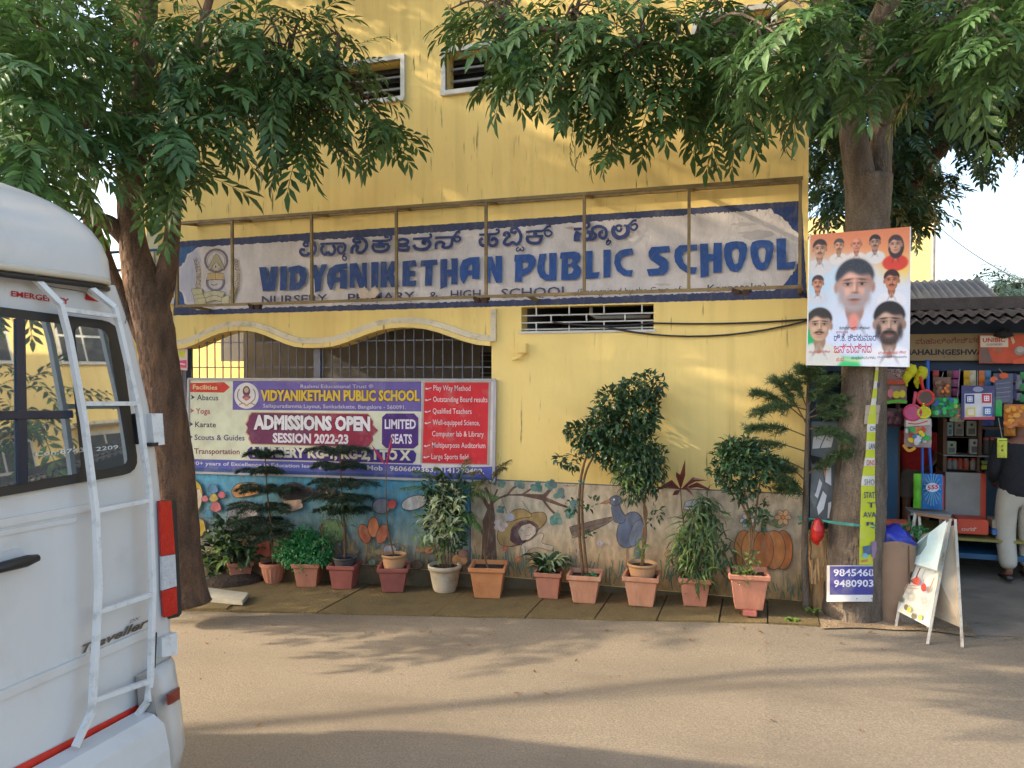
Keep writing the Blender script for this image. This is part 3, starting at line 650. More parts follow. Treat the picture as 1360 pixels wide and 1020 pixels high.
# plain grey blue long legged bird beside the plank
GB = (96, 106, 126)
def oval(cx, cy, rx, ry, rot=0, n=18, f=None):
    f = f or C7; q = []
    for t in np.linspace(0, 2*math.pi, n, endpoint=False):
        x, y = math.cos(t)*rx, math.sin(t)*ry; q.append((cx+x*math.cos(rot)-y*math.sin(rot), cy+x*math.sin(rot)+y*math.cos(rot)))
    return f(q)
U.stroke(C7([(850, 560), (845, 660), (850, 750)]), 1.6, (170, 120, 80)); U.stroke(C7([(900, 560), (905, 660), (912, 750)]), 1.6, (170, 120, 80))
blob(oval(865, 480, 75, 115, .35), GB); blob(oval(905, 500, 38, 85, .35), (116, 124, 140), w=.6)
blob(C7([(770, 430), (752, 350), (765, 310), (800, 312), (806, 352), (838, 400), (820, 440)]), GB); blob(oval(775, 300, 38, 30, -.2), GB)
blob(C7([(742, 292), (742, 312), (680, 318)]), (190, 120, 70), w=.6); U.ell(*C7([(768, 293)])[0], 1.4, 1.4, (220, 216, 210), n=9)
blob(C7([(900, 580), (930, 600), (915, 690), (890, 640)]), (120, 128, 142), w=.6)
# flowers, grass
for k in range(170):
    px = R.uniform(628, 1068); t = R.uniform(0, .16)
    a = mz(px, t); b2 = (a[0]+R.uniform(-5, 5), a[1]-R.uniform(8, 26))
    U.l = 420+k % 25; U.stroke([a, ((a[0]+b2[0])/2+R.uniform(-1, 1), (a[1]+b2[1])/2), b2], R.uniform(.7, 1.8), R.choice([(84, 116, 96), (104, 122, 84), (78, 112, 112), (140, 130, 92)]))
for k in range(60):
    px = R.uniform(360, 622); a = mz(px, R.uniform(0, .1)); b2 = (a[0]+R.uniform(-6, 6), a[1]-R.uniform(10, 30))
    U.l = 450+k % 20; U.stroke([a, ((a[0]+b2[0])/2, (a[1]+b2[1])/2+1), b2], R.uniform(.8, 2.4), R.choice([(128, 108, 72), (96, 110, 86), (150, 124, 84), (120, 96, 70)]))
for (px, t, c) in [(672, .3, (176, 96, 76)), (797, .42, (170, 160, 170)), (690, .2, (190, 110, 80)), (770, .3, (184, 150, 130)), (980, .15, (170, 160, 150))]:
    a = mz(px, t)
    for q in range(6): U.ell(a[0]+2.6*math.cos(q*1.05), a[1]+2.6*math.sin(q*1.05), 2.1, 1.5, c, rot=q*1.05, n=7)
    U.ell(a[0], a[1], 1.2, 1.2, (190, 150, 70), n=6)
# pale toadstool and a big orange pumpkin at the right end
OG = (186, 118, 62)
blob(C8([(270, 350), (285, 305), (350, 290), (430, 300), (450, 350), (360, 362)]), (196, 196, 200), w=.6); blob(C8([(335, 362), (385, 362), (378, 430), (340, 430)]), (200, 190, 170), w=.6)
for k, (dx, rx) in enumerate(((-120, 60), (120, 60), (-65, 70), (65, 70), (0, 62))): blob(oval(760+dx, 600, rx, 120, 0, f=C8), (OG, (176, 104, 54), (196, 128, 70))[k % 3])
blob(C8([(745, 490), (755, 430), (790, 410), (800, 425), (775, 445), (775, 490)]), (96, 112, 70)); blob(C8([(790, 440), (850, 400), (900, 430), (860, 465)]), (110, 130, 86), w=.6)
for q_ in ((880, 400, 46), (660, 420, 40)):
    for k in range(6): blob(oval(q_[0]+q_[2]*.7*math.cos(k*1.05), q_[1]+q_[2]*.7*math.sin(k*1.05), q_[2]*.45, q_[2]*.32, k*1.05, 10, C8), (204, 160, 120) if q_[0] > 800 else (188, 186, 190), w=.5)
    blob(oval(q_[0], q_[1], 13, 13, 0, 10, C8), (190, 120, 60), w=.5)
for (x, y) in [(205, 650), (230, 640), (240, 560), (180, 620), (262, 545)]: blob(C8([(x-25, y), (x, y-20), (x+25, y-5), (x+10, y+25), (x-20, y+20)]), (196, 160, 108), w=.5)
for k in range(26):
    px_ = R.uniform(300, 620); a = mz(px_, R.uniform(.02, .22)); rr = R.uniform(5, 12)
    U.poly([(a[0]+rr*math.cos(t_)*R.uniform(.7, 1.2), a[1]+rr*.55*math.sin(t_)*R.uniform(.7, 1.2)) for t_ in np.linspace(0, 5.8, 12)], R.choice([(118, 112, 84), (132, 108, 80), (104, 116, 92), (146, 122, 86), (112, 104, 92)]))
# left section: plain painted flowers, toadstools, a boulder and children in plain clothes
def c5b(p): return [(230+x/4.635, 600+y/4.635) for x, y in p]
blob(c5b([(110, 200), (140, 165), (180, 200), (195, 260), (180, 340), (130, 400), (108, 330)]), (196, 168, 64)); blob(c5b([(140, 240), (175, 225), (195, 280), (175, 345), (145, 330)]), (204, 186, 160), w=.5)
blob(c5b([(108, 440), (150, 400), (200, 420), (215, 490), (170, 525), (115, 520)]), (196, 160, 50))
for (x, y, c, r) in [(258, 225, (86, 140, 176), 30), (262, 280, (196, 172, 96), 26), (208, 285, (196, 110, 116), 20), (312, 262, (190, 100, 110), 22), (275, 335, (196, 104, 112), 32), (230, 380, (60, 128, 158), 26)]:
    p = c5b([(x+r*math.cos(t)*(1+.15*math.sin(3*t)), y+r*math.sin(t)) for t in np.linspace(0, 5.9, 14)]); blob(p, c, w=.5)
U.stroke(c5b([(235, 330), (260, 420)]), 1.5, (70, 110, 110))
blob(c5b([(370, 240), (410, 195), (520, 190), (550, 240), (520, 260), (400, 280)]), (196, 140, 84)); blob(c5b([(340, 480), (350, 370), (420, 300), (520, 320), (540, 400), (500, 480)]), (128, 128, 136), w=.6); blob(c5b([(430, 400), (450, 340), (520, 330), (530, 380), (480, 410)]), (196, 184, 180), w=.5)
blob(c5b([(655, 250), (680, 200), (760, 185), (820, 210), (870, 220), (875, 270), (830, 290), (740, 300), (680, 285)]), (34, 30, 36)); blob(c5b([(690, 300), (800, 290), (810, 340), (740, 365), (700, 345)]), (202, 168, 142), w=.5)
blob(c5b([(880, 280), (895, 230), (960, 215), (1020, 240), (1015, 280), (950, 290)]), (38, 32, 40)); blob(c5b([(905, 285), (955, 240), (990, 285)]), (202, 170, 146), w=.5)
blob(c5b([(920, 540), (925, 440), (990, 430), (1050, 440), (1060, 540)]), (190, 104, 62)); blob(c5b([(530, 640), (520, 560), (600, 545), (620, 640)]), (150, 70, 56), w=.5)
blob(C6([(-40, 480), (-40, 420), (60, 420), (90, 480), (80, 540), (-20, 560)]), (96, 128, 82), w=.6)
for k in range(3): blob(oval(215+k*55, 500-(k == 1)*40, 34, 62, (k-1)*.35, f=C6), ((170, 92, 62), (184, 112, 72), (160, 86, 60))[k])
U.stroke(C6([(270, 560), (272, 640)]), 2, (90, 110, 70)); blob(oval(320, 330, 55, 48, f=C6), (128, 132, 144)); blob(oval(385, 320, 26, 30, .5, f=C6), (192, 78, 72), w=.6)
blob(oval(370, 600, 40, 34, f=C6), (138, 140, 150), w=.6)
for s_ in range(0): U.stroke(C6([(120+s_*16, 640), (110+s_*20, 580-s_*6), (90+s_*26, 540)]), 1.3, R.choice([(176, 150, 84), (150, 120, 90), (196, 170, 110)]))
blob(oval(520, 310, 80, 42, -.3, f=C6), (190, 190, 188)); blob(oval(730, 370, 100, 95, f=C6), (108, 110, 116)); blob(oval(640, 420, 60, 50, f=C6), (122, 122, 126), w=.6)
for (x, y, r, c) in [(610, 600, 28, (176, 110, 86)), (540, 690, 36, (120, 92, 70)), (800, 660, 50, (176, 130, 84)), (260, 675, 26, (120, 136, 112)), (820, 620, 30, (150, 110, 96))]:
    blob(C6([(x+r*math.cos(t), y+r*.8*math.sin(t)) for t in np.linspace(0, 5.9, 12)]), c, w=.6)
U.build("mural", sch)

# small fittings on the wall
q = MB(); q.box(-2.33, -2.22, D-.07, D, 2.26, 2.36, bev=.008); q.tube([(-2.27, D-.03, 2.26), (-2.30, D-.05, 2.22), (-2.36, D-.05, 2.2)], .02, 8); q.build("junction_box", M['wall'], sch)
for (pa, pb, sag) in (((868, 429), (1072, 424), .02), ((735, 428), (868, 429), .03), ((795, 432), (1072, 426), .12)):
    A = onY(*pa, D-.03); B = onY(*pb, D-.03)
    q = MB(); q.tube([A.lerp(B, t)-Vector((0, 0, 4*sag*t*(1-t))) for t in np.linspace(0, 1, 12)], .009, 6); q.build("cable", M['cable'], sch)

# ------------------------------------------------------------------ steel frame in front of the sign
fr = thing("sign_frame", "empty box frame of yellow painted steel in front of the painted school sign", "metal frame", (-2.9, D-.2, 2.8))
YF = D-.33
fx0, fx1 = onY(233, 300, YF).x, onY(1066, 300, YF).x
zt, zb = 3.70, 2.795
for nm, y, z in (("top_rail", YF, zt), ("back_rail", D-.03, 3.74), ("bottom_rail", YF, zb)):
    q = MB(); q.beam((fx0, y, z), (fx1, y, z), .028, .028); q.build(nm, M['gold'], fr)
ups = [fx0+.02]+[onY(p, 330, YF).x for p in (308.5, 414, 526.5, 645.5, 776, 915)]+[fx1-.02]
for x in ups:
    q = MB(); q.beam((x, YF, zb+.015), (x, YF, zt-.015), .026, .026); q.build("upright", M['gold'], fr)
    q = MB(); q.beam((x, YF+.018, zt+.003), (x, D-.0, 3.74), .03, .03); q.build("tie_bar", M['gold'], fr)
for px in (250, 700, 1064):
    x = onY(px, 400, YF).x; q = MB(); q.beam((x, YF+.018, zb), (x, D, zb-.02), .03, .03); q.build("bracket", M['gold'], fr)
for px in (340, 640, 985):
    x = onY(px, 400, YF).x; q = MB(); q.box(x-.07, x-.02, YF-.03, YF+.02, zb-.055, zb-.01); q.box(x+.01, x+.06, YF-.03, YF+.02, zb-.06, zb-.012); q.tube([(x-.08, YF-.02, zb-.01), (x, YF, zb-.035), (x+.08, YF-.01, zb-.02)], .016, 6); q.build("rusty_clamp", M['rust'], fr)

# ------------------------------------------------------------------ admissions banner
YB = D-.035
ban = thing("school_banner", "wide printed school admissions banner in purple, cream and red hung under the arches", "banner", (-4.4, YB, .95))
q = MB(); P4 = [onY(251, 503, YB), onY(658, 504.5, YB), onY(656, 639.5, YB), onY(249, 627, YB)]
q.poly([[(p.x, p.z) for p in (P4[3], P4[2], P4[1], P4[0])]], YB, flat(rgb(214, 206, 200)), thick=.012); q.build("panel", flat(rgb(214, 206, 200)), ban)
q = MB()
for a, c in ((0, 1), (1, 2), (2, 3), (3, 0)): q.beam(P4[a]+Vector((0, -.005, 0)), P4[c]+Vector((0, -.005, 0)), .03, .022)
q.build("border_strip", mat("banner_batten", rgb(172, 168, 172), .6, .1), ban)
B = Print(YB-.001)
VI = (106, 92, 160); PU = (98, 48, 96); PU2 = (64, 40, 120); RD = (200, 44, 56); CR = (212, 214, 186)
def g3(p): return [(230+x/4.636, 430+y/4.636) for x, y in p]
def g4(p): return [(440+x/4.636, 430+y/4.636) for x, y in p]
B.poly(g3([(100, 345), (378, 352), (1500, 352), (1520, 855), (90, 832)]), CR)
B.poly(g3([(368, 352), (1528, 356), (1528, 540), (366, 530)]), VI)
B.poly(g3([(92, 832), (1530, 868), (1530, 890), (1996, 878), (1994, 960), (90, 905)]), (84, 90, 170)); B.poly(g3([(92, 884), (1990, 950), (1990, 972), (92, 920)]), (50, 78, 130))
B.poly(g4([(562, 358), (985, 358), (975, 872), (548, 860)]), (170, 160, 150)); B.poly(g4([(574, 362), (970, 362), (960, 866), (560, 856)]), (204, 40, 50))
B.poly(g3([(105, 365), (315, 360), (350, 390), (312, 424), (105, 420)]), (206, 60, 46)); B.text("Facilities", *g3([(122, 402)])[0], *g3([(272, 406)])[0], 6.2, (222, 206, 150), .02)
for k, (t, y, x1, c) in enumerate([("Abacus", 470, 278, (58, 60, 84)), ("Yoga", 553, 228, (168, 54, 74)), ("Karate", 636, 264, (64, 58, 76)), ("Scouts & Guides", 715, 440, (70, 62, 116)), ("Transportation", 800, 410, (124, 56, 80))]):
    x0 = (147, 140, 136, 132, 130)[k]
    B.text(t, *g3([(x0, y)])[0], *g3([(x1, y+(x1-x0)*.012)])[0], 7.6, c, .012)
    yy = y-18; xx = (108, 104, 98, 96, 92)[k]; B.poly(g3([(xx, yy-16), (xx+26, yy), (xx, yy+16), (xx+8, yy)]), c)
ex, ey = g3([(452, 443)])[0]; B.ell(ex, ey, 16.2, 17.3, (216, 210, 206), n=30); B.ell(ex, ey-6, 5, 7, (92, 70, 82)); B.ell(ex, ey-7.5, 3, 3.5, (196, 160, 130)); B.ell(ex, ey+2, 5.5, 3, (150, 80, 96)); B.ell(ex, ey+4, 3.5, 2.4, (190, 120, 110))
for s_ in (-1, 1): B.stroke([(ex+s_*5, ey+10), (ex+s_*11, ey+4), (ex+s_*11.5, ey-4), (ex+s_*9, ey-9)], 1.4, (134, 124, 120))
B.stroke([(ex-10, ey+12), (ex-4, ey+10), (ex, ey+13), (ex+5, ey+10), (ex+11, ey+12)], 1.5, (176, 134, 60))
B.text("Rashmi Educational Trust ®", *g3([(785, 396)])[0], *g4([(260, 396)])[0], 5, (206, 200, 214), .0)
B.text("VIDYANIKETHAN PUBLIC SCHOOL", *g3([(540, 472)])[0], *g4([(545, 473)])[0], 14, (214, 182, 62), .045, edge=((84, 44, 60), .04))
B.text("Sallapuradamma Layout, Sunkadakatte, Bangalore - 560091.", *g3([(556, 516)])[0], *g4([(460, 525)])[0], 5.2, (208, 204, 216), .0)
cut = [(488, 548), (1500-300, 556), (1222, 590), (1232, 605), (1228, 625), (1262, 655), (1228, 690), (1232, 715), (1222, 730), (1200, 758), (486, 738), (468, 705), (472, 688), (452, 668), (462, 640), (450, 620), (464, 598), (470, 570)]
B.poly(g3([(x+(3 if x > 800 else -6), y+(5 if y > 650 else -5)) for x, y in cut]), (196, 156, 120)); B.poly(g3(cut), (112, 46, 84)); B.poly(g3([(850, 556), (1200, 558), (1222, 592), (1230, 625), (1256, 655), (1226, 690), (1220, 730), (1200, 752), (850, 742)]), (146, 34, 64))
B.text("ADMISSIONS OPEN", *g3([(497, 645)])[0], *g3([(1214, 655)])[0], 18, (226, 222, 226), .055, edge=((66, 26, 46), .04))
B.text("SESSION 2022-23", *g3([(614, 728)])[0], *g3([(1080, 738)])[0], 12.3, (222, 216, 222), .04)
B.poly(g4([(340, 552), (510, 552), (536, 580), (536, 745), (508, 768), (338, 766), (312, 740), (314, 575)]), (74, 40, 116)); B.text("LIMITED", *g4([(330, 645)])[0], *g4([(522, 645)])[0], 12.5, (222, 216, 226), .03); B.text("SEATS", *g4([(368, 735)])[0], *g4([(498, 737)])[0], 12.5, (222, 216, 226), .03)
B.poly(g3([(480, 757), (1480, 778), (1498, 800), (1492, 842), (1475, 860), (475, 832), (456, 805), (460, 775)]), (66, 44, 126))
B.text("NURSERY KG-1, KG-2, I TO X", *g3([(490, 815)])[0], *g4([(490, 838)])[0], 12.5, (222, 218, 190), .05)
B.text("30+ years of Excellence in Education leading School in", *g3([(120, 868)])[0], *g4([(120, 893)])[0], 5, (206, 208, 226), .015)
B.text("Mob : 9606602363, 9141270409,", *g4([(222, 900)])[0], *g4([(942, 922)])[0], 6.5, (222, 214, 196), .02)
for k, (t, y, x0, x1) in enumerate([("Play Way Method", 410, 630, 858), ("Outstanding Board results", 480, 628, 963), ("Qualified Teachers", 552, 626, 865), ("Well-equipped Science,", 622, 626, 915), ("Computer lab & Library", 692, 622, 940), ("Multipurpose Auditorium", 762, 622, 950), ("Large Sports field", 832, 618, 845)]):
    B.text(t, *g4([(x0, y)])[0], *g4([(x1, y+3)])[0], 7.4, (226, 206, 206), .005)
    if k != 4: B.stroke(g4([(x0-50, y-12), (x0-36, y-8), (x0-22, y-14), (x0-12, y-16)]), 1.1, (226, 206, 206)); B.ell(*g4([(x0-42, y-10)])[0], 1.5, 1.3, (226, 206, 206), n=7)
B.build("print", ban)
q = Print(D-.012); q.poly([(234, 463), (249, 463), (249, 492), (235, 491)], (216, 190, 186)); q.poly([(236, 466), (246, 466), (246, 475), (238, 474)], (196, 196, 60)); q.poly([(237, 479), (248, 478), (248, 489), (238, 488)], (210, 90, 110)); q.stroke([(239, 483), (246, 484)], 1.5, (230, 220, 220))
o = q.build("wall_poster", None); tag(o, "small torn pink and yellow poster pasted beside the left tree trunk", "poster")
# ================================================================== VEGETATION
def unit(v): return v/(np.linalg.norm(v, axis=-1, keepdims=True)+1e-9)
def leaf_arrays(P, Dr, Nn, L, Wd, droop=.25, tip=.42):
    """pointed folded leaves: arrays of base point, direction, normal, length, width -> verts, faces"""
    n = len(P); Dr = unit(Dr); S = unit(np.cross(Dr, Nn)); Nn = np.cross(S, Dr)
    L = np.asarray(L).reshape(-1, 1)*np.ones((n, 1)); Wd = np.asarray(Wd).reshape(-1, 1)*np.ones((n, 1))
    b = P; mid = P+Dr*L*tip+Nn*L*.03; l = P+Dr*L*tip*.95+S*Wd/2+Nn*Wd*.18; r = P+Dr*L*tip*.95-S*Wd/2+Nn*Wd*.18
    m2 = P+Dr*L*.76-Nn*L*droop*.3; l2 = m2+S*Wd*.30+Nn*Wd*.1; r2 = m2-S*Wd*.30+Nn*Wd*.1; t = P+Dr*L-Nn*L*droop
    V = np.stack([b, l, mid, r, l2, m2, r2, t], 1).reshape(-1, 3)
    fb = np.array([(0, 2, 1, 1), (0, 3, 2, 2), (1, 2, 5, 4), (2, 3, 6, 5), (4, 5, 7, 7), (5, 6, 7, 7)])
    Fc = (np.arange(n)[:, None, None]*8+fb[None]).reshape(-1, 4)
    return V, Fc
def faces_of(Fc): return [tuple(f[:3]) if f[2] == f[3] else tuple(f) for f in Fc.tolist()]
def leaf_mesh_obj(name, V, Fc, m, parent=None, kind=None):
    b = MB(); b.v = V.tolist(); b.f = faces_of(Fc); b.m = [0]*len(b.f); b.mats = [m]
    return b.build(name, m, parent, kind=kind)
def frond_template(k, L=.46, ll=.155, lw=.046, pairs=6):
    """one compound leaf along +X, drooping"""
    rs = np.random.RandomState(k); P = []; Dd = []; Nn = []; LL = []
    for i in range(pairs):
        t = .2+.72*i/(pairs-1); x = L*t; z = -L*.22*t*t
        for s in (-1, 1):
            P.append((x, s*.004, z)); a = math.radians(62-24*t+rs.uniform(-5, 5)); Dd.append((math.cos(a), s*math.sin(a), -.10-.28*t+rs.uniform(-.10, .10))); Nn.append((0.2, s*-.25, 1)); LL.append(ll*rs.uniform(.8, 1.1)*(1-.25*abs(t-.55)))
    P.append((L*.97, 0, -L*.21)); Dd.append((1, 0, -.9)); Nn.append((.5, 0, 1)); LL.append(ll*1.05)
    V, Fc = leaf_arrays(np.array(P), np.array(Dd, float), np.array(Nn, float), np.array(LL), np.array(LL)*lw/ll, .12)
    k0 = len(V); R_ = []
    for t in (0, .35, .7, .97): R_ += [(L*t, -.003, -L*.22*t*t), (L*t, .003, -L*.22*t*t)]
    V = np.vstack([V, np.array(R_)]); q = np.array([(k0+2*i, k0+2*i+1, k0+2*i+3, k0+2*i+2) for i in range(3)])
    return V, np.vstack([Fc, q])
def frames(Dr, roll):
    """rotation matrices mapping +X to Dr, keeping +Z up"""
    Dr = unit(Dr); up = np.array([0, 0, 1.])+0*Dr; Y = unit(np.cross(up, Dr)); Z = np.cross(Dr, Y)
    c = np.cos(roll)[:, None]; s = np.sin(roll)[:, None]
    Y2 = Y*c+Z*s; Z2 = -Y*s+Z*c
    return np.stack([Dr, Y2, Z2], 2)
FT = [frond_template(k) for k in range(5)]
FTB = [frond_template(20+k, .38, .11, .042, 5) for k in range(3)]
def crown(parent, clusters, leafm, templates, n_parts, scale=1.0, dens=1.0, ymax=None, twigs=None, twigm=None, bias=None, floor=None):
    """clusters: (centre, radius, count). Real fronds; the nearest ones are leaf parts of their own."""
    C0 = np.array([0, 0, H]); PP = []; DD = []; SS = []
    for c, r, n in clusters:
        c = np.array(c); n = max(3, int(n*dens))
        u = unit(NR.normal(size=(n, 3))); rad = r*NR.uniform(.25, 1, (n, 1))**.6
        p = c+u*rad*np.array([1, 1, .8])
        d = u*np.array([1, 1, .35])+NR.normal(size=(n, 3))*.35+np.array([0, 0, -.32])
        if bias is not None: d = d+np.array(bias)
        PP.append(p-unit(d)*.12); DD.append(d); SS.append(NR.uniform(.62, 1.25, n)*scale)
    P = np.vstack(PP); Dd = np.vstack(DD); Sc = np.concatenate(SS)
    if ymax is not None:
        k = (P[:, 1] < ymax-.12); P, Dd, Sc = P[k], Dd[k], Sc[k]; 
        Dd[:, 1] = np.where(P[:, 1] > ymax-.6, -np.abs(Dd[:, 1]), Dd[:, 1])
    if floor is not None:
        k = floor(P); P, Dd, Sc = P[k], Dd[k], Sc[k]
    Rm = frames(Dd, NR.uniform(-.35, .35, len(P)))
    # nearest in view become parts
    v = P-C0; zc = -v[:, 0]*math.sin(TH)+v[:, 1]*math.cos(TH); xc = v[:, 0]*math.cos(TH)+v[:, 1]*math.sin(TH)
    inview = (np.abs(xc/zc) < .66) & (zc > 0) & (v[:, 2]/zc < .47) & (v[:, 2]/zc > -.3)
    order = np.argsort(np.where(inview, zc/Sc, 99)); np_ = min(n_parts, int(inview.sum())); near = order[:np_]; far = order[np_:]
    tid = NR.randint(0, len(templates), len(P))
    tm = []
    for V, Fc in templates:
        me = bpy.data.meshes.new("leaf"); me.from_pydata(V.tolist(), [], faces_of(Fc)); me.materials.append(leafm); tm.append(me)
    o0 = np.array(base_of(parent))
    for i in near:
        o = bpy.data.objects.new("leaf", tm[tid[i]]); COL.objects.link(o); o.parent = parent
        m4 = np.eye(4); m4[:3, :3] = Rm[i]*Sc[i]; m4[:3, 3] = P[i]-o0; o.matrix_local = Matrix(m4.tolist())
    VV = []; FF = []; k0 = 0
    for t, (V, Fc) in enumerate(templates):
        idx = far[tid[far] == t]
        if not len(idx): continue
        W_ = np.einsum('nij,vj->nvi', Rm[idx]*Sc[idx][:, None, None], V)+P[idx][:, None, :]
        VV.append(W_.reshape(-1, 3)); f = (np.arange(len(idx))[:, None, None]*len(V)+Fc[None]).reshape(-1, 4)+k0; FF.append(f); k0 += len(idx)*len(V)
    if VV: leaf_mesh_obj("crown", np.vstack(VV), np.vstack(FF), leafm, parent, "stuff")
    return P
def sm(pts, n=5):
    out = []; N_ = len(pts)
    for i in range(N_-1):
        p0, p1, p2, p3 = (np.array(pts[max(i-1, 0)], float), np.array(pts[i], float), np.array(pts[i+1], float), np.array(pts[min(i+2, N_-1)], float))
        for k in range(n):
            t = k/n; out.append(.5*((2*p1)+(-p0+p2)*t+(2*p0-5*p1+4*p2-p3)*t*t+(-p0+3*p1-3*p2+p3)*t**3))
    out.append(np.array(pts[-1], float)); return out
def limb(parent, name, spec, m, n=14, jit=.03, sub=5):
    """spec rows: px, py, width px, depth"""
    rows = []
    for px, py, w, z in spec:
        p = atz(px, py, z); rows.append((p.x, p.y, p.z, w*z/F/2))
    rows = sm(rows, sub)
    b = MB(); b.tube([r[:3] for r in rows], [r[3] for r in rows], n, m, jit=jit); return b.build(name, m, parent, True)
def clus(rows): return [(tuple(atz(px, py, z)), r*z/F, n) for px, py, r, z, n in rows]
def twigs(parent, start, rows, m, rad=.02):
    b = MB()
    for px, py, r, z, n in rows:
        e = atz(px, py, z); s = min(start, key=lambda q: (Vector(q)-e).length); s = Vector(s)
        mid = s.lerp(e, .5)+Vector((R.uniform(-.1, .1), R.uniform(-.1, .1), .18))
        pts = sm([s, mid, e], 5); b.tube(pts, [rad*(1-.75*i/(len(pts)-1)) for i in range(len(pts))], 6, m)
        for k in range(3):
            a = Vector(pts[6+k]); q = a+Vector((R.uniform(-1, 1), R.uniform(-1, 1), R.uniform(-.5, .6)))*r*z/F*1.1
            b.tube([a, a.lerp(q, .5)+Vector((0, 0, .03)), q], [rad*.4, rad*.3, rad*.15], 5, m)
    b.build("branches", m, parent, kind="stuff")

# ---- left street tree
gl = gnd(238, 790)
tl = thing("street_tree", "large street tree with forked brown trunk rising behind the white van", "tree", (gl.x, gl.y, gl.z))
zt_ = 7.05
limb(tl, "trunk", [(250, 803, 60, 7.1), (246, 770, 50, 7.1), (236, 690, 52, 7.08), (229, 610, 53, 7.05), (219, 540, 51, 7.0), (210, 470, 49, 6.95), (202, 420, 50, 6.9), (188, 372, 46, 6.85), (178, 330, 36, 6.8), (173, 280, 32, 6.75), (174, 230, 34, 6.7), (182, 170, 30, 6.65), (190, 90, 28, 6.6), (196, 0, 26, 6.6), (200, -120, 22, 6.6), (210, -300, 14, 6.6)], M['bark'], 18, .035)
limb(tl, "limb", [(200, 430, 24, 6.92), (214, 390, 30, 6.9), (224, 345, 24, 6.85), (230, 300, 19, 6.8), (231, 250, 17, 6.8), (232, 200, 15, 6.75), (245, 120, 13, 6.7), (270, 30, 11, 6.6), (300, -80, 8, 6.5)], M['bark'], 12)
limb(tl, "limb", [(212, 510, 10, 7.05), (188, 455, 14, 7.1), (164, 400, 16, 7.1), (135, 330, 18, 7.0), (112, 275, 18, 6.8), (88, 228, 15, 6.5), (50, 150, 14, 6.2), (10, 60, 10, 6.0)], M['bark'], 12)
limb(tl, "limb", [(178, 330, 22, 6.85), (150, 300, 22, 6.7), (125, 285, 18, 6.6), (100, 240, 15, 6.3), (70, 180, 12, 6.0), (60, 100, 9, 5.8)], M['bark'], 12)
limb(tl, "limb", [(180, 150, 14, 6.65), (240, 80, 16, 6.6), (310, 60, 14, 6.6), (380, 90, 9, 6.6), (440, 120, 6, 6.7)], M['bark'], 10)
limb(tl, "broken_stub", [(200, 372, 12, 6.88), (197, 362, 9, 6.86), (193, 357, 3, 6.84)], M['bark'], 8)
limb(tl, "broken_stub", [(232, 245, 8, 6.8), (250, 243, 6, 6.75), (268, 240, 3, 6.7)], M['bark'], 8)
cl = [(20, 10, 60, 4.9, 36), (15, 90, 60, 4.9, 36), (60, 50, 60, 5.4, 34), (40, 150, 60, 5.2, 40), (70, 200, 48, 5.4, 34), (25, 215, 40, 5.0, 26), (120, 235, 34, 6.0, 20), (110, 270, 18, 6.2, 8),
      (110, 90, 60, 5.9, 36), (120, 160, 55, 6.0, 34), (100, 20, 60, 6.0, 34), (170, 60, 55, 6.4, 30), (165, 180, 30, 5.9, 18), (215, 175, 36, 5.7, 22), (235, 215, 26, 5.7, 15), (200, 220, 22, 5.9, 12), (225, 255, 14, 5.8, 6),
      (225, 90, 50, 6.1, 28), (255, 40, 55, 6.1, 30), (290, 110, 45, 6.1, 26), (285, 160, 30, 6.1, 18), (275, 195, 16, 6.2, 8), (330, 60, 52, 6.2, 30), (345, 20, 40, 6.4, 20), (375, 70, 45, 6.5, 26), (350, 110, 40, 6.3, 24), (385, 130, 40, 6.4, 26),
      (425, 110, 42, 6.7, 26), (420, 165, 32, 6.6, 20), (400, 190, 18, 6.6, 10), (455, 80, 26, 6.8, 16), (475, 120, 32, 6.9, 20), (490, 160, 26, 6.9, 15), (520, 165, 14, 7.0, 6), (440, 45, 20, 6.8, 9), (410, 30, 26, 6.7, 14), (150, 120, 50, 7.0, 20), (60, 110, 60, 6.6, 30), (20, 170, 60, 6.4, 26), (90, 160, 50, 6.8, 20)]
twigs(tl, [tuple(atz(*q)) for q in [(190, 90, 6.6), (178, 200, 6.7), (300, 60, 6.6), (380, 90, 6.6), (440, 120, 6.7), (240, 120, 6.7), (88, 228, 6.5), (70, 180, 6.0), (50, 150, 6.2), (10, 60, 6.0), (60, 100, 5.8), (232, 200, 6.75)]], cl, M['bark'])
up = []
for k in range(46):
    t = R.random(); a = R.uniform(0, 2*math.pi); rr = 3.0*math.sqrt(R.random())
    up.append(((-5.6+.2+rr*math.cos(a)*1.0, 5.6+rr*.62*math.sin(a), 5.7+2.6*R.random()), R.uniform(.45, .7), 28))
def above(P):  # keep the upper crown out of the open patch of wall
    v = P-np.array([0, 0, H]); zc = -v[:, 0]*math.sin(TH)+v[:, 1]*math.cos(TH); xc = v[:, 0]*math.cos(TH)+v[:, 1]*math.sin(TH)
    px = 680+F*xc/np.maximum(zc, .1); py = 491-F*v[:, 2]/np.maximum(zc, .1)
    return ~((px > 535) & (px < 590) & (py > -10)) & (~((px > 400) & (px < 575) & (py > -30) & (py < 20))) & (~((px > 118) & (px < 142) & (py > 205) & (py < 300)))
crown(tl, clus(cl)+up, M['leaf'], FT, 300, scale=1.0, dens=.72, ymax=7.2, floor=above)

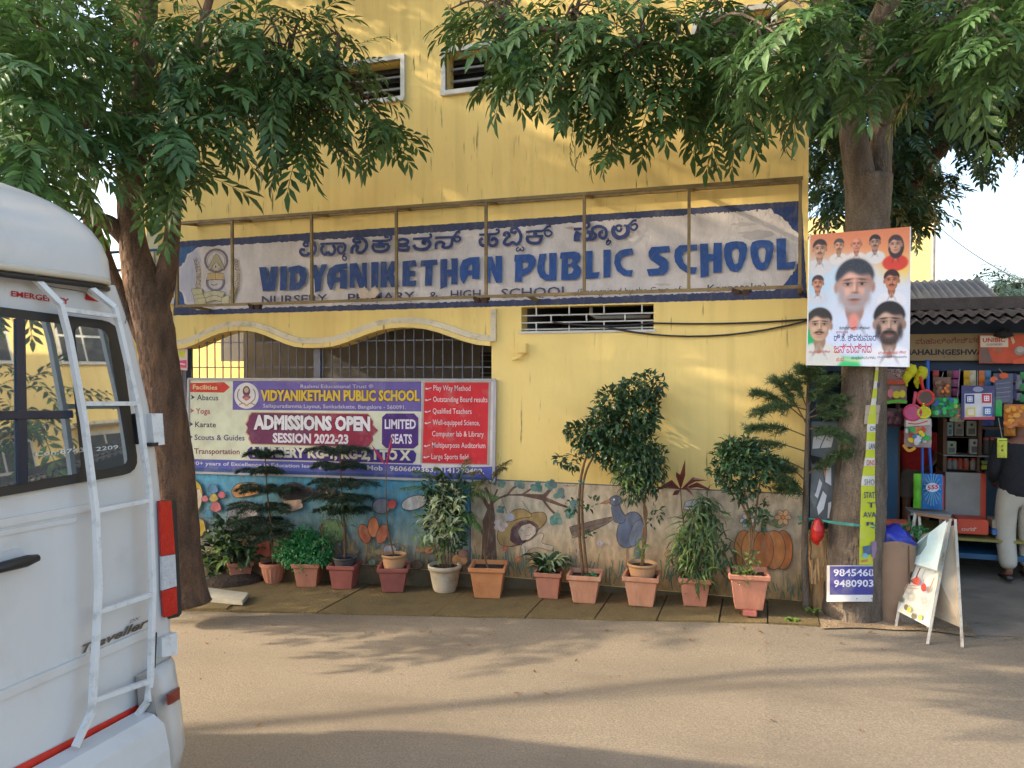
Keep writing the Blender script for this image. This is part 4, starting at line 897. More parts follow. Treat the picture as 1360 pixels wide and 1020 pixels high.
# ---- right street tree
gr_ = gnd(1134, 826)
tr = thing("street_tree", "thick straight street tree with a party poster tied to its trunk beside the shop", "tree", (gr_.x, gr_.y, gr_.z))
limb(tr, "trunk", [(1132, 838, 86, 6.5), (1132, 815, 76, 6.5), (1134, 760, 72, 6.5), (1138, 700, 70, 6.5), (1143, 640, 64, 6.5), (1146, 560, 58, 6.5), (1148, 480, 56, 6.5), (1150, 380, 55, 6.5), (1152, 290, 56, 6.5), (1153, 235, 60, 6.5)], M['bark2'], 20, .03)
limb(tr, "limb", [(1147, 262, 40, 6.48), (1136, 200, 36, 6.45), (1130, 150, 34, 6.4), (1122, 90, 34, 6.3), (1108, 40, 30, 6.2), (1080, -40, 24, 6.0), (1040, -150, 18, 5.9)], M['bark2'], 14)
limb(tr, "limb", [(1163, 262, 34, 6.52), (1170, 200, 28, 6.55), (1170, 150, 28, 6.55), (1162, 100, 34, 6.5), (1160, 50, 34, 6.4), (1180, 0, 30, 6.2), (1200, -120, 22, 6.0)], M['bark2'], 14)
limb(tr, "limb", [(1168, 165, 16, 6.5), (1195, 145, 15, 6.4), (1225, 125, 14, 6.2), (1262, 100, 11, 6.0), (1310, 60, 8, 5.6), (1350, 20, 6, 5.2)], M['bark2'], 10)
limb(tr, "limb", [(1120, 80, 18, 6.3), (1070, 55, 18, 6.2), (1000, 45, 15, 6.2), (920, 60, 12, 6.2), (850, 60, 9, 6.2), (760, 40, 7, 6.2), (680, 40, 5, 6.3)], M['bark2'], 10)
cr = [(598, 12, 14, 6.6, 5), (640, 16, 24, 6.4, 10), (625, 35, 10, 6.5, 3), (690, 20, 44, 6.3, 26), (672, 62, 26, 6.2, 13), (680, 100, 14, 6.3, 6), (665, 88, 12, 6.3, 4), (700, 85, 26, 6.2, 15), (740, 50, 48, 6.0, 30), (735, 100, 26, 5.9, 14), (745, 122, 10, 6.0, 4), (790, 60, 48, 5.9, 30), (790, 110, 34, 6.1, 20), (782, 150, 20, 6.3, 10), (805, 175, 22, 6.4, 11), (812, 205, 11, 6.4, 4), (825, 130, 26, 6.1, 14), (845, 80, 45, 5.9, 26), (835, 15, 45, 6.1, 24), (760, 5, 45, 6.2, 24), (870, 130, 26, 6.1, 14), (880, 165, 16, 6.3, 7), (905, 120, 34, 6.1, 18), (935, 150, 20, 6.3, 9), (938, 180, 10, 6.3, 3), (900, 50, 45, 5.9, 24), (960, 90, 40, 5.9, 24), (965, 145, 22, 6.3, 10), (978, 175, 9, 6.4, 3), (1000, 60, 40, 5.7, 22), (1005, 115, 28, 6.0, 14), (1025, 95, 34, 5.4, 18), (1045, 135, 20, 5.7, 9), (960, 10, 45, 6.0, 22), (1040, 50, 45, 5.0, 24), (1075, 30, 36, 4.9, 18), (1080, 80, 30, 5.1, 14), (1120, 12, 34, 4.9, 12), (1140, 100, 24, 5.2, 10), (1150, 128, 14, 5.2, 5), (1190, 100, 26, 5.5, 10), (1215, 60, 30, 5.6, 12), (1215, 10, 36, 5.4, 12), (1270, 20, 40, 5.2, 16), (1300, 50, 34, 4.9, 16), (1330, 30, 40, 4.7, 18), (1340, 70, 26, 4.7, 11), (1260, 70, 26, 5.3, 10), (1350, -10, 40, 4.7, 14), (1170, 60, 34, 5.7, 16), (1120, 85, 26, 5.5, 12), (1235, 105, 26, 5.6, 12), (1290, 95, 30, 5.2, 12), (1100, 110, 26, 5.6, 12), (1210, 40, 30, 5.7, 12), (1240, -20, 40, 5.4, 14)]
twigs(tr, [tuple(atz(*q)) for q in [(1070, 55, 6.2), (1000, 45, 6.2), (920, 60, 6.2), (850, 60, 6.2), (760, 40, 6.2), (680, 40, 6.3), (1122, 90, 6.3), (1225, 125, 6.2), (1262, 100, 6.0), (1310, 60, 5.6), (1160, 50, 6.4)]], cr, M['bark2'])
up = []
for k in range(40):
    a = R.uniform(0, 2*math.pi); rr = 2.9*math.sqrt(R.random())
    up.append(((.4+rr*math.cos(a)*1.1, 5.3+rr*.6*math.sin(a), 6.0+2.2*R.random()), R.uniform(.45, .7), 26))
crown(tr, clus(cr)+up, M['leaf'], FT, 300, scale=.94, dens=.72, ymax=None, floor=lambda P: (above(P)) & ((P[:, 1] < 7.1) | (P[:, 0] > .6)))

# ---- tree standing behind the shop
tb = thing("background_tree", "dark dense tree standing behind the shop and the corner of the yellow school", "tree", (1.55, 11.6, 0))
q = MB(); q.tube(sm([(1.55, 11.6, -.2), (1.6, 11.6, 2.5), (1.5, 11.5, 4.6), (1.9, 11.4, 7)], 4), [.22]*5+[.2]*4+[.12]*4, 12, jit=.03); q.build("trunk", M['bark'], tb, True)
for e in ((-.4, 11.2, 6.4), (3.4, 11.2, 6.6), (2.6, 10.8, 5.6), (.4, 11.0, 5.0)):
    q = MB(); q.tube(sm([(1.55, 11.5, 4.2), ((1.55+e[0])/2, 11.3, 5.4), e], 4), [.11-.01*i for i in range(9)], 8); q.build("limb", M['bark'], tb, True)
cb = []
for k in range(150):
    px = R.uniform(1085, 1400); lim = 265 if px < 1130 else (300 if px < 1215 else 255 if px < 1260 else 215 if px < 1330 else 190)
    py = R.uniform(-120, lim-25)
    cb.append((px, py, R.uniform(22, 40), R.uniform(9.6, 12), 30))
cb += [(1092, 255, 22, 10.4, 14), (1105, 285, 12, 10.4, 6), (1195, 285, 16, 10.2, 8), (1215, 270, 20, 10.2, 12), (1240, 245, 18, 10.5, 10), (1270, 235, 14, 10.5, 7), (1110, 250, 20, 10.8, 10), (1300, 215, 18, 10.5, 10), (1345, 185, 24, 10.5, 14)]
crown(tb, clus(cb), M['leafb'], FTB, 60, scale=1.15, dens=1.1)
ft = thing("distant_tree", "small green tree far beyond the shop roofs", "tree", tuple(onY(1345, 492, 30).xy)+(0,))
c_ = onY(1348, 385, 30); q = MB(); q.tube([(c_.x, 30, 0), (c_.x, 30, 3), (c_.x+.1, 30, 5)], [.2, .17, .08], 8); q.build("trunk", M['bark'], ft)
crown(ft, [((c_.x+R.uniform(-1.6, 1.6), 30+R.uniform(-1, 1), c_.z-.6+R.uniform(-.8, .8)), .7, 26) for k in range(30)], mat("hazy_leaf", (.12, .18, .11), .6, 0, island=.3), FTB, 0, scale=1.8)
# street tree beyond the right edge, mirrored in the van window
t_ = thing("street_tree", "street tree beyond the right edge of the photo beside the shop", "tree", (5.6, 7.3, .04))
q = MB(); q.tube(sm([(5.6, 7.3, -.1), (5.7, 7.3, 2), (5.5, 7.3, 3.6), (5.7, 7.2, 6)], 4), [.2-.01*k for k in range(13)], 12, jit=.03); q.build("trunk", M['bark'], t_, True)
crown(t_, [((5.6+1.3*R.uniform(-1, 1), 7.3+1.3*R.uniform(-1, 1), 3.4+3.0*R.random()), R.uniform(.5, .8), 18) for k in range(26)], M['leaf'], FTB, 0, scale=1.6)
# street trees further left, out of the frame, that shade the wall
for i, (x, y) in enumerate(((-9.5, 5.7), (-14.5, 5.9))):
    t_ = thing("street_tree", ("street tree standing left of the frame along the school wall", "farthest street tree to the left along the pavement")[i], "tree", (x, y, gz(x)))
    q = MB(); q.tube(sm([(x, y, gz(x)-.2), (x+.1, y, 2), (x-.1, y+.1, 3.6), (x+.2, y, 6)], 4), [.24-.012*k for k in range(13)], 12, jit=.03); q.build("trunk", M['bark'], t_, True)
    cc = [((x+1.9*R.uniform(-1, 1)-.2, y+1.3*R.uniform(-1, 1)+.1, 2.6+5.0*R.random()), R.uniform(.5, .8), 22) for k in range(80)]
    crown(t_, cc, M['leaf'], FTB, 0, scale=2.0, ymax=7.0)

# ------------------------------------------------------------------ potted plants
def sq_pot(cx, cy, z0, wb, wt, h, m, root, rot=0, name="pot", n=4, rim=.02):
    b = MB(); a0 = math.pi/4+rot; q = math.sqrt(2)/2
    prof = [(wb*q*.98, 0), (wb*q*1.02, .012), ((wb+(wt-wb)*.8)*q, h-.045), ((wt+.004)*q, h-.043), ((wt+rim)*q, h-.038), ((wt+rim+.004)*q, h-.004), ((wt+rim)*q, h), ((wt-.02)*q, h), ((wt-.035)*q, h-.04)]
    b.lathe((cx, cy, z0), prof, 4, rot=a0); o = b.build(name, m, root)
    bv = o.modifiers.new("bevel", 'BEVEL'); bv.width = .006; bv.segments = 2; bv.limit_method = 'ANGLE'
    s = MB(); s.lathe((cx, cy, z0), [(.001, h-.035), ((wt-.035)*q, h-.04)], 4, rot=a0); s.f = s.f[:4]; s.m = s.m[:4]; s.build("soil", M['soil'], root); return z0+h
def rd_pot(cx, cy, z0, rb, rt, h, m, root, flute=0, swirl=0, name="pot"):
    b = MB(); n = 32; c = Vector((cx, cy, z0)); prof = [(rb*.97, 0), (rb, .01)]
    for i in range(1, 7): t = i/7; prof.append((rb+(rt-rb)*(t**.8), h*t*.82))
    prof += [(rt, h*.83), (rt*1.08, h*.84), (rt*1.10, h*.98), (rt*1.07, h), (rt*.97, h), (rt*.93, h-.03)]
    vs = []
    for (r, z) in prof:
        for j in range(n):
            a = 2*math.pi*j/n; k = 1
            if flute and .02 < z < h*.83: k = 1-.045*(j % 2)
            if swirl and .02 < z < h*.83: k = 1-.05*max(0, math.sin(4*a+z*28))**2
            vs.append(c+Vector((math.cos(a)*r*k, math.sin(a)*r*k, z)))
    fs = [(i*n+j, i*n+(j+1) % n, (i+1)*n+(j+1) % n, (i+1)*n+j) for i in range(len(prof)-1) for j in range(n)]
    b.add(vs, fs); o = b.build(name, m, root, not flute)
    s = MB(); s.add([c+Vector((math.cos(6.28*j/16)*rt*.95, math.sin(6.28*j/16)*rt*.95, h-.03)) for j in range(16)], [tuple(range(16))]); s.build("soil", M['soil'], root); return z0+h
def P_(px, py, back=.13, dz=.02):
    g = gnd(px, py); r = Vector((g.x, g.y, 0)).normalized(); g = g+Vector((0, back*.62, 0)); g.x += r.x*.02; g.z = gz(g.x)+dz; return g
def stem(root, pts, rad, m=None, name="stem", n=7):
    pts = sm(pts, 5); b = MB(); b.tube(pts, [rad*(1-.55*i/(len(pts)-1)) for i in range(len(pts))], n); return b.build(name, m or M['stem'], root, True)
def bush(root, name, rows, Y, m, L, Wd, droop=.3, out=.5, up=0, zj=.12, flatten=1, kind="stuff"):
    """rows: px, py, radius px, count ; leaves in balls round points of the plane Y"""
    PP = []; DD = []
    for px, py, r, n in rows:
        c = np.array(onY(px, py, Y)); rr = r*pxm(Vector(c)); u = unit(NR.normal(size=(n, 3)))
        p = c+u*rr*NR.uniform(.2, 1, (n, 1))**.5*np.array([1, min(1, zj/max(rr, .01)), flatten]); PP.append(p); DD.append(u*out+NR.normal(size=(n, 3))*.5+np.array([0, -.1, up]))
    P = np.vstack(PP); Dd = np.vstack(DD); n = len(P); P[:, 1] = np.minimum(P[:, 1], 7.24)
    nn = NR.normal(size=(n, 3))*.4+np.array([0, -.3, 1])
    V, Fc = leaf_arrays(P, Dd, nn, L*NR.uniform(.7, 1.25, n), Wd*NR.uniform(.8, 1.2, n), droop)
    V[:, 1] = np.minimum(V[:, 1], 7.255)
    return leaf_mesh_obj(name, V, Fc, m, root, kind)
def araucaria(root, base, px_base, px_top, tiers, m, Y, stem_r=.012, name_m=None):
    """tiers: (py, half width px, rise px, branches); real whorls of feathery branches"""
    b0 = base; top = onY(*px_top, Y)
    pts = [b0, Vector((onY(px_base[0], px_base[1], Y).x, Y, onY(*px_base, Y).z)), top]
    stem(root, [b0, b0.lerp(top, .33)+Vector((.01, 0, 0)), b0.lerp(top, .66)+Vector((-.008, 0, 0)), top], stem_r)
    for ti, (py, hw, rise, nb) in enumerate(tiers):
        t = (onY(px_top[0], py, Y).z-b0.z)/(top.z-b0.z); c = b0.lerp(top, t); k = pxm(c); Lb = hw*k; PP = []; DD = []; LL = []; br = MB()
        a0 = R.uniform(0, 6.28)
        for j in range(nb):
            a = a0+2*math.pi*j/nb+R.uniform(-.2, .2); L_ = Lb*R.uniform(.8, 1.1); d = Vector((math.cos(a), math.sin(a), 0))
            if c.y+d.y*L_ > 7.24: L_ = min(L_, (7.24-c.y)/max(d.y, .1))
            side = Vector((-d.y, d.x, 0)); line = []
            for i in range(7):
                s = i/6; line.append(c+d*L_*s+Vector((0, 0, rise*k*(math.sin(s*1.9)*.9-.55*s*s))))
            br.tube(line, [.005*(1-.7*i/6) for i in range(7)], 5)
            for i in range(2, 26):   # side sprays
                s = i/25; f = s*6; i0 = min(5, int(f)); p = Vector(line[i0]).lerp(Vector(line[i0+1]), f-i0)
                for sg in (-1, 1):
                    ls = L_*.34*math.sin(math.pi*min(1, s*.8+.12))*R.uniform(.8, 1.2); dd = (d*.75+side*sg+Vector((0, 0, R.uniform(-.35, .1)))).normalized()
                    for q in range(6):
                        pq = p+dd*ls*(q/6)-Vector((0, 0, .02*(q/6)**2))
                        for w in range(3):
                            PP.append(tuple(pq)); DD.append(tuple(dd*.8+Vector((R.uniform(-.7, .7), R.uniform(-.7, .7), R.uniform(-.3, .6))))); LL.append(R.uniform(.026, .05))
        n = len(PP); P = np.array(PP); Dd = np.array(DD); L_ = np.array(LL); Dd = unit(Dd); S_ = unit(np.cross(Dd, NR.normal(size=(n, 3))))
        wv = (.0028+0*L_)[:, None]; V = np.stack([P-S_*wv, P+S_*wv, P+Dd*L_[:, None]], 1).reshape(-1, 3); V[:, 1] = np.minimum(V[:, 1], 7.262)
        me = MB(); me.v = V.tolist(); me.f = [(3*i, 3*i+1, 3*i+2) for i in range(n)]; me.m = [0]*n; me.mats = [m]
        w = br.build("branch_whorl", M['stem'], root); me.build("needles", m, w, kind="stuff")
def strap(root, name, c, a, L, Wd, m, rise=.9, droop=1.1, ymax=7.24):
    d = Vector((math.cos(a), math.sin(a), 0)); s = Vector((-d.y, d.x, 0)); V = []
    for i in range(6):
        t = i/5; p = c+d*L*t*.75+Vector((0, 0, L*(rise*t-droop*t*t*.75))); w = Wd*(math.sin(math.pi*min(.97, t*.86+.12)))/2
        p.y = min(p.y, ymax)
        V += [p-s*w+Vector((0, 0, w*.5)), p, p+s*w+Vector((0, 0, w*.5))]
    for v in V: v.y = min(v.y, ymax)
    b = MB(); b.add(V, [f for i in range(5) for f in ((3*i, 3*i+1, 3*i+4, 3*i+3), (3*i+1, 3*i+2, 3*i+5, 3*i+4))]); return b.build(name, m, root, True)
def palm(root, c, tip, m, sag=.12, n=20, ll=.13):
    c = Vector(c); tip = Vector(tip); mid = c.lerp(tip, .5)+Vector((0, 0, sag)); line = sm([c, mid, tip], 10); fr_ = MB(); fr_.tube(line, [.005]*len(line), 5)
    o = fr_.build("frond", m, root); PP = []; DD = []; LL = []
    dirn = (tip-c).normalized(); side = Vector((-dirn.y, dirn.x, 0)); side = side.normalized() if side.length > .1 else Vector((1, 0, 0))
    for i in range(4, len(line)):
        s = i/(len(line)-1); p = line[i]; t = unit(np.array(line[min(i+1, len(line)-1)])-np.array(line[i-1]))
        for sg in (-1, 1):
            for k in range(2): PP.append(tuple(np.array(p)+t*R.uniform(0, .012))); DD.append(tuple(t*.7+np.array(side)*sg*.8+np.array([0, 0, R.uniform(-.5, .15)]))); LL.append(ll*math.sin(math.pi*min(.95, s*.75+.15)))
    P = np.array(PP); P[:, 1] = np.minimum(P[:, 1], 7.2)
    V, Fc = leaf_arrays(P, np.array(DD), np.array([[0, -.2, 1.]]*len(P)), np.array(LL), .012, .35); V[:, 1] = np.minimum(V[:, 1], 7.255)
    leaf_mesh_obj("leaflets", V, Fc, m, o, "stuff")
GRP = "potted plants lined up along the mural wall"
def pot_thing(label, g): return thing("potted_plant", label, "potted plant", (g.x, g.y, g.z), GRP)
# 1 leafy plant beside the left tree
g = P_(312, 776, .16); t = pot_thing("leafy green plant in a cornered terracotta pot nearest the left tree trunk", g); zt0 = sq_pot(g.x, g.y, g.z, .19, .25, .22, M['terra'], t, rot=.75)
bush(t, "leaves", [(305, 715, 30, 130), (285, 735, 20, 70), (325, 725, 24, 90), (275, 755, 12, 26), (300, 750, 24, 60)], g.y-.02, M['leafd'], .11, .055, .4, .7, .2)
bush(t, "young_leaves", [(300, 728, 26, 26), (292, 745, 20, 22)], g.y-.12, M['leafy'], .10, .05, .4, .7, .2)
q = MB(); q.lathe((g.x-.05, g.y+.02, gz(g.x)+.02), [(.34, 0), (.3, .05), (.18, .09), (.01, .11)], 14); q.build("leaf_heap", M['soil'], None, kind="stuff")
# 2 Norfolk pine, round ribbed pot
g = P_(358, 778, .14); t = pot_thing("dark tiered conifer in a round ribbed terracotta pot", g); zt0 = rd_pot(g.x, g.y, g.z, .085, .135, .22, M['terra'], t, flute=1)
araucaria(t, Vector((g.x, g.y, zt0-.03)), (358, 745), (352, 606), [(608, 26, 16, 5), (628, 36, 12, 6), (652, 48, 12, 7), (676, 56, 12, 7), (694, 60, 10, 8), (708, 52, 8, 7)], M['needle'], g.y)
# 3 bright ferny shrub
g = P_(405, 782, .15); t = pot_thing("bright green feathery shrub in a square terracotta pot", g); zt0 = sq_pot(g.x, g.y, g.z, .20, .27, .25, M['terra'], t, rot=.3)
stem(t, [Vector((g.x, g.y, zt0-.05)), Vector((g.x, g.y, zt0+.15))], .012)
bush(t, "leaves", [(402, 732, 26, 600), (385, 732, 20, 300), (424, 730, 20, 300), (405, 720, 20, 300), (405, 748, 16, 160), (374, 734, 10, 90), (432, 742, 10, 80)], g.y-.03, M['leafg'], .05, .026, .3, .8, .1)
# 4 pot on pot with Norfolk pine
SP = "square terracotta pots carrying a second pot"
g = P_(453, 785, .15); s_ = thing("square_pot", "reddish square terracotta pot under the grey plastic pot", "flower pot", (g.x, g.y, g.z), SP); zt0 = sq_pot(g.x, g.y, g.z, .20, .27, .25, M['terra2'], s_, rot=.2)
t = thing("potted_plant", "tall tiered conifer in a grey plastic pot set on a reddish square pot", "potted plant", (g.x, g.y, zt0-.035), GRP); z2 = rd_pot(g.x, g.y, zt0-.035, .09, .115, .10, M['potg'], t)
araucaria(t, Vector((g.x, g.y, z2-.03)), (453, 738), (452, 590), [(603, 42, 16, 6), (622, 44, 12, 6), (645, 48, 12, 7), (665, 46, 12, 7), (680, 38, 10, 6)], M['needle'], g.y)
bush(t, "drooping_leaves", [(452, 668, 22, 80), (445, 690, 24, 60), (432, 720, 10, 30)], g.y-.05, M['needle2'], .10, .012, .8, .5, -.2)
# 5 cordyline pot
g = P_(519, 789, .15); s_ = thing("square_pot", "reddish square terracotta pot under the streaked beige round pot", "flower pot", (g.x, g.y, g.z), SP); zt0 = sq_pot(g.x, g.y, g.z, .20, .29, .25, M['terra2'], s_, rot=.35)
t = thing("potted_plant", "thin stemmed plant with two magenta leaves in a streaked beige pot", "potted plant", (g.x, g.y, zt0-.035), GRP); z2 = rd_pot(g.x, g.y, zt0-.035, .10, .115, .15, M['potb'], t)
A_ = onY(513, 620, g.y); stem(t, [Vector((g.x, g.y, z2-.03)), onY(515, 700, g.y), onY(513, 660, g.y), A_], .009, M['stem'])
for px, py in ((500, 598), (493, 590), (522, 575), (517, 600)):
    e = onY(px, py, g.y-.03); q = MB(); d = (e-A_); s2 = Vector((d.z, 0, -d.x)).normalized()*.018; q.add([A_, A_.lerp(e, .55)+s2, e, A_.lerp(e, .55)-s2, A_.lerp(e, .5)+Vector((0, -.012, 0))], [(0, 4, 1), (0, 3, 4), (4, 2, 1), (3, 2, 4)]); q.build("leaf", M['magenta'], t)
stem(t, [onY(514, 725, g.y), onY(528, 722, g.y), onY(540, 728, g.y)], .005)
# 6 variegated shrub and palm, swirl pot
g = P_(587, 790, .15); t = pot_thing("bushy variegated shrub with palm fronds in a pale swirled round pot", g); zt0 = rd_pot(g.x, g.y, g.z, .11, .155, .26, M['potw'], t, swirl=1)
for dx in (-12, -5, 2, 8, 14): stem(t, [Vector((g.x+dx*.004, g.y, zt0-.04)), onY(588+dx, 720, g.y), onY(588+dx*1.6, 680, g.y)], .009)
bush(t, "leaves", [(592, 665, 26, 150), (585, 690, 24, 130), (600, 715, 18, 90), (580, 650, 20, 80), (612, 690, 16, 60), (610, 650, 22, 90)], g.y-.02, M['leafd'], .085, .032, .3, .7, .1)
bush(t, "pale_leaves", [(585, 685, 24, 110), (595, 665, 22, 80), (575, 705, 15, 50), (600, 700, 14, 40)], g.y-.13, M['leafv'], .085, .03, .3, .7, .1)
bush(t, "young_leaves", [(560, 712, 10, 16), (585, 730, 12, 22), (600, 690, 16, 22), (556, 690, 8, 12)], g.y-.16, M['leafy'], .08, .03, .3, .7, .1)
for (cx_, cy_, tx, ty) in [(600, 670, 535, 648), (600, 668, 552, 625), (602, 668, 580, 622), (604, 670, 622, 610), (604, 672, 640, 640), (605, 690, 638, 700), (603, 668, 660, 660)]: palm(t, onY(cx_, cy_, g.y), onY(tx, ty, g.y-.08), M['palm'], .09)
# 7 bare stub
g = P_(645, 797, .17); t = pot_thing("nearly bare stub in a large orange square terracotta pot", g); zt0 = sq_pot(g.x, g.y, g.z, .24, .33, .30, M['terra4'], t, rot=.22)
stem(t, [Vector((g.x, g.y, zt0-.05)), onY(645, 745, g.y), onY(643, 730, g.y)], .012); stem(t, [onY(645, 745, g.y), onY(650, 735, g.y)], .006)
for (cx_, cy_, tx, ty) in [(644, 742, 640, 690), (645, 742, 652, 640)]: stem(t, [onY(cx_, cy_, g.y), onY((cx_+tx)/2+2, (cy_+ty)/2, g.y), onY(tx, ty, g.y)], .005)
for e in ((625, 628), (676, 612), (632, 648), (668, 622)): palm(t, onY(652, 642, g.y), onY(*e, g.y-.06), mat("faded_palm_leaf", (.13, .12, .04), .6, 0, island=.3, trans=.2), .05, ll=.10)
# 8 clump of white edged leaves
g = P_(727, 798, .14); t = pot_thing("clump of narrow white edged leaves in a pink square terracotta pot", g); zt0 = sq_pot(g.x, g.y, g.z, .18, .24, .25, M['terra'], t, rot=.12)
for k in range(75):
    a = R.uniform(0, 6.28); el = R.uniform(.3, 1.1); strap(t, "leaf", Vector((g.x+R.uniform(-.05, .05), g.y+R.uniform(-.05, .05), zt0-.03)), a, R.uniform(.24, .36), .036, M['leafd'] if k % 3 else M['leafv'], el+.45, el+.4)
# 9 ficus with two tall stems
g = P_(775, 804, .15); t = pot_thing("tall twin stemmed ficus with a leaning dark crown in a square pot", g); zt0 = sq_pot(g.x, g.y, g.z, .20, .29, .26, M['terra3'], t, rot=.1)
stem(t, [Vector((g.x-.02, g.y, zt0-.04)), onY(769, 700, g.y), onY(771, 640, g.y), onY(781, 600, g.y), onY(800, 560, g.y)], .017)
stem(t, [Vector((g.x+.02, g.y, zt0-.04)), onY(774, 700, g.y), onY(775, 640, g.y), onY(792, 600, g.y), onY(835, 540, g.y)], .015)
stem(t, [onY(775, 610, g.y), onY(758, 604, g.y), onY(742, 608, g.y)], .004)
q = MB(); q.tube([onY(768, 638, g.y-.02), onY(771, 642, g.y-.03), onY(777, 638, g.y-.02)], .006, 6); q.build("tie", M['string'], t)
bush(t, "crown", [(862, 512, 20, 190), (838, 522, 20, 200), (812, 535, 22, 230), (850, 545, 24, 260), (830, 560, 26, 260), (800, 560, 20, 190), (790, 575, 20, 200), (768, 578, 15, 130), (756, 572, 7, 26), (810, 580, 24, 230), (845, 580, 22, 200), (862, 560, 12, 90), (780, 592, 12, 90), (815, 605, 18, 130), (800, 598, 16, 90), (745, 612, 8, 22), (762, 612, 10, 26)], g.y, M['leafd'], .068, .032, .3, .7, -.1, zj=.22)
bush(t, "low_shoots", [(780, 668, 12, 22), (760, 672, 10, 16), (783, 712, 6, 8)], g.y-.04, M['leafd'], .055, .028, .3, .7, 0)
bush(t, "base_weeds", [(785, 767, 8, 30)], g.y-.06, M['leafg'], .035, .02, .3, .7, .2)
# 10 pot on pot with schefflera
g = P_(851, 808, .15); s_ = thing("square_pot", "weathered square terracotta pot under the plain beige round pot", "flower pot", (g.x, g.y, g.z), SP); zt0 = sq_pot(g.x, g.y, g.z, .21, .30, .27, M['terra3'], s_, rot=.05)
t = thing("potted_plant", "bushy topped plant on a twisted stem in a beige pot stacked on another", "potted plant", (g.x, g.y, zt0-.035), GRP); z2 = rd_pot(g.x, g.y, zt0-.035, .10, .125, .13, M['potb'], t)
for dx in (-2, 2, 0): stem(t, [Vector((g.x+dx*.006, g.y, z2-.04)), onY(856-dx, 710, g.y), onY(857+dx, 680, g.y), onY(853-dx*2, 650, g.y), onY(850+dx*4, 620, g.y)], .011)
bush(t, "crown", [(848, 610, 26, 260), (835, 625, 22, 180), (862, 620, 22, 190), (828, 602, 16, 90), (845, 640, 22, 170), (868, 642, 14, 70), (838, 655, 12, 40), (872, 605, 12, 60), (858, 595, 18, 110)], g.y-.02, M['leafd'], .075, .022, .5, .6, -.2, zj=.2)
bush(t, "young_leaves", [(828, 628, 14, 40), (840, 640, 14, 36), (851, 725, 6, 14), (848, 735, 5, 10)], g.y-.14, M['leafy'], .06, .02, .5, .6, -.1)
bush(t, "shoot", [(868, 690, 10, 18), (872, 680, 8, 12)], g.y-.02, M['leafd'], .05, .02, .3, .6, 0)
# 11 bamboo like plant
g = P_(922, 808, .14); t = pot_thing("weeping narrow leaved plant with a maroon leaved stem behind, square pot", g); zt0 = sq_pot(g.x, g.y, g.z, .19, .26, .25, M['terra'], t, rot=.08)
for dx in (-8, 0, 8): stem(t, [Vector((g.x+dx*.003, g.y, zt0-.04)), onY(925+dx, 700, g.y), onY(932+dx*.5, 665, g.y)], .008)
bush(t, "leaves", [(935, 668, 12, 70), (930, 690, 22, 120), (922, 715, 26, 150), (925, 745, 24, 110), (948, 690, 14, 50), (955, 730, 20, 60), (908, 735, 16, 50), (972, 745, 12, 26), (898, 745, 8, 14), (928, 762, 18, 40)], g.y-.02, M['needle2'], .13, .019, .75, .6, -.55, zj=.2)
bush(t, "pale_leaves", [(922, 725, 26, 60), (925, 755, 22, 34), (915, 700, 18, 26)], g.y-.14, M['leafy'], .12, .018, .75, .6, -.5)
A_ = onY(904, 650, g.y+.05); stem(t, [Vector((g.x-.03, g.y+.04, zt0-.04)), onY(912, 720, g.y+.05), onY(906, 680, g.y+.05), A_], .008)
for px, py in ((910, 610), (879, 645), (893, 658), (940, 638), (948, 652), (922, 660), (898, 627), (870, 652)):
    e = onY(px, py, g.y-.02+R.uniform(-.1, .1)); q = MB(); d = (e-A_); s2 = Vector((d.z, 0, -d.x)).normalized()*.022; mm = A_.lerp(e, .5)+Vector((0, -.01, .05 if py > 620 and px != 893 else 0)); q.add([A_, mm+s2, e, mm-s2, mm+Vector((0, -.012, 0))], [(0, 4, 1), (0, 3, 4), (4, 2, 1), (3, 2, 4)]); q.build("leaf", M['maroon'], t)
# 12 schefflera on a brick
g = P_(993, 821, .17, .07); t = pot_thing("big shrub of round leaf clusters in the tallest pink pot set on a brick", g); zt0 = sq_pot(g.x, g.y, g.z, .22, .31, .30, M['terra'], t, rot=.1)
bx = MB(); bx.box(g.x-.04, g.x+.075, g.y-.15, g.y+.1, gz(g.x)+.028, g.z, bev=.006); o = bx.build("brick", M['terra2'], None); origin(o, (g.x, g.y, gz(g.x)+.03)); tag(o, "red brick propping up the tall pink flower pot", "brick")
for a_ in ([(996, 740), (998, 700), (990, 660), (985, 630)], [(998, 740), (1002, 700), (1006, 665), (1010, 635)], [(996, 745), (994, 690), (975, 650), (970, 620)]): stem(t, [Vector((g.x, g.y, zt0-.04))]+[onY(x, y, g.y) for x, y in a_], .014)
bush(t, "crown", [(985, 600, 22, 210), (965, 610, 18, 120), (1000, 612, 22, 180), (975, 630, 22, 160), (1005, 635, 16, 80), (955, 628, 12, 50), (1022, 615, 12, 50), (990, 650, 16, 60), (970, 595, 14, 60), (1003, 690, 14, 40), (1010, 675, 12, 24), (980, 655, 12, 36)], g.y-.02, M['leafd'], .062, .03, .4, .7, 0, zj=.22)
bush(t, "crown_tips", [(975, 608, 22, 90), (1005, 620, 18, 50)], g.y-.16, M['leafm'], .05, .024, .4, .7, .1)
bush(t, "base_weeds", [(985, 764, 14, 60), (998, 766, 12, 50), (1000, 740, 10, 24)], g.y-.08, M['leafy'], .04, .02, .3, .7, .3)
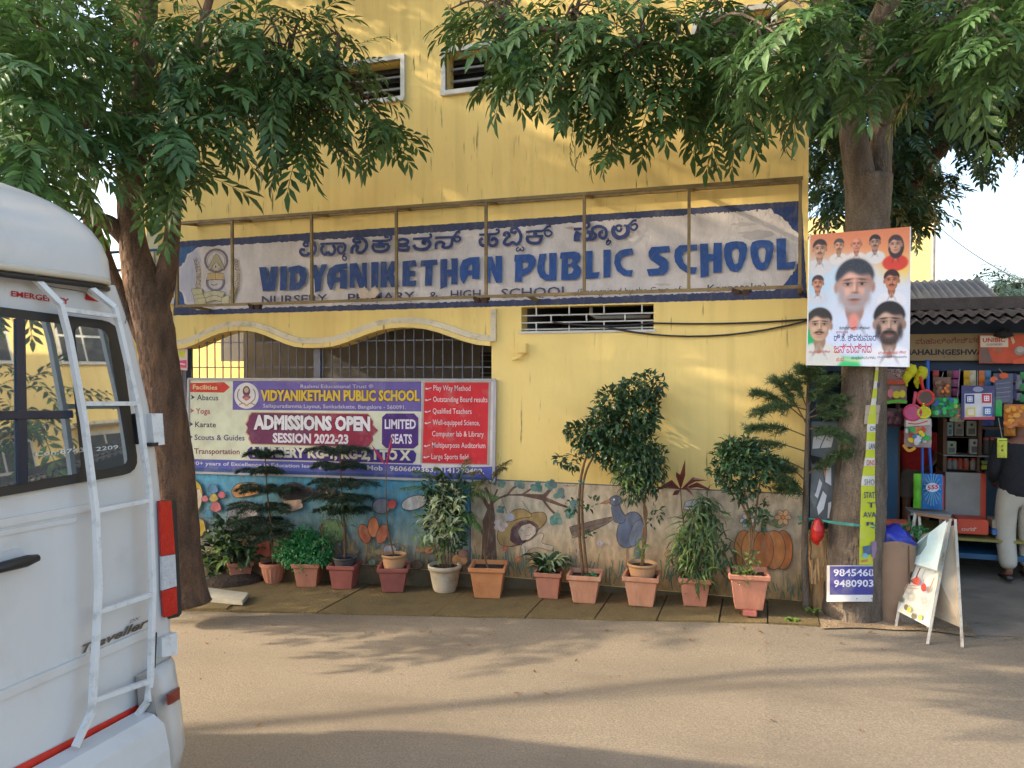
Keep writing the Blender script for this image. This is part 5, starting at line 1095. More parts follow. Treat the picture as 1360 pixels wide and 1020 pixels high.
# 13 conifer sapling in the ground by the tree
g = gnd(1071, 812); t = thing("conifer_sapling", "slim conifer sapling with drooping feathery branches growing from the ground before the trunk", "sapling", (g.x, g.y, g.z))
Yq = g.y; pts = [g]+[onY(x, y, Yq) for x, y in ((1069, 740), (1070, 660), (1072, 590), (1073, 530), (1074, 500))]
pts2 = sm(pts, 4); q = MB(); q.tube(pts2, [.034-.0012*i for i in range(len(pts2))], 9, jit=.05); q.build("trunk", M['bark2'], t, True)
SB = [(1072, 560, 1005, 520), (1072, 565, 1030, 505), (1073, 545, 1050, 505), (1073, 540, 1100, 505), (1074, 555, 1145, 550), (1072, 580, 1000, 568), (1073, 570, 1120, 580), (1071, 600, 985, 590), (1071, 625, 1010, 612), (1071, 640, 1035, 622), (1071, 655, 1030, 635), (1073, 630, 1125, 600), (1073, 520, 1075, 490), (1073, 545, 1010, 545), (1074, 550, 1120, 530), (1070, 660, 1045, 650)]
for i, (x0, y0, x1, y1) in enumerate(SB):
    a = onY(x0, y0, Yq); e = onY(x1, y1, Yq+R.uniform(-.25, .1)); mid = a.lerp(e, .55)+Vector((0, 0, .05)); ln = sm([a, mid, e], 8)
    q = MB(); q.tube(ln, [.007*(1-.7*k/(len(ln)-1)) for k in range(len(ln))], 5); w = q.build("branch", M['stem'], t)
    PP = []; DD = []; LL = []; d0 = (e-a).normalized(); sd = Vector((-d0.y, d0.x, 0)); sd = sd.normalized() if sd.length > .05 else Vector((1, 0, 0))
    st0 = 5 if x1 < 1072 else 3
    for k in range(st0, len(ln)-1):
        for rpt in range(3):
            p = Vector(ln[k]).lerp(Vector(ln[k+1]), rpt/3)
            for sg in (-1, 1):
                dd = (d0*.7+sd*sg*.8+Vector((R.uniform(-.2, .2), R.uniform(-.2, .2), R.uniform(-.55, .15)))).normalized(); ls = .13*R.uniform(.6, 1.2)
                for qn in range(9):
                    pq = p+dd*ls*qn/9-Vector((0, 0, .03*(qn/9)**2))
                    for w2 in range(3): PP.append(tuple(pq)); DD.append(tuple(dd*.7+Vector((R.uniform(-.8, .8), R.uniform(-.8, .8), R.uniform(-.5, .7))))); LL.append(R.uniform(.035, .065))
    n = len(PP); P = np.array(PP); Dd = unit(np.array(DD)); L_ = np.array(LL)[:, None]; S_ = unit(np.cross(Dd, NR.normal(size=(n, 3))))
    V = np.stack([P-S_*.0028, P+S_*.0028, P+Dd*L_], 1).reshape(-1, 3); me = MB(); me.v = V.tolist(); me.f = [(3*k, 3*k+1, 3*k+2) for k in range(n)]; me.m = [0]*n; me.mats = [M['needle2']]
    me.build("needles", M['needle2'], w, kind="stuff")
# weeds at the kerb
wd = MB(); wt_ = thing("weed", "small broad leaved weed sprouting at the foot of the right tree", "weed", tuple(gnd(1080, 822)))
for i in range(7): strap(wt_, "leaf", Vector(gnd(1080, 820))+Vector((0, 0, .05)), R.uniform(2.4, 7), .10, .05, M['leafy'], .5, .6, 9)
wt_ = thing("weed", "low yellowish weed at the pavement edge left of the sapling", "weed", tuple(gnd(1052, 826)))
for i in range(9): strap(wt_, "leaf", Vector(gnd(1052, 826))+Vector((0, 0, .01)), R.uniform(2.4, 7), .09, .04, M['leafy'], .5, .6, 9)
# loose slab
A_ = [gnd(x, y) for x, y in ((243, 800), (322, 808), (330, 797), (262, 788))]
q = MB(); vs = [a+Vector((0, 0, .03)) for a in A_]+[a+Vector((0, 0, .075)) for a in A_]; q.add(vs, [(3, 2, 1, 0), (4, 5, 6, 7), (0, 1, 5, 4), (1, 2, 6, 5), (2, 3, 7, 6), (3, 0, 4, 7)]); o = q.build("stone_slab", M['stone'], None); origin(o, A_[0]); tag(o, "pale loose stone slab lying beside the foot of the left tree", "slab")
A_ = [gnd(x, y) for x, y in ((236, 812), (300, 812), (310, 804), (240, 802))]
q = MB(); vs = [a+Vector((0, 0, .003)) for a in A_]+[a+Vector((0, 0, .028)) for a in A_]; q.add(vs, [(3, 2, 1, 0), (4, 5, 6, 7), (0, 1, 5, 4), (1, 2, 6, 5), (2, 3, 7, 6), (3, 0, 4, 7)]); o = q.build("stone_slab", M['slab'], None); origin(o, A_[0]); tag(o, "thin brown slab wedged under the pale loose slab", "slab")
# ================================================================== THINGS AT THE RIGHT TREE
TRK = [(838, 1132, 86), (815, 1132, 76), (760, 1134, 72), (700, 1138, 70), (640, 1143, 64), (560, 1146, 58), (480, 1148, 56), (380, 1150, 55)]
def trk(py):
    for i in range(len(TRK)-1):
        a, b_ = TRK[i], TRK[i+1]
        if b_[0] <= py <= a[0]:
            t = (a[0]-py)/(a[0]-b_[0]); return a[1]+(b_[1]-a[1])*t, a[2]+(b_[2]-a[2])*t
    return TRK[-1][1:]
def wrap(px, py, d):
    c, w = trk(py); w *= 1.12; s_ = max(-.985, min(.985, (px-c)/(w/2))); r = w*6.5/F/2
    return tuple(atz(px, py, 6.5-r*math.sqrt(1-s_*s_)-.02-d))
def strips(Pn, x0f, x1f, y0, y1, c, nx=9, ny=1):
    b_ = Pn.b; m = Pn.col(c); vs = []
    for j in range(ny+1):
        y = y0+(y1-y0)*j/ny
        for i in range(nx+1): vs.append(Pn.fn(x0f(y)+(x1f(y)-x0f(y))*i/nx, y+0, Pn.l*Pn.step))
    b_.add(vs, [(j*(nx+1)+i, j*(nx+1)+i+1, (j+1)*(nx+1)+i+1, (j+1)*(nx+1)+i) for j in range(ny) for i in range(nx)], m); Pn.l += 1
q = Print(0, wrap, raw=True, step=.0007)
strips(q, lambda y: 1098, lambda y: 1168, 751, 799, (214, 210, 206), 60, 30); strips(q, lambda y: 1102, lambda y: 1168, 752, 790, (66, 64, 138), 60, 30)
q.text("98454686", 1107, 765, 1168.5, 765, 9.5, (222, 220, 226), .02); q.text("94809037", 1107.5, 779.5, 1168.8, 779, 9.5, (222, 220, 226), .02)
for x in (1138, 1158): q.ell(x, 795, .8, .8, (60, 50, 50), n=6)
o = q.build("phone_number_sticker", None); origin(o, atz(1134, 775, 6.3)); tag(o, "violet and white sticker with two phone numbers wrapped low round the right tree", "sticker")
q = Print(0, wrap, raw=True, step=.0006); YG = (188, 194, 40)
L0 = lambda y: np.interp(y, [487, 515, 540, 560, 600, 640, 660, 700, 750], [1163, 1160, 1156, 1152, 1150, 1144, 1143.5, 1142, 1141]); L1 = lambda y: np.interp(y, [487, 540, 600, 660, 700, 750], [1167, 1163.5, 1162, 1162, 1165, 1166])
strips(q, L0, L1, 487, 750, YG, 16, 60)
for (ya, yb) in ((488, 492), (506, 516), (529, 538), (563, 574), (586, 597), (608, 619), (632, 645)): strips(q, L0, L1, ya, yb, (206, 202, 186), 6, 2)
for (t, y, h, c) in (("N", 515, 7, (50, 60, 110)), ("D", 538, 6, (50, 60, 110)), ("CH", 572, 6, (44, 54, 104)), ("LAN", 596, 7.5, (44, 54, 104)), ("DNS", 618, 7.5, (190, 80, 70)), ("SHO", 644, 8, (120, 124, 130)), ("STAT", 661.5, 8.5, (44, 54, 104)), ("T", 674, 7, (60, 60, 90)), ("AVA", 687, 7.5, (44, 54, 104)), ("R", 698, 5, (44, 54, 104))):
    x0 = L0(y)+(4 if len(t) > 1 else 9); q.text(t, x0, y, L1(y)-.3, y, h, c, .01)
q.poly([(1146, 726), (1156, 724), (1157, 736), (1147, 738)], (70, 96, 130)); q.ell(1149, 738, 4, 3.4, (110, 170, 180), n=10); q.poly([(1157, 720), (1164, 718), (1165, 742), (1158, 740)], (140, 110, 140)); q.poly([(1144, 744), (1165, 741), (1165, 745), (1144, 747)], (196, 120, 60))
o = q.build("paper_strip_poster", None); origin(o, atz(1152, 700, 6.3)); tag(o, "long yellow and white lettered paper strip wrapped down the right tree trunk", "poster")
q = MB(); q.tube([Vector(wrap(1128, 542, .02)), Vector(wrap(1146, 540, .03)), Vector(wrap(1164, 536, .02))], .07, 8)
q = Print(0, wrap, raw=True); strips(q, lambda y: 1150-(y-538)*.1, lambda y: 1169-(y-538)*.12, 538, 563, (168, 150, 130), 6, 4); q.stroke([(1150, 551), (1158, 551), (1166, 549)], .8, (120, 104, 90)); o = q.build("cloth_tape", None); origin(o, atz(1158, 550, 6.3)); tag(o, "beige cloth band tied over the yellow paper strip on the right tree", "cloth band")
# green string tied from sapling to tree
q = MB()
for dz in (0, .012, -.01): q.tube([tuple(atz(1062, 688, 6.7)+Vector((0, 0, dz))), tuple(atz(1085, 690, 6.5)), wrap(1108, 694+dz*100, .01), wrap(1134, 697+dz*80, .012), wrap(1163, 701, .01)], .006, 5)
q.tube([tuple(atz(1060, 686, 6.75)), tuple(atz(1076, 692, 6.72)), tuple(atz(1060, 696, 6.75))], .01, 6); o = q.build("green_string", M['string']); origin(o, atz(1100, 695, 6.4)); tag(o, "green string tied round the conifer sapling and the right tree trunk", "string")
# political poster
YP = 6.80
po = thing("party_poster", "tall glossy party poster with ten printed portraits tied to the right tree trunk", "poster", tuple(onY(1140, 486, YP)))
PC = [(1075, 312), (1210, 301), (1208, 487.5), (1070.5, 485)]
q = MB(); q.poly([[(onY(x, y, YP).x, onY(x, y, YP).z) for x, y in reversed(PC)]], YP, None, thick=.012); q.build("board", mat("glossy_flex", rgb(214, 214, 222), .25, .03), po)
G = Print(YP-.001, kind="p", step=.00005)
def cp(p): return [(1060+x/4.533, 280+y/4.533) for x, y in p]
# the print itself: ink colours held on a fine grid of the sheet (soft edged portraits)
GW, GH_ = 240, 320
uu, vv = np.meshgrid(np.linspace(0, 1, GW), np.linspace(0, 1, GH_))   # u right, v down; portrait positions below in the same frame
IM = np.zeros((GH_, GW, 3))+np.array((206, 212, 226.))
X_ = uu*135; Y_ = vv*180          # about photo pixels
def soft(d, w): return 1/(1+np.exp(np.clip(d/w, -30, 30)))
def ink(mask, c, a=1.0):
    global IM
    m_ = (mask*a)[..., None]; IM = IM*(1-m_)+np.array(c, float)*m_
def el(cx, cy, rx, ry, w=.35, rot=0):
    dx, dy = X_-cx, Y_-cy; c_, s_ = math.cos(rot), math.sin(rot); x, y = dx*c_+dy*s_, -dx*s_+dy*c_
    return soft((np.sqrt((x/rx)**2+(y/ry)**2)-1)*min(rx, ry), w*.5)
diag = Y_+X_*.10
ink(soft(Y_-38-.12*X_+14*np.exp(-((X_-60)/30)**2), 5), (226, 168, 124)); ink(soft(Y_-16-.05*X_, 7), (214, 136, 104), .8); ink(np.exp(-((X_-125)/26)**2-((Y_-52)/14)**2), (232, 202, 112), .9); ink(np.exp(-((X_-8)/20)**2-((Y_-70)/34)**2), (176, 204, 222), .9); ink(np.exp(-((X_-38)/16)**2-((Y_-62)/20)**2), (190, 214, 230), .6)
ink(soft(-(Y_-108-.50*X_), 2)*soft(X_-96+.3*(180-Y_), 5), (40, 176, 110)); ink(soft(-(Y_-150+.0*X_), 3)*soft(X_-92, 8), (96, 196, 140), .8); ink(np.exp(-((Y_-172-.08*(X_-60))/3)**2)*soft(-(X_-40), 6), (210, 216, 170), .8)
RS = np.random.RandomState(5)
def portrait(cx, cy, w, skin, hair, shirt, beard=None, hl=.30, grey=0, bald=0, turn=0., mous=1, long=0, stubble=0):
    """soft generic portrait; w = face width"""
    s = w/2; k = max(.3, w*.022); sk = np.array(skin, float); f = lambda a: cx+a*s; g_ = lambda b_: cy+b_*s
    ink(np.minimum(1, el(cx, cy+s*2.75, s*2.0, s*1.25, k*2)), shirt); ink(el(cx+turn*s*.1, cy+s*1.35, s*.52, s*.75, k), sk*.80); ink(el(cx, cy+s*1.95, s*.35, s*.45, k), sk*.86)
    ink(el(cx-s*.35, cy+s*2.3, s*.1, s*.5, k, .5), np.array(shirt)*.82); ink(el(cx+s*.4, cy+s*2.3, s*.1, s*.5, k, -.5), np.array(shirt)*.85)
    if long: ink(el(cx+s*.1, cy+s*.35, s*1.22, s*1.75, k*1.5), hair)
    if not bald: ink(el(cx+turn*s*.05, cy-s*.50, s*1.03, s*1.0, k*1.6), hair)
    ink(el(cx-s*1.02, cy+s*.1, s*.14, s*.3, k), sk*.85); ink(el(cx+s*1.02, cy+s*.1, s*.14, s*.3, k), sk*.8)
    fm_ = np.maximum(el(cx, cy-s*.12, s*.98, s*1.02, k), el(cx, cy+s*.48, s*.80, s*.86, k)); ink(fm_, sk)
    lim = lambda m_: m_*fm_
    ink(lim(soft(-(X_-f(.45+turn*.2)), s*.22)), sk*.74, .75); ink(lim(soft((X_-f(-.85)), s*.14)), sk*.78, .7)
    ink(lim(el(f(-.12), g_(-.62), s*.5, s*.26, s*.14)), np.minimum(255, sk*1.10), .8)
    for sg in (-1, 1):
        e = sg*.40+turn*.08; ink(lim(el(f(e), g_(-.10), s*.27, s*.17, s*.07)), sk*.70, .75); ink(lim(el(f(e), g_(-.34), s*.25, s*.05, s*.035, sg*.12)), np.array(hair)*.9 if not grey else sk*.45, .85)
        ink(lim(el(f(e), g_(-.08), s*.17, s*.055, s*.03)), (190, 178, 172), .7); ink(lim(el(f(e), g_(-.08), s*.075, s*.065, s*.025)), (42, 34, 36), .95); ink(lim(el(f(e), g_(-.14), s*.19, s*.025, s*.02)), sk*.35, .8)
        ink(lim(el(f(sg*.45), g_(.32), s*.22, s*.2, s*.12)), np.minimum(255, sk*1.07), .6)
    ink(lim(el(f(.10+turn*.1), g_(.14), s*.07, s*.3, s*.05)), sk*.72, .7); ink(lim(el(f(-.02+turn*.1), g_(.12), s*.05, s*.3, s*.04)), np.minimum(255, sk*1.12), .7); ink(lim(el(f(.02+turn*.1), g_(.40), s*.17, s*.06, s*.04)), sk*.55, .8)
    if beard is not None:
        bm_ = np.maximum(el(cx, cy+s*.98, s*.72, s*.5, s*.09), np.maximum(el(cx-s*.74, cy+s*.55, s*.2, s*.5, s*.08), el(cx+s*.74, cy+s*.55, s*.2, s*.5, s*.08))); tex = 1-.35*RS.rand(GH_, GW); ink(np.clip(bm_*tex, 0, 1), beard, .93)
        ink(lim(el(f(0), g_(.85), s*.28, s*.12, s*.05)), sk*.82, .85)
    if stubble: ink(lim(el(cx, cy+s*.95, s*.6, s*.4, s*.15)), sk*.6, .5)
    if mous: ink(lim(np.maximum(el(f(-.17), g_(.60), s*.24, s*.085, s*.035, -.18), el(f(.17), g_(.60), s*.24, s*.085, s*.035, .18))), beard if beard is not None else np.array(hair)*1.0, .92)
    ink(lim(el(f(0), g_(.80), s*.24, s*.055, s*.035)), (160, 84, 78), .75); ink(lim(el(f(0), g_(.755), s*.2, s*.02, s*.02)), sk*.4, .7); ink(lim(el(f(0), g_(1.02), s*.22, s*.06, s*.07)), sk*.75, .5)
    if not bald:
        hm = soft(-(Y_-g_(-1.5)), k)*soft((Y_-g_(-.70)-.28*s*((X_-cx)/s)**2*-1.0*-1-.10*s*np.sin((X_-cx)/s*5)), k*1.3)*el(cx, cy-s*.42, s*1.08, s*1.04, k*1.4)
        ink(hm, hair); ink(hm*np.clip(RS.rand(GH_, GW)-.5, 0, .5)*.8, np.array(hair)*1.5+30)
def pp(x, y): return ((x-72)/4.45, (y-118+(x-72)*.05)/4.53)
portrait(*pp(132, 208), 18, (206, 164, 140), (74, 58, 56), (208, 206, 208)); portrait(*pp(250, 190), 13, (212, 168, 138), (92, 84, 86), (218, 212, 210), stubble=1); portrait(*pp(357, 182), 14, (214, 154, 130), (190, 130, 110), (222, 210, 206), bald=1, mous=0); portrait(*pp(468, 175), 14, (186, 150, 132), (58, 50, 54), (214, 212, 212)); portrait(*pp(590, 190), 17, (206, 164, 142), (80, 64, 66), (206, 84, 66), mous=0, long=1, turn=-.6)
portrait(*pp(125, 420), 15, (202, 150, 126), (84, 66, 64), (200, 204, 214)); portrait(*pp(570, 400), 19, (196, 140, 114), (70, 40, 42), (216, 216, 224))
portrait(*pp(350, 432), 48, (212, 172, 158), (70, 72, 82), (206, 214, 232), beard=(168, 162, 168), grey=1, turn=.2)
ink(el(*pp(348, 655), 6, 11, 1.2), (226, 150, 142), .9)
portrait(*pp(140, 680), 32, (204, 172, 150), (70, 62, 62), (212, 210, 204), turn=.5); portrait(*pp(560, 652), 38, (192, 164, 150), (50, 44, 48), (222, 224, 230), beard=(58, 52, 56))
IM = np.clip(((IM-205)*1.22+200)*(1+.02*RS.randn(GH_, GW, 1)), 0, 255)
c4 = [np.array(G.fn(x, y)) for x, y in PC]; vs = []
for j in range(GH_):
    v = j/(GH_-1); l_ = c4[0]*(1-v)+c4[3]*v; r_ = c4[1]*(1-v)+c4[2]*v
    for i in range(GW): q_ = l_+(r_-l_)*(.012+.976*i/(GW-1)); vs.append((q_[0], YP-.0015, q_[2]))
me = bpy.data.meshes.new("portraits"); me.from_pydata([tuple(Vector(v)-base_of(po)) for v in vs], [], [(j*GW+i, (j+1)*GW+i, (j+1)*GW+i+1, j*GW+i+1) for j in range(GH_-1) for i in range(GW-1)])
at = me.color_attributes.new("ink", 'FLOAT_COLOR', 'POINT'); L4 = IM.reshape(-1, 3)/255; L4 = np.where(L4 <= .04045, L4/12.92, ((L4+.055)/1.055)**2.4); at.data.foreach_set("color", np.hstack([L4, np.ones((len(L4), 1))]).ravel())
mt = bpy.data.materials.new("printed_flex"); mt.use_nodes = True; va = mt.node_tree.nodes.new("ShaderNodeVertexColor"); va.layer_name = "ink"; bs = mt.node_tree.nodes["Principled BSDF"]; bs.inputs["Roughness"].default_value = .3; mt.node_tree.links.new(va.outputs[0], bs.inputs["Base Color"])
me.materials.append(mt); ob = bpy.data.objects.new("portraits", me); COL.objects.link(ob); ob.parent = po
G.l = 40
P2 = lambda x, y: (1060+x/4.533, 280+y/4.533)
def ktext(t, x0, y0, x1, h, c, b=.0): a = P2(x0, y0); d = P2(x1, y0-2); G.text(t, a[0], a[1], d[0], d[1], h/4.533, c, b)
ktext("ಕೆಪಿಸಿಸಿ ಅಧ್ಯಕ್ಷರಾದ", 248, 715, 430, 17, (60, 50, 66)); ktext("ಶ್ರೀಯುತ", 228, 738, 300, 13, (190, 60, 60)); ktext("ಡಿ.ಕೆ. ಶಿವಕುಮಾರ್", 216, 784, 482, 40, (40, 52, 120))
ktext("ಜನ್ಮದಿನದ", 216, 856, 442, 54, (206, 30, 34), .0); ktext("ಶುಭ", 228, 905, 275, 22, (214, 70, 70)); ktext("ಶುಭಾಶಯಗಳು", 320, 893, 465, 16, (60, 60, 90))
ktext("ಗಂಗಾಧರ ಗೌಡ", 66, 858, 192, 15, (206, 60, 70)); ktext("ಯುವ ಮುಖಂಡರು", 72, 885, 190, 12, (214, 230, 220)); ktext("ಮಂಜುನಾಥ ಗೌಡ", 482, 862, 650, 16, (210, 40, 50)); ktext("ಯುವ ಕಾಂಗ್ರೆಸ್ ಮುಖಂಡರು", 476, 886, 655, 11, (60, 70, 130))
G.build("print", po)
q = MB()
for py in (330, 470): q.tube([tuple(atz(1120, py, 6.36)), tuple(atz(1150, py+1, 6.30)), tuple(atz(1180, py, 6.36))], .004, 5)
q.build("tie_wire", M['cable'], po)
# painted hoarding behind the trunk and the sapling
YH = 7.12
h_ = thing("painted_board", "narrow grey and white painted board standing between the sapling and the tree trunk", "board", tuple(onY(1090, 690, YH)))
q = MB(); q.poly([[(onY(x, y, YH).x, onY(x, y, YH).z) for x, y in ((1076, 690), (1116, 690), (1116, 560), (1078, 560))]], YH, None, thick=.02); q.build("panel", flat(rgb(92, 96, 98)), h_)
h2 = Print(YH-.001); 
for pts, c in (([(1080, 580), (1108, 577), (1104, 594), (1079, 596)], (196, 198, 200)), ([(1092, 577), (1090, 596)], None), ([(1076, 604), (1092, 608), (1094, 616), (1078, 616)], (26, 22, 26)), ([(1078, 618), (1092, 622), (1094, 640), (1082, 676), (1076, 660)], (110, 118, 120)), ([(1088, 635), (1092, 642), (1086, 662), (1082, 658)], (206, 208, 210)), ([(1093, 652), (1098, 658), (1094, 676), (1087, 684), (1085, 674)], (210, 212, 214)), ([(1098, 620), (1104, 618), (1104, 645), (1096, 640)], (206, 208, 214)), ([(1100, 668), (1104, 666), (1104, 688), (1099, 688)], (206, 206, 208)), ([(1093, 620), (1098, 622), (1096, 636)], (206, 150, 110)), ([(1092, 612), (1099, 614), (1096, 620)], (150, 140, 40)), ([(1096, 570), (1104, 566), (1106, 576), (1098, 577)], (196, 130, 110))):
    if c: h2.poly(pts, c)
h2.stroke([(1097, 578), (1092, 588), (1089, 596)], 1.2, (50, 50, 54)); h2.stroke([(1088, 635), (1083, 655)], .6, (60, 60, 64)); h2.build("print", h_)
# splintered stump, red bag, bricks
st = MB(); st.tube(sm([tuple(atz(1096, 815, 6.75)), tuple(atz(1094, 770, 6.7)), tuple(atz(1090, 735, 6.68)), tuple(atz(1087, 706, 6.66))], 3), [.15, .15, .14, .13, .125, .12, .115, .105, .10, .09], 14, jit=.09)
for k in range(12):
    x = 1078+k*2.6; a = atz(x, 705+R.uniform(-4, 8), 6.62); st.beam(a, a+Vector((R.uniform(-.02, .02), 0, R.uniform(.03, .1))), .018, .012); a = atz(x, 740+R.uniform(0, 20), 6.52); st.beam(a, a+Vector((R.uniform(-.01, .01), -.01, -R.uniform(.06, .2))), .016, .01)
o = st.build("tree_stump", M['splint']); origin(o, tuple(atz(1095, 812, 6.7))); tag(o, "splintered pale broken stump leaning against the right tree trunk", "stump")
q = MB(); c0 = atz(1086, 708, 6.45); q.tube(sm([c0+Vector((0, 0, .12)), c0+Vector((.0, 0, .05)), c0, c0+Vector((-.01, 0, -.06)), c0+Vector((.005, 0, -.1))], 4), [.02, .03, .035, .045, .05, .052, .055, .055, .055, .05, .05, .045, .04, .03, .02, .015, .01], 10, jit=.12); o = q.build("red_bag", mat("red_plastic_bag", (.45, .015, .012), .35, .25, 30, .5, 25), None, True); origin(o, c0); tag(o, "small crumpled red plastic bag hanging from the green string", "bag")
for (px, py, w, lab) in ((1098, 806, .16, "dull red brick lying between the sapling and the big tree"), (1082, 812, .10, "broken half brick at the foot of the sapling")):
    p = gnd(px, py); q = MB(); q.box(p.x-w/2, p.x+w/2, p.y-.04+.12, p.y+.06+.12, p.z, p.z+.075, bev=.008); o = q.build("brick", M['terra2']); origin(o, p); tag(o, lab, "brick")
# cardboard sheet and blue bag right of the trunk
cbx = thing("cardboard_bin", "tall curved brown cardboard bin standing right of the big tree trunk", "bin", tuple(gnd(1188, 830)))
p0 = gnd(1190, 830)+Vector((0, .22, 0)); q = MB(); zt2 = onY(1190, 722, p0.y-.18).z; n = 24; vs = []
for z_ in (p0.z, (p0.z+zt2)/2, zt2):
    for j in range(n): a = 2*math.pi*j/n; k_ = 1 if z_ == p0.z else 1.05; vs.append((p0.x+.17*k_*math.cos(a), p0.y+.17*k_*math.sin(a)*(1+.1*math.sin(2*a)), z_+(.02*math.sin(a*3) if z_ == zt2 else 0)))
q.add(vs, [(i*n+j, i*n+(j+1) % n, (i+1)*n+(j+1) % n, (i+1)*n+j) for i in range(2) for j in range(n)]); q.build("wall", M['card'], cbx, True)
q = MB(); q.beam((p0.x+.12, p0.y-.125, p0.z+.01), (p0.x+.10, p0.y-.13, zt2-.02), .006, .03); q.build("fold", mat("torn_cardboard_edge", rgb(96, 70, 50), 1, .2), cbx)
q = MB(); c0 = Vector((p0.x, p0.y, zt2-.02)); vs = []; bm = bmesh.new(); bmesh.ops.create_icosphere(bm, subdivisions=3, radius=1)
for v in bm.verts: u = v.co; k_ = 1+.12*math.sin(u.x*9+u.z*7)+.09*math.sin(u.y*13+u.x*5); vs.append(c0+Vector((u.x*.165*k_, u.y*.15*k_, max(-.03, u.z*.14*k_))))
q.add(vs, [[v.index for v in f.verts] for f in bm.faces]); bm.free(); o = q.build("plastic_bag", M['bluebag'], None, True); origin(o, c0); tag(o, "shiny dark blue plastic bag bulging out of the cardboard bin", "bag")
# sandwich board
sb = thing("sandwich_board", "leaning cream sandwich board with food pictures on white metal legs by the road", "sandwich board", tuple(gnd(1232, 856)))
FL, FR, BR_ = gnd(1190, 833), gnd(1232, 856), gnd(1278, 860); TL_ = atz(1216, 682, 6.62); TR_ = atz(1266, 690, 6.45); 
def mixp(a, b_, t): return Vector(a).lerp(Vector(b_), t)
TL_ = Vector(FL)+(TL_-FL); 
legm = mat("rusty_white_angle", rgb(176, 170, 156), .6, .15, 8, dirt=rgb(120, 80, 50), dirt_amt=.8, dscale=12)
BL_ = BR_+(FL-FR)
for a, b_ in ((FL, TL_), (FR, TR_-Vector((.02, 0, 0))), (BR_, TR_+Vector((.015, 0, 0))), (BL_, TL_+Vector((.03, .03, 0)))):
    q = MB(); q.beam(a, b_, .02, .02); q.build("leg", legm, sb)
q = MB(); q.beam(TL_, TR_, .03, .02); q.build("top_bar", mat("worn_wood_batten", rgb(140, 104, 76), .9, .2), sb)
# panels as real thin sheets
def quad(name, A_, m, off=.0, th=.012):
    a, b_, c, d = [Vector(p) for p in A_]; nrm = (b_-a).cross(d-a).normalized(); q = MB(); vs = [p+nrm*off for p in (a, b_, c, d)]+[p+nrm*(off+th) for p in (a, b_, c, d)]
    q.add(vs, [(3, 2, 1, 0), (4, 5, 6, 7), (0, 1, 5, 4), (1, 2, 6, 5), (2, 3, 7, 6), (3, 0, 4, 7)]); return q.build(name, m, sb)
tF = TR_-Vector((.02, 0, 0))
pA = mixp(FL, TL_, .13); pB = mixp(FR, tF, .12); pC = mixp(FR, tF, .985); pD = mixp(FL, TL_, .57)
quad("front_panel", [pA, pB, pC, pD], M['board'])
bk0 = mixp(BR_, TR_, .14); bk1 = mixp(BR_, TR_, .95); quad("back_panel", [bk0, mixp(BL_, TL_, .14), mixp(BL_, TL_, .8), bk1], mat("plain_back_sheet", rgb(176, 158, 132), .8, .1))
ax_u = (pB-pA); ax_v = (pD-pA); nn_ = ax_u.cross(ax_v).normalized()*-1
if nn_.y > 0: nn_ = -nn_
def sbf(px, py, d):
    r = ray(px, py); o_ = Vector((0, 0, H)); t = (pA-o_).dot(nn_)/r.dot(nn_); return tuple(o_+r*t+nn_*(.016+d))
K = Print(0, sbf, raw=True, step=.0002)
def cs(p): return [(1160+x/5.1, 600+y/5.1) for x, y in p]
K.poly(cs([(238, 670), (500, 470), (505, 500), (440, 810), (225, 745)]), (206, 222, 218)); K.poly(cs([(380, 560), (440, 545), (450, 620), (420, 740), (330, 760), (350, 640)]), (190, 216, 214)); K.poly(cs([(250, 725), (300, 640), (380, 565), (370, 640), (330, 700), (270, 728)]), (130, 150, 140)); K.stroke(cs([(250, 725), (350, 615), (385, 560)]), .6, (90, 96, 90)); K.stroke(cs([(225, 745), (330, 780), (440, 812)]), 1.0, (176, 168, 150))
K.poly(cs([(270, 870), (310, 850), (330, 880), (310, 910), (280, 900)]), (206, 84, 66)); K.ell(*cs([(352, 925)])[0], 3.6, 5.6, (206, 76, 60)); K.stroke(cs([(300, 860), (330, 790)]), 1.6, (110, 60, 50)); K.stroke(cs([(205, 860), (250, 870), (280, 890)]), 1.8, (90, 80, 70)); K.poly(cs([(235, 820), (262, 800), (280, 830), (262, 860)]), (60, 60, 56)); K.stroke(cs([(365, 800), (345, 850), (355, 890)]), .6, (150, 150, 146)); K.stroke(cs([(425, 860), (385, 960)]), 1.6, (206, 150, 90))
for x, y in ((265, 985), (350, 1010), (250, 940)): [K.stroke([(cs([(x, y)])[0][0]+rr*math.cos(a), cs([(x, y)])[0][1]+rr*1.1*math.sin(a)) for a in np.linspace(0, 6.28, 12)], .5, (186, 178, 150)) for rr in (5, 3.4)]
for x, y, c in ((200, 1005, (110, 104, 80)), (235, 1060, (120, 110, 84)), (285, 1120, (130, 120, 90)), (255, 1075, (206, 206, 90)), (330, 1130, (206, 206, 100))): K.ell(*cs([(x, y)])[0], 3, 4, c, n=10)
K.stroke(cs([(210, 925), (300, 935), (320, 930)]), .7, (200, 130, 130)); K.stroke(cs([(215, 905), (300, 915)]), .7, (206, 140, 140)); K.build("print", sb)
p = gnd(1214, 838)+Vector((0, .25, 0)); o = thing("water_bucket", "small pale ribbed bucket behind the sandwich board", "bucket", tuple(p)); rd_pot(p.x, p.y, p.z, .09, .115, .14, M['tin2'], o, name="shell")
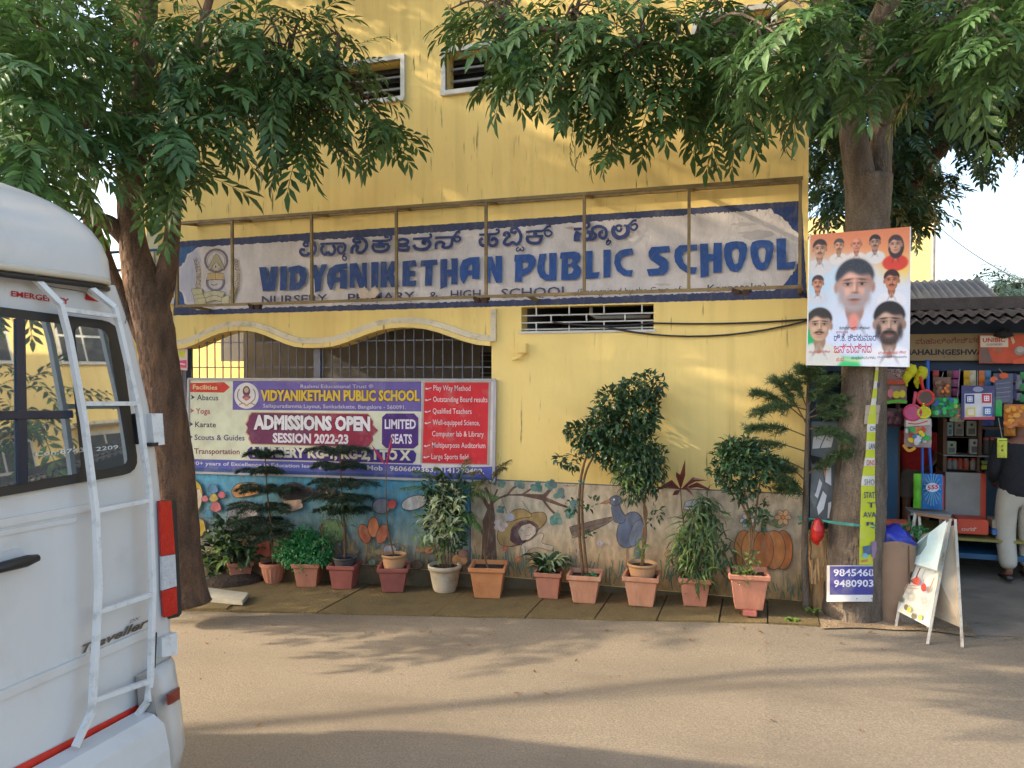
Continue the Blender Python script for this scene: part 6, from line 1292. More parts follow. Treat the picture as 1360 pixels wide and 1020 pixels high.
# litter on the road
q = MB()
for k in range(70):
    px = R.uniform(240, 1360); py = R.uniform(838, 1015) if k > 50 else R.uniform(822, 860); p = gnd(px, py); s_ = R.uniform(.008, .028); a = R.uniform(0, 6.28); u = Vector((math.cos(a), math.sin(a), R.uniform(-.1, .3)))*s_; v = Vector((-math.sin(a), math.cos(a), R.uniform(-.2, .3)))*s_*.45; c0 = p+Vector((0, 0, .006+s_*.2))
    q.add([c0-u, c0+v, c0+u, c0-v], [(0, 1, 2, 3)])
q.build("leaf_litter", M['dry'], None, kind="stuff")
q = MB()
for k in range(260):
    p = gnd(R.uniform(240, 1360), 815+abs(R.gauss(0, 30))+5)
    if p.y > kerb(p.x)-.02 and p.x < .3: continue
    s_ = R.uniform(.003, .008); q.lathe(p+Vector((0, 0, 0)), [(s_, 0), (s_*.7, s_*.6), (.001, s_*.7)], 5, rot=R.random())
q.build("gravel", M['road'], None, kind="stuff")

# ================================================================== SHOP
YS = 8.9
def bp(name, m, parent, x0, y0, x1, y1, Y=YS, depth=.1, bev=0):
    a = onY(x0, y0, Y); c = onY(x1, y1, Y); x_, X_ = sorted((a.x, c.x)); z_, Z_ = sorted((a.z, c.z))
    q = MB(); q.box(x_, X_, Y, Y+depth, z_, Z_, bev=bev); return q.build(name, m, parent)
shp = thing("corner_shop", "small blue fronted grocery shop with a beige name board and hanging snack packets", "shop", (2.0, YS, .04))
xR = 7.0; xL = onY(1075, 500, YS).x
q = MB(); q.box(xL, xR, YS+2.4, YS+2.5, 0, 2.7); q.box(xL-.0, xL+.1, YS+.05, YS+2.4, 0, 2.7); q.box(xR, xR+.1, YS, YS+2.5, 0, 2.7); q.build("back_wall", mat("dim_blue_wall", rgb(44, 62, 74), .9, .2), shp)
q = MB(); q.box(xL-.1, xR+.1, YS-.02, YS+2.6, 2.71, 2.83); q.build("roof_slab", mat("stained_concrete_slab", rgb(96, 86, 80), .95, .3, 4, .5, dirt=rgb(56, 48, 44), dirt_amt=.8, dscale=4), shp)
def corr(name, x0, x1, y0, z0, y1, z1, pitch, amp, m, parent, th=.012, nper=8):
    q = MB(); n = int((x1-x0)/pitch*nper); vs = []
    for i in range(n+1):
        x = x0+(x1-x0)*i/n; d = amp*math.sin(2*math.pi*i/nper)
        for (y, z, t) in ((y0, z0, 0), (y1, z1, 0), (y0, z0, th), (y1, z1, th)): vs.append((x, y, z+d+t))
    fs = []
    for i in range(n): a = 4*i; b_ = a+4; fs += [(a, b_, b_+1, a+1), (a+2, a+3, b_+3, b_+2), (a, a+2, b_+2, b_)]
    q.add(vs, fs); return q.build(name, m, parent)
zc = onY(1290, 428, 8.35).z
corr("corrugated_eave", .9, 7, 8.3, zc, 9.0, zc+.14, .11, .02, M['tin'], shp)
corr("corrugated_eave", .9, 7, 8.42, zc+.07, 9.05, zc+.16, .11, .018, M['tin'], shp)
zb2 = onY(1290, 396, 10.6).z; rf = thing("metal_shed", "second shed roof of ribbed grey metal rising behind the corner shop", "shed", (2.5, 11, 0))
x1_ = onY(1325, 380, 11).x; corr("roof_sheet", onY(1180, 385, 11).x, x1_, 10.9, onY(1290, 397, 10.9).z, 11.9, onY(1290, 372, 11.9).z, .09, .014, M['tin2'], rf)
q = MB(); q.box(onY(1180, 385, 11).x, x1_-.05, 11.3, 11.5, 0, onY(1290, 396, 10.9).z+.02); q.build("wall", M['grey'], rf)
q = MB(); q.beam((x1_-.03, 10.95, onY(1290, 399, 10.9).z), (x1_-.05, 11.85, onY(1290, 374, 11.9).z-.03), .03, .05); q.build("edge_beam", M['tin2'], rf)
bp("fascia", M['navy'], shp, 1060, 426, 1500, 446, YS-.08, .1); bp("blue_beam", M['navy'], shp, 1060, 480, 1500, 493, YS-.05, .1)
sg = bp("name_board", mat("beige_sign_board", rgb(150, 130, 96), .8, .1, dirt=rgb(110, 92, 60), dirt_amt=.6), shp, 1195, 444, 1500, 478, YS-.14, .05)
T = Print(YS-.142)
T.text("ಮಹಾಲಿಂಗೇಶ್ವರ", 1216, 457, 1303, 455, 7.0, (120, 26, 32), .0); T.build("kannada_lettering", sg); T = Print(YS-.142); T.text("MAHALINGESHWARA", 1201, 471, 1322, 471, 7.2, (34, 34, 46), .03); T.stroke([(1254, 476), (1254, 472)], .5, (60, 50, 40)); T.build("lettering", sg)
fb = bp("cookie_banner", flat(rgb(196, 84, 56)), shp, 1301, 445, 1500, 482, YS-.2, .02); T = Print(YS-.202, step=.001); T.poly([(1302, 462), (1312, 462), (1318, 480), (1330, 481), (1302, 482)], (120, 96, 86)); T.poly([(1302, 446), (1339, 446), (1339, 461), (1302, 461)], (212, 196, 176)); T.text("UNIBIC", 1305, 454.5, 1335, 454, 5.6, (190, 60, 40), .03); T.text("COOKIES", 1310, 459, 1331, 458.6, 2.6, (120, 100, 96), .02)
T.poly([(1341, 446), (1344, 445), (1348, 454), (1345, 458)], (200, 170, 140)); T.ell(1354, 466, 7, 6, (150, 140, 130)); T.ell(1355, 464, 5, 4, (176, 170, 160)); T.ell(1327, 466, 3, 3, (150, 110, 80)); T.poly([(1345, 478), (1362, 474), (1362, 483), (1345, 483)], (212, 96, 60)); T.build("print", fb)
q = MB(); p = onY(1333, 441, YS-.22); q.lathe(p-Vector((0, 0, .06)), [(.02, 0), (.09, .02), (.07, .06), (.03, .09), (.01, .1)], 9); q.build("tied_cloth", M['dark'], shp)
bp("left_post", mat("brown_post", rgb(88, 70, 62), .9, .2), shp, 1165, 487, 1172, 760, YS-.5, .05); bp("blue_door", M['blue'], shp, 1172, 560, 1191, 760, YS-.2, .03); bp("door_frame", M['wood'], shp, 1191, 493, 1194, 745, YS-.05, .05)
# counter, shelves, steps
bp("step_ledge", M['olive'], shp, 1180, 712, 1500, 728, YS-.35, .9); bp("plinth", M['blue'], shp, 1180, 728, 1500, 756, YS-.3, .8)
cn = bp("counter", M['tin2'], shp, 1256, 627, 1302, 690, YS-.02, .5); bp("counter_post", M['orange'], shp, 1303, 629, 1309, 692, YS-.03, .5); bp("counter_post", M['orange'], shp, 1249, 632, 1254, 692, YS-.03, .3)
cr_ = bp("red_chest", M['orange'], shp, 1271, 689, 1313, 711, YS-.33, .25, bev=.01); T = Print(YS-.332, step=.001); T.text("ಅಂಗಡಿ", 1277, 705, 1297, 705, 4.4, (206, 176, 160), .012); T.build("lettering", cr_)
bp("shelf", M['tin2'], shp, 1253, 604, 1345, 608, YS, .3); bp("shelf", M['wood'], shp, 1256, 624, 1340, 627, YS, .3); bp("shelf", M['wood'], shp, 1302, 567, 1345, 571, YS+.1, .3); bp("shelf_post", M['wood'], shp, 1300, 555, 1304, 608, YS+.05, .3); bp("shelf_post", M['wood'], shp, 1253, 556, 1257, 627, YS+.02, .3); bp("shelf_post", M['wood'], shp, 1298, 608, 1301, 627, YS+.02, .2); bp("shelf", M['wood'], shp, 1258, 580, 1300, 582, YS+.1, .3)
bp("shelf", M['wood'], shp, 1340, 516, 1420, 520, YS+.3, .3); bp("shelf", M['wood'], shp, 1340, 572, 1420, 575, YS+.3, .3)
def item(name, m, x0, y0, x1, y1, Y, label, cat, group=None, depth=.06, bev=.004, extra=None):
    o = bp(name, m, None, x0, y0, x1, y1, Y, depth, bev); c = onY((x0+x1)/2, max(y0, y1), Y); origin(o, c); tag(o, label, cat, group)
    if extra: extra(o)
    return o
fm = lambda r, g_, b_: flat(rgb(r, g_, b_))
GI = "goods on the shop shelves"
for k, (x0, x1, y0, y1, c, yb) in enumerate([(1258, 1266, 561, 579, (120, 150, 150), "pale teal tin on the upper left shelf of the shop"), (1268, 1280, 560, 579, (130, 120, 104), "beige carton beside the teal tin in the shop"), (1284, 1297, 559, 579, (150, 146, 130), "pale carton at the right end of the upper shop shelf"), (1258, 1270, 586, 603, (132, 142, 116), "greenish carton at the left of the middle shop shelf"), (1288, 1300, 583, 603, (160, 156, 146), "white boxed carton with a round black mark on the middle shelf")]):
    def ex(o, x0=x0, x1=x1, y0=y0, y1=y1, k=k):
        T = Print(YS+.098, step=.001); T.poly([(x0+2, (y0+y1)/2), (x1-2, (y0+y1)/2), (x1-2, y1-2), (x0+2, y1-2)], (90, 90, 84)); T.ell((x0+x1)/2, y0+5, 2, 2, (50, 46, 46), n=10); T.build("label_print", o)
    item("carton", fm(*c), x0, y0, x1, y1, YS+.1, yb, "carton", GI, extra=ex)
def jar(px, py, w, h, m, lab, cat="jar", Y=YS+.1, grp=GI):
    p = onY(px, py, Y+w/2); o = thing("jar", lab, cat, tuple(p), grp); q = MB(); q.lathe(p, [(w*.45, 0), (w*.5, h*.08), (w*.5, h*.75), (w*.36, h*.86)], 14); q.build("body", m, o, True); q = MB(); q.lathe(p, [(w*.4, h*.85), (w*.4, h), (.001, h)], 14); q.build("lid", M['orange'] if R.random() < .5 else M['tin2'], o); return o
for k, (px, c, l) in enumerate([(1261, (110, 110, 104), "grey jar at the left end of the lower shop shelf"), (1268, (120, 116, 110), "second grey jar on the lower shop shelf"), (1275, (140, 60, 36), "rust coloured jar on the lower shelf"), (1283, (150, 70, 44), "orange brown jar in the middle of the lower shelf"), (1292, (130, 120, 110), "pale jar at the right of the lower shelf")]): jar(px, 624, .055, .12, fm(*c), l)
for k, (px, l) in enumerate([(1309, "dark glass jar left behind the hanging yellow packet"), (1318, "dark jar in the middle of the right shelf"), (1324, "dark jar half hidden by the hanging yellow packet")]): jar(px, 603, .06, .17, fm(64, 60, 50), l)
item("yellow_carton", fm(150, 150, 50), 1304, 618, 1318, 624, YS, "stack of flat yellow packets on the counter shelf", "packet"); item("green_carton", fm(96, 116, 56), 1304, 612, 1319, 617, YS, "flat green packets lying on the yellow packets", "packet")
item("blue_box", fm(40, 60, 120), 1304, 556, 1320, 566, YS+.12, "dark blue box on the right upper shelf", "box"); item("blue_crate", fm(50, 96, 150), 1318, 703, 1345, 712, YS-.3, "blue crate on the olive ledge behind the customer", "crate", depth=.2)
item("newspaper_stack", fm(140, 132, 112), 1318, 690, 1340, 703, YS-.28, "stack of folded newspapers on the blue crate", "newspapers", depth=.2)
# hanging goods
GH = "goods hanging in the shop front"
def crinkle(cx, cy, w, h, Y, m, th=.05, seed=0, n=9):
    rs = np.random.RandomState(seed); c = onY(cx, cy, Y); k = pxm(c); W_, H_ = w*k, h*k; vs = []
    for s_ in (-1, 1):
        for i in range(n+1):
            for j in range(n+1):
                u, v = i/n*2-1, j/n*2-1; bul = (1-u**4)*(1-v**4); vs.append((c.x+u*W_/2*(1-.06*abs(math.sin(v*5))), c.y+s_*th*bul*(.4+1.1*rs.rand())*.5, c.z+v*H_/2))
    fs = []; N_ = (n+1)**2
    for s_ in (0, 1):
        for i in range(n):
            for j in range(n): a = s_*N_+i*(n+1)+j; f = (a, a+n+1, a+n+2, a+1); fs.append(f if s_ == 0 else f[::-1])
    q = MB(); q.add(vs, fs, m); return q
def packet(name, lab, cx, cy, w, h, Y, m, cat="packet", deco=None, string=None, seed=0):
    q = crinkle(cx, cy, w, h, Y, m, seed=seed); o = q.build(name, m, None, True); origin(o, onY(cx, cy-h/2, Y)); tag(o, lab, cat, GH)
    if deco: T = Print(Y-.035, step=.001); deco(T); T.build("print", o)
    if string: s2 = MB(); s2.tube([onY(string[0], string[1], Y), onY(cx, cy-h/2, Y)], .004, 5); s2.build("string", M['tin2'], o)
    return o
def dA(T):
    for k in range(26): T.ell(R.uniform(1179, 1201), R.uniform(490, 502), 1, .8, R.choice([(60, 44, 40), (150, 110, 90), (196, 176, 160)]), n=6)
    T.poly([(1177, 504), (1203, 504), (1203, 510), (1177, 510)], (176, 70, 40)); T.ell(1190, 524, 5, 5, (206, 190, 40)); T.ell(1198, 523, 4, 5, (214, 196, 40)); T.ell(1182, 522, 4, 6, (206, 120, 120)); T.stroke([(1176, 535), (1190, 532.5), (1204, 534)], 4, (90, 170, 50))
packet("toy_packet", "clear toy packet with orange header and green tray, leftmost hanging item", 1190, 513, 27, 46, YS-.45, fm(150, 120, 112), deco=dA, seed=1)
def dB(T):
    for k in range(14): T.ell(R.uniform(1176, 1198), R.uniform(545, 562), R.uniform(2, 4), R.uniform(2, 4), R.choice([(90, 44, 56), (70, 34, 44), (112, 60, 70)]), n=7)
packet("snack_packet", "dark maroon snack packets hanging below the clear toy packet", 1187, 554, 28, 24, YS-.42, fm(74, 40, 48), deco=dB, seed=2)
for k, (px, py, rx, c, l) in enumerate([(1208, 497, 7, (206, 200, 30), "crumpled bright yellow toy hanging top left in the shop front"), (1222, 500, 6, (196, 190, 24), "second bright yellow toy beside the blue pole top")]):
    p = onY(px, py, YS-.5); q = MB(); q.tube(sm([p+Vector((0, 0, .1)), p+Vector((.02, 0, .04)), p, p+Vector((-.03, 0, -.06)), p+Vector((-.02, 0, -.12))], 4), [.01, .025, .04, .045, .05, .05, .045, .05, .045, .04, .04, .035, .03, .02, .015, .01, .005], 9, jit=.2); o = q.build("yellow_toy", fm(*c), None, True); origin(o, p); tag(o, l, "toy", GH)
def racket(px, py, r, hx, hy, c, c2, lab):
    p = onY(px, py, YS-.55); k = pxm(p); o = thing("toy_racket", lab, "toy racket", tuple(p), GH); q = MB(); n = 24; R1 = r*k
    q.tube([p+Vector((R1*math.cos(2*math.pi*j/n), 0, R1*math.sin(2*math.pi*j/n))) for j in range(n+1)], .014, 7); q.build("rim", fm(*c), o, True)
    q = MB(); q.tube([p+Vector((0, .008, 0)), p+Vector((0, -.008, 0))], [R1*.95, R1*.95], 20); q.build("face", fm(*c2), o)
    q = MB(); e = onY(hx, hy, YS-.55); d = (e-p).normalized(); q.tube([p+d*R1, e], .014, 8); q.build("handle", fm(*c), o, True)
racket(1212, 548, 10, 1216, 520, (206, 70, 110), (200, 90, 130), "pink toy racket hanging in the shop front"); racket(1229, 528, 9.5, 1222, 500, (206, 60, 52), (96, 80, 72), "red toy racket with a dark face, overlapping the pink one"); racket(1227, 548, 7, 1226, 535, (206, 206, 40), (196, 190, 40), "yellow toy racket below the red racket")
def dC(T):
    T.poly([(1203, 558), (1236, 556), (1236, 564), (1203, 567)], (206, 196, 186)); T.stroke([(1206, 562), (1218, 563), (1232, 559)], 1.6, (200, 90, 50))
    for k in range(34): T.ell(R.uniform(1204, 1234), R.uniform(568, 588), R.uniform(2, 5), R.uniform(2, 4), R.choice([(206, 70, 60), (60, 170, 80), (206, 206, 210), (60, 130, 180), (230, 200, 50), (220, 120, 50)]), n=8)
    T.stroke([(1199, 590), (1206, 598), (1215, 594)], 4, (220, 150, 30))
packet("toy_packet", "big clear packet of mixed coloured toys below the toy rackets", 1219, 575, 34, 38, YS-.52, fm(170, 150, 146), deco=dC, seed=3)
def dD(T):
    for k in range(16): T.ell(R.uniform(1242, 1260), R.uniform(508, 526), 3, 3, R.choice([(130, 90, 66), (150, 110, 84), (110, 76, 60)]), n=7)
    for k in range(6): T.ell(R.uniform(1250, 1259), R.uniform(512, 520), 2.2, 2.2, (216, 120, 50), n=7)
packet("toy_packet", "brown tied bag with orange toys hanging right of the rackets", 1251, 517, 22, 32, YS-.4, fm(124, 92, 76), deco=dD, string=(1253, 494), seed=4)
def dE(T):
    for k in range(30): T.ell(R.uniform(1240, 1270), R.uniform(530, 552), R.uniform(2, 4), R.uniform(2, 4), R.choice([(40, 170, 84), (60, 190, 96), (30, 140, 70), (150, 190, 60), (50, 100, 160)]), n=7)
packet("toy_packet", "clear bag of bright green toys under the brown tied bag", 1255, 541, 34, 26, YS-.45, fm(80, 130, 96), deco=dE, seed=5)
def dF(T):
    for k in range(20): a = (R.uniform(1264, 1278), R.uniform(540, 556)); T.stroke([a, (a[0]+5, a[1]+R.uniform(-5, 5))], 1.6, R.choice([(60, 170, 96), (206, 120, 90), (206, 200, 190)]))
packet("toy_packet", "netted bag of green and red sticks left of the ludo board", 1271, 548, 18, 24, YS-.42, fm(150, 140, 120), deco=dF, string=(1275, 490), seed=6)
lu = item("ludo_board", fm(70, 72, 112), 1277, 512, 1321, 558, YS-.5, "blue boxed ludo game board hanging in the middle of the shop front", "board game", GH, depth=.02); T = Print(YS-.502, step=.001)
T.ell(1299, 517, 7, 3.5, (150, 150, 176)); T.poly([(1281, 523), (1317, 522), (1317, 554), (1281, 555)], (206, 206, 210))
for x, y, c in ((1282, 524, (60, 70, 130)), (1304, 523, (190, 50, 66)), (1283, 541, (214, 196, 110)), (1305, 540, (60, 110, 170))):
    T.poly([(x, y), (x+12, y), (x+12, y+12), (x, y+12)], c); T.poly([(x+2.5, y+2.5), (x+9.5, y+2.5), (x+9.5, y+9.5), (x+2.5, y+9.5)], (220, 220, 224))
    for i in (4.5, 7.5):
        for j in (4.5, 7.5): T.ell(x+i, y+j, .9, .9, c, n=7)
T.poly([(1279, 554), (1320, 553), (1320, 557), (1279, 557)], (176, 70, 90)); T.build("print", lu)
s2 = MB(); s2.tube([onY(1298, 492, YS-.5), onY(1298, 512, YS-.49)], .004, 5); s2.build("string", M['tin2'], lu)
def dG(T): 
    T.ell(1320, 504, 5, 4, (206, 100, 60)); T.ell(1333, 499, 6, 4, (200, 90, 50)); T.poly([(1321, 505), (1342, 503), (1342, 533), (1323, 535)], (86, 90, 110)); [T.stroke([(1323, 510+k*6), (1342, 508+k*6)], .8, (130, 134, 150)) for k in range(4)]
packet("dark_packet", "grey shiny packet topped with orange bows right of the ludo board", 1332, 516, 24, 40, YS-.45, fm(88, 90, 104), deco=dG, string=(1327, 490), seed=7)
packet("green_packet", "small green toy bunch hanging right below the ludo board", 1326, 540, 9, 26, YS-.47, fm(50, 170, 90), seed=8)
def dH(T):
    for k in range(26): T.ell(R.uniform(1336, 1372), R.uniform(538, 566), R.uniform(3, 6), R.uniform(2, 4), R.choice([(206, 120, 30), (190, 100, 30), (216, 150, 50)]), n=7)
packet("orange_packet", "bunch of shiny orange packets at the right of the shop front", 1354, 552, 38, 30, YS-.45, fm(190, 110, 36), deco=dH, seed=9); packet("orange_packet", "plain orange packet hanging lower right below the orange bunch", 1341, 571, 14, 16, YS-.4, fm(170, 110, 30), seed=10)
def dI(T): T.stroke([(1326, 585), (1338, 585)], 1, (110, 130, 30)); T.ell(1331, 598, 1.4, 1.4, (60, 60, 40), n=7); T.ell(1331, 592, 1, 1, (70, 70, 40), n=7)
packet("lime_packet", "lime green packet hanging on pale strings above the customer", 1331, 595, 12, 26, YS-.55, fm(196, 200, 74), deco=dI, string=(1326, 555), seed=11)
PC_ = [(170, 60, 50), (190, 150, 40), (60, 110, 150), (60, 130, 80), (150, 60, 110), (200, 110, 50), (120, 120, 130), (90, 60, 50), (190, 180, 150), (60, 60, 100)]
for k in range(30):   # strips of small sachets
    col_ = k % 10; row = k//10; px = (1243, 1262, 1270, 1284, 1292, 1304, 1312, 1346, 1353, 1359)[col_]; py = 499+row*13+(k % 3)*2 if col_ > 6 else 497+row*(6 if 1276 < px < 1322 else 12)
    o = crinkle(px, py, 7.5, 10, YS-.30-.01*(k % 4), fm(*PC_[(k*7) % 10]), th=.02, seed=30+k, n=4).build("sachet", None, None, True); origin(o, onY(px, py-5, YS-.3)); tag(o, "%s sachet, %s of the strip hanging %s" % (("brick red", "mustard yellow", "blue", "green", "purple", "orange", "grey", "brown", "cream", "navy")[(k*7) % 10], ("topmost", "middle one", "lowest")[row], ("by the brown tied bag", "right of the brown tied bag", "left above the netted bag", "above the left of the ludo board", "above the middle of the ludo board", "above the right of the ludo board", "left of the grey shiny packet", "right of the grey shiny packet", "near the right picture edge", "at the right picture edge")[col_]), "sachet", "small sachets hanging in strips behind the larger shop goods")
for k in range(14):
    px = 1343+(k % 5)*5.5; py = (513, 568, 600)[k//5]; p = onY(px, py, YS+.32); o = thing("jar", "small %s jar, %s on the %s dim rear shelf of the shop" % (("red", "green", "grey", "cream", "mustard", "purple", "brown", "navy", "blue", "orange")[(k) % 10], ("leftmost", "second", "middle", "fourth", "rightmost")[k % 5], ("upper", "middle", "lower")[k//5]), "jar", tuple(p), "small jars on the dim rear shelves"); q = MB(); q.lathe(p+Vector((0, 0, .035)), [(.022, 0), (.024, .01), (.024, .06), (.016, .075)], 10); q.build("body", fm(*PC_[(k*3) % 10]), o, True); q = MB(); q.lathe(p+Vector((0, 0, .035)), [(.018, .074), (.018, .09), (.001, .09)], 10); q.build("lid", M['orange'], o)
mp = thing("broom_pair", "two blue plastic handles leaning in the shop front", "broom", tuple(onY(1232, 640, YS-.6)))
for a, b_ in (((1225, 580), (1225, 632)), ((1233, 575), (1237, 632))): q = MB(); q.tube([onY(*a, YS-.5), onY(*b_, YS-.5)], .013, 8); q.build("handle", M['rstick'], mp)
q = MB(); q.tube([onY(1232, 478, YS-.5), onY(1232.5, 575, YS-.4)], .018, 8); o = q.build("blue_pole", M['rstick']); origin(o, onY(1232, 575, YS-.4)); tag(o, "upright blue pole at the left of the shop front behind the toys", "pole")
def dJ(T):
    for a in range(0, 360, 20): T.stroke([(1238, 647), (1238+12*math.cos(math.radians(a)), 650+22*math.sin(math.radians(a)))], 1.0, (90, 170, 210))
    T.ell(1238, 647, 9, 6, (206, 214, 226)); T.text("555", 1231, 650, 1246, 648.5, 5.5, (196, 50, 70), .04)
packet("detergent_packet", "blue detergent packet marked 555 standing behind the sandwich board", 1238, 653, 26, 47, YS-.62, fm(40, 110, 176), deco=dJ, seed=12)
packet("green_packet", "narrow lime green packet left of the blue detergent packet", 1219, 652, 11, 46, YS-.6, fm(110, 190, 50), seed=13)
stl = thing("metal_stool", "metal stool carrying the detergent packets in front of the shop", "stool", tuple(onY(1232, 740, YS-.6)))
sz = onY(1232, 678, YS-.6).z; cx_ = onY(1232, 678, YS-.6).x; q = MB(); q.box(cx_-.17, cx_+.17, YS-.75, YS-.42, sz-.03, sz-.003); q.build("seat", M['tin2'], stl)
for dx in (-.15, .15):
    for dy in (-.73, -.45): q = MB(); q.beam((cx_+dx, YS+dy, .05), (cx_+dx*.9, YS+dy, sz-.03), .02, .02); q.build("leg", M['tin2'], stl)
fx = thing("flower_box", "orange planter box of small green plants behind the blue bag", "planter", tuple(onY(1190, 706, YS-1.0))); o = bp("box", mat("orange_plastic", rgb(196, 90, 60), .6, .1), fx, 1172, 692, 1208, 706, YS-1.0, .15, bev=.01)
bush(fx, "plants", [(1178, 686, 8, 60), (1190, 685, 8, 60), (1202, 687, 8, 60)], YS-.95, M['leafg'], .035, .02, .3, .6, .3)
hb = MB(); hp = onY(1190, 706, YS-.98); hb.box(hp.x-.16, hp.x+.16, YS-1.0, YS-.86, .06, hp.z-.003); o = hb.build("wooden_block", M['wood']); origin(o, (hp.x, YS-.9, .06)); tag(o, "dark wooden block carrying the orange planter box", "block")
# ---- people
def skin_obj(name, V, E_, rad, m, parent, sub=2, root=0):
    me = bpy.data.meshes.new(name); o_ = base_of(parent); me.from_pydata([tuple(Vector(v)-o_) for v in V], E_, []); o = bpy.data.objects.new(name, me); COL.objects.link(o); o.parent = parent
    md = o.modifiers.new("skin", 'SKIN'); md.use_smooth_shade = True
    for i, sv in enumerate(me.skin_vertices[0].data): sv.radius = (rad[i] if isinstance(rad[i], tuple) else (rad[i], rad[i])); sv.use_root = (i == root)
    ms = o.modifiers.new("sub", 'SUBSURF'); ms.levels = sub; ms.render_levels = sub; me.materials.append(m); return o
def person(loc, rot, label, top, bottom, h=1.64, long_sleeve=True, long_leg=True, stride=.08, name="person"):
    t = thing("person", label, "person", loc); s_ = h/1.7
    def W_(x, y, z): return Vector((loc[0]+(x*math.cos(rot)-y*math.sin(rot))*s_, loc[1]+(x*math.sin(rot)+y*math.cos(rot))*s_, loc[2]+z*s_))
    # +y is the facing direction
    J = dict(pel=(0, 0, .93), wai=(0, -.01, 1.06), che=(0, -.01, 1.26), upc=(0, -.005, 1.38), nek=(0, 0, 1.47), hd0=(0, .015, 1.53), hd1=(0, .03, 1.61),
             shL=(-.18, 0, 1.39), elL=(-.24, -.02, 1.12), wrL=(-.17, .16, .98), hnL=(-.14, .23, .97), shR=(.18, 0, 1.39), elR=(.24, -.02, 1.12), wrR=(.17, .16, .98), hnR=(.14, .23, .97),
             hpL=(-.095, 0, .90), knL=(-.10, .03, .50), anL=(-.11, -.02-stride, .09), toL=(-.13, .12-stride, .04), hpR=(.095, 0, .90), knR=(.10, .04, .50), anR=(.11, -.02+stride, .09), toR=(.13, .12+stride, .04))
    Rd = dict(pel=(.12, .09), wai=(.12, .09), che=(.165, .115), upc=(.13, .09), nek=(.055, .055), hd0=(.07, .08), hd1=(.078, .09), shL=.06, elL=.043, wrL=.03, hnL=.035, shR=.06, elR=.043, wrR=.03, hnR=.035, hpL=.09, knL=.06, anL=.04, toL=.035, hpR=.09, knR=.06, anR=.04, toR=.035)
    K_ = list(J); ix = {k: i for i, k in enumerate(K_)}
    ED = [("pel", "wai"), ("wai", "che"), ("che", "upc"), ("upc", "nek"), ("nek", "hd0"), ("hd0", "hd1")]+[(a+s2, b_+s2) for s2 in "LR" for a, b_ in (("sh", "el"), ("el", "wr"), ("wr", "hn"), ("hp", "kn"), ("kn", "an"), ("an", "to"))]+[("upc", "shL"), ("upc", "shR"), ("pel", "hpL"), ("pel", "hpR")]
    sc2 = lambda r: tuple(x*s_*.93 for x in r) if isinstance(r, tuple) else r*s_*.93
    skin_obj("body", [W_(*J[k]) for k in K_], [(ix[a], ix[b_]) for a, b_ in ED], [sc2(Rd[k]) for k in K_], M['skin'], t)
    for s2 in (-1, 1):   # fingers closing forward
        for f in range(5):
            b0 = W_(s2*(.155-f*.012), .25, .975-.012*f+(.03 if f == 0 else 0)); q = MB(); q.tube([b0, b0+(W_(0, 1, 0)-W_(0, 0, 0))*.035, b0+(W_(0, .8, -.6)-W_(0, 0, 0))*.06], [.009, .008, .006], 6); q.build("finger", M['skin'], t, True)
    # clothes
    def part(nm, keys, edges, rads, m): skin_obj(nm, [W_(*k) for k in keys], edges, [tuple(x*s_ for x in r) for r in rads], m, t)
    sl_ = [(-.18, 0, 1.385), (-.245, -.03, 1.12), (-.185, .14, .99)] if long_sleeve else [(-.18, 0, 1.385), (-.215, -.01, 1.25), (-.23, -.02, 1.17)]
    kk = [(0, 0, .82), (0, -.01, .98), (0, -.01, 1.26), (0, -.01, 1.40), (0, 0, 1.455)]+sl_+[(-x, y, z) for x, y, z in sl_]
    part("sweater", kk, [(0, 1), (1, 2), (2, 3), (3, 4), (3, 5), (5, 6), (6, 7), (3, 8), (8, 9), (9, 10)], [(.20, .155), (.19, .145), (.205, .145), (.15, .11), (.075, .07)]+[(.078, .078), (.062, .062), (.05, .05)]*2, top)
    lg = lambda sg, st_: [(sg*.10, 0, .84), (sg*.11, .03, .50), (sg*.115, -.02+st_, .12)] if long_leg else [(sg*.10, 0, .84), (sg*.105, .02, .66), (sg*.105, .03, .55)]
    kk = [(0, 0, 1.02), (0, 0, .92)]+lg(-1, -stride)+lg(1, stride)
    part("trousers", kk, [(0, 1), (1, 2), (2, 3), (3, 4), (1, 5), (5, 6), (6, 7)], [(.155, .115), (.17, .13)]+[(.118, .118), (.10, .10), (.085, .085)]*2, bottom)
    for sg, st_ in ((-1, -stride), (1, stride)): part("shoe", [(sg*.115, -.07+st_, .045), (sg*.12, .04+st_, .04), (sg*.13, .15+st_, .035)], [(0, 1), (1, 2)], [(.045, .04), (.048, .035), (.04, .028)], M['shoe'])
    part("hair", [(0, -.01, 1.56), (0, .0, 1.64)], [(0, 1)], [(.088, .095), (.088, .098)], M['hair'])
    # face
    q = MB(); q.tube([W_(0, .11, 1.60), W_(0, .135, 1.57), W_(0, .115, 1.555)], [.012, .016, .01], 6)
    q.build("nose", M['skin'], t, True)
    for s2 in (-1, 1):
        q = MB(); q.tube([W_(s2*.032, .112, 1.612), W_(s2*.032, .122, 1.612)], [.012, .007], 8); q.build("eye", M['hair'], t); q = MB(); q.tube([W_(s2*.084, .02, 1.56), W_(s2*.096, .015, 1.59), W_(s2*.086, .015, 1.62)], [.008, .014, .008], 6); q.build("ear", M['skin'], t, True)
    q = MB(); q.tube([W_(-.025, .108, 1.53), W_(0, .118, 1.527), W_(.025, .108, 1.53)], .006, 5); q.build("mouth", M['redcloth'], t)
    return t
g = gnd(1348, 773); person((g.x+.02, g.y, .06), .1, "customer in black sweater and cream trousers seen from behind at the shop", M['black'], M['cream'], 1.62)
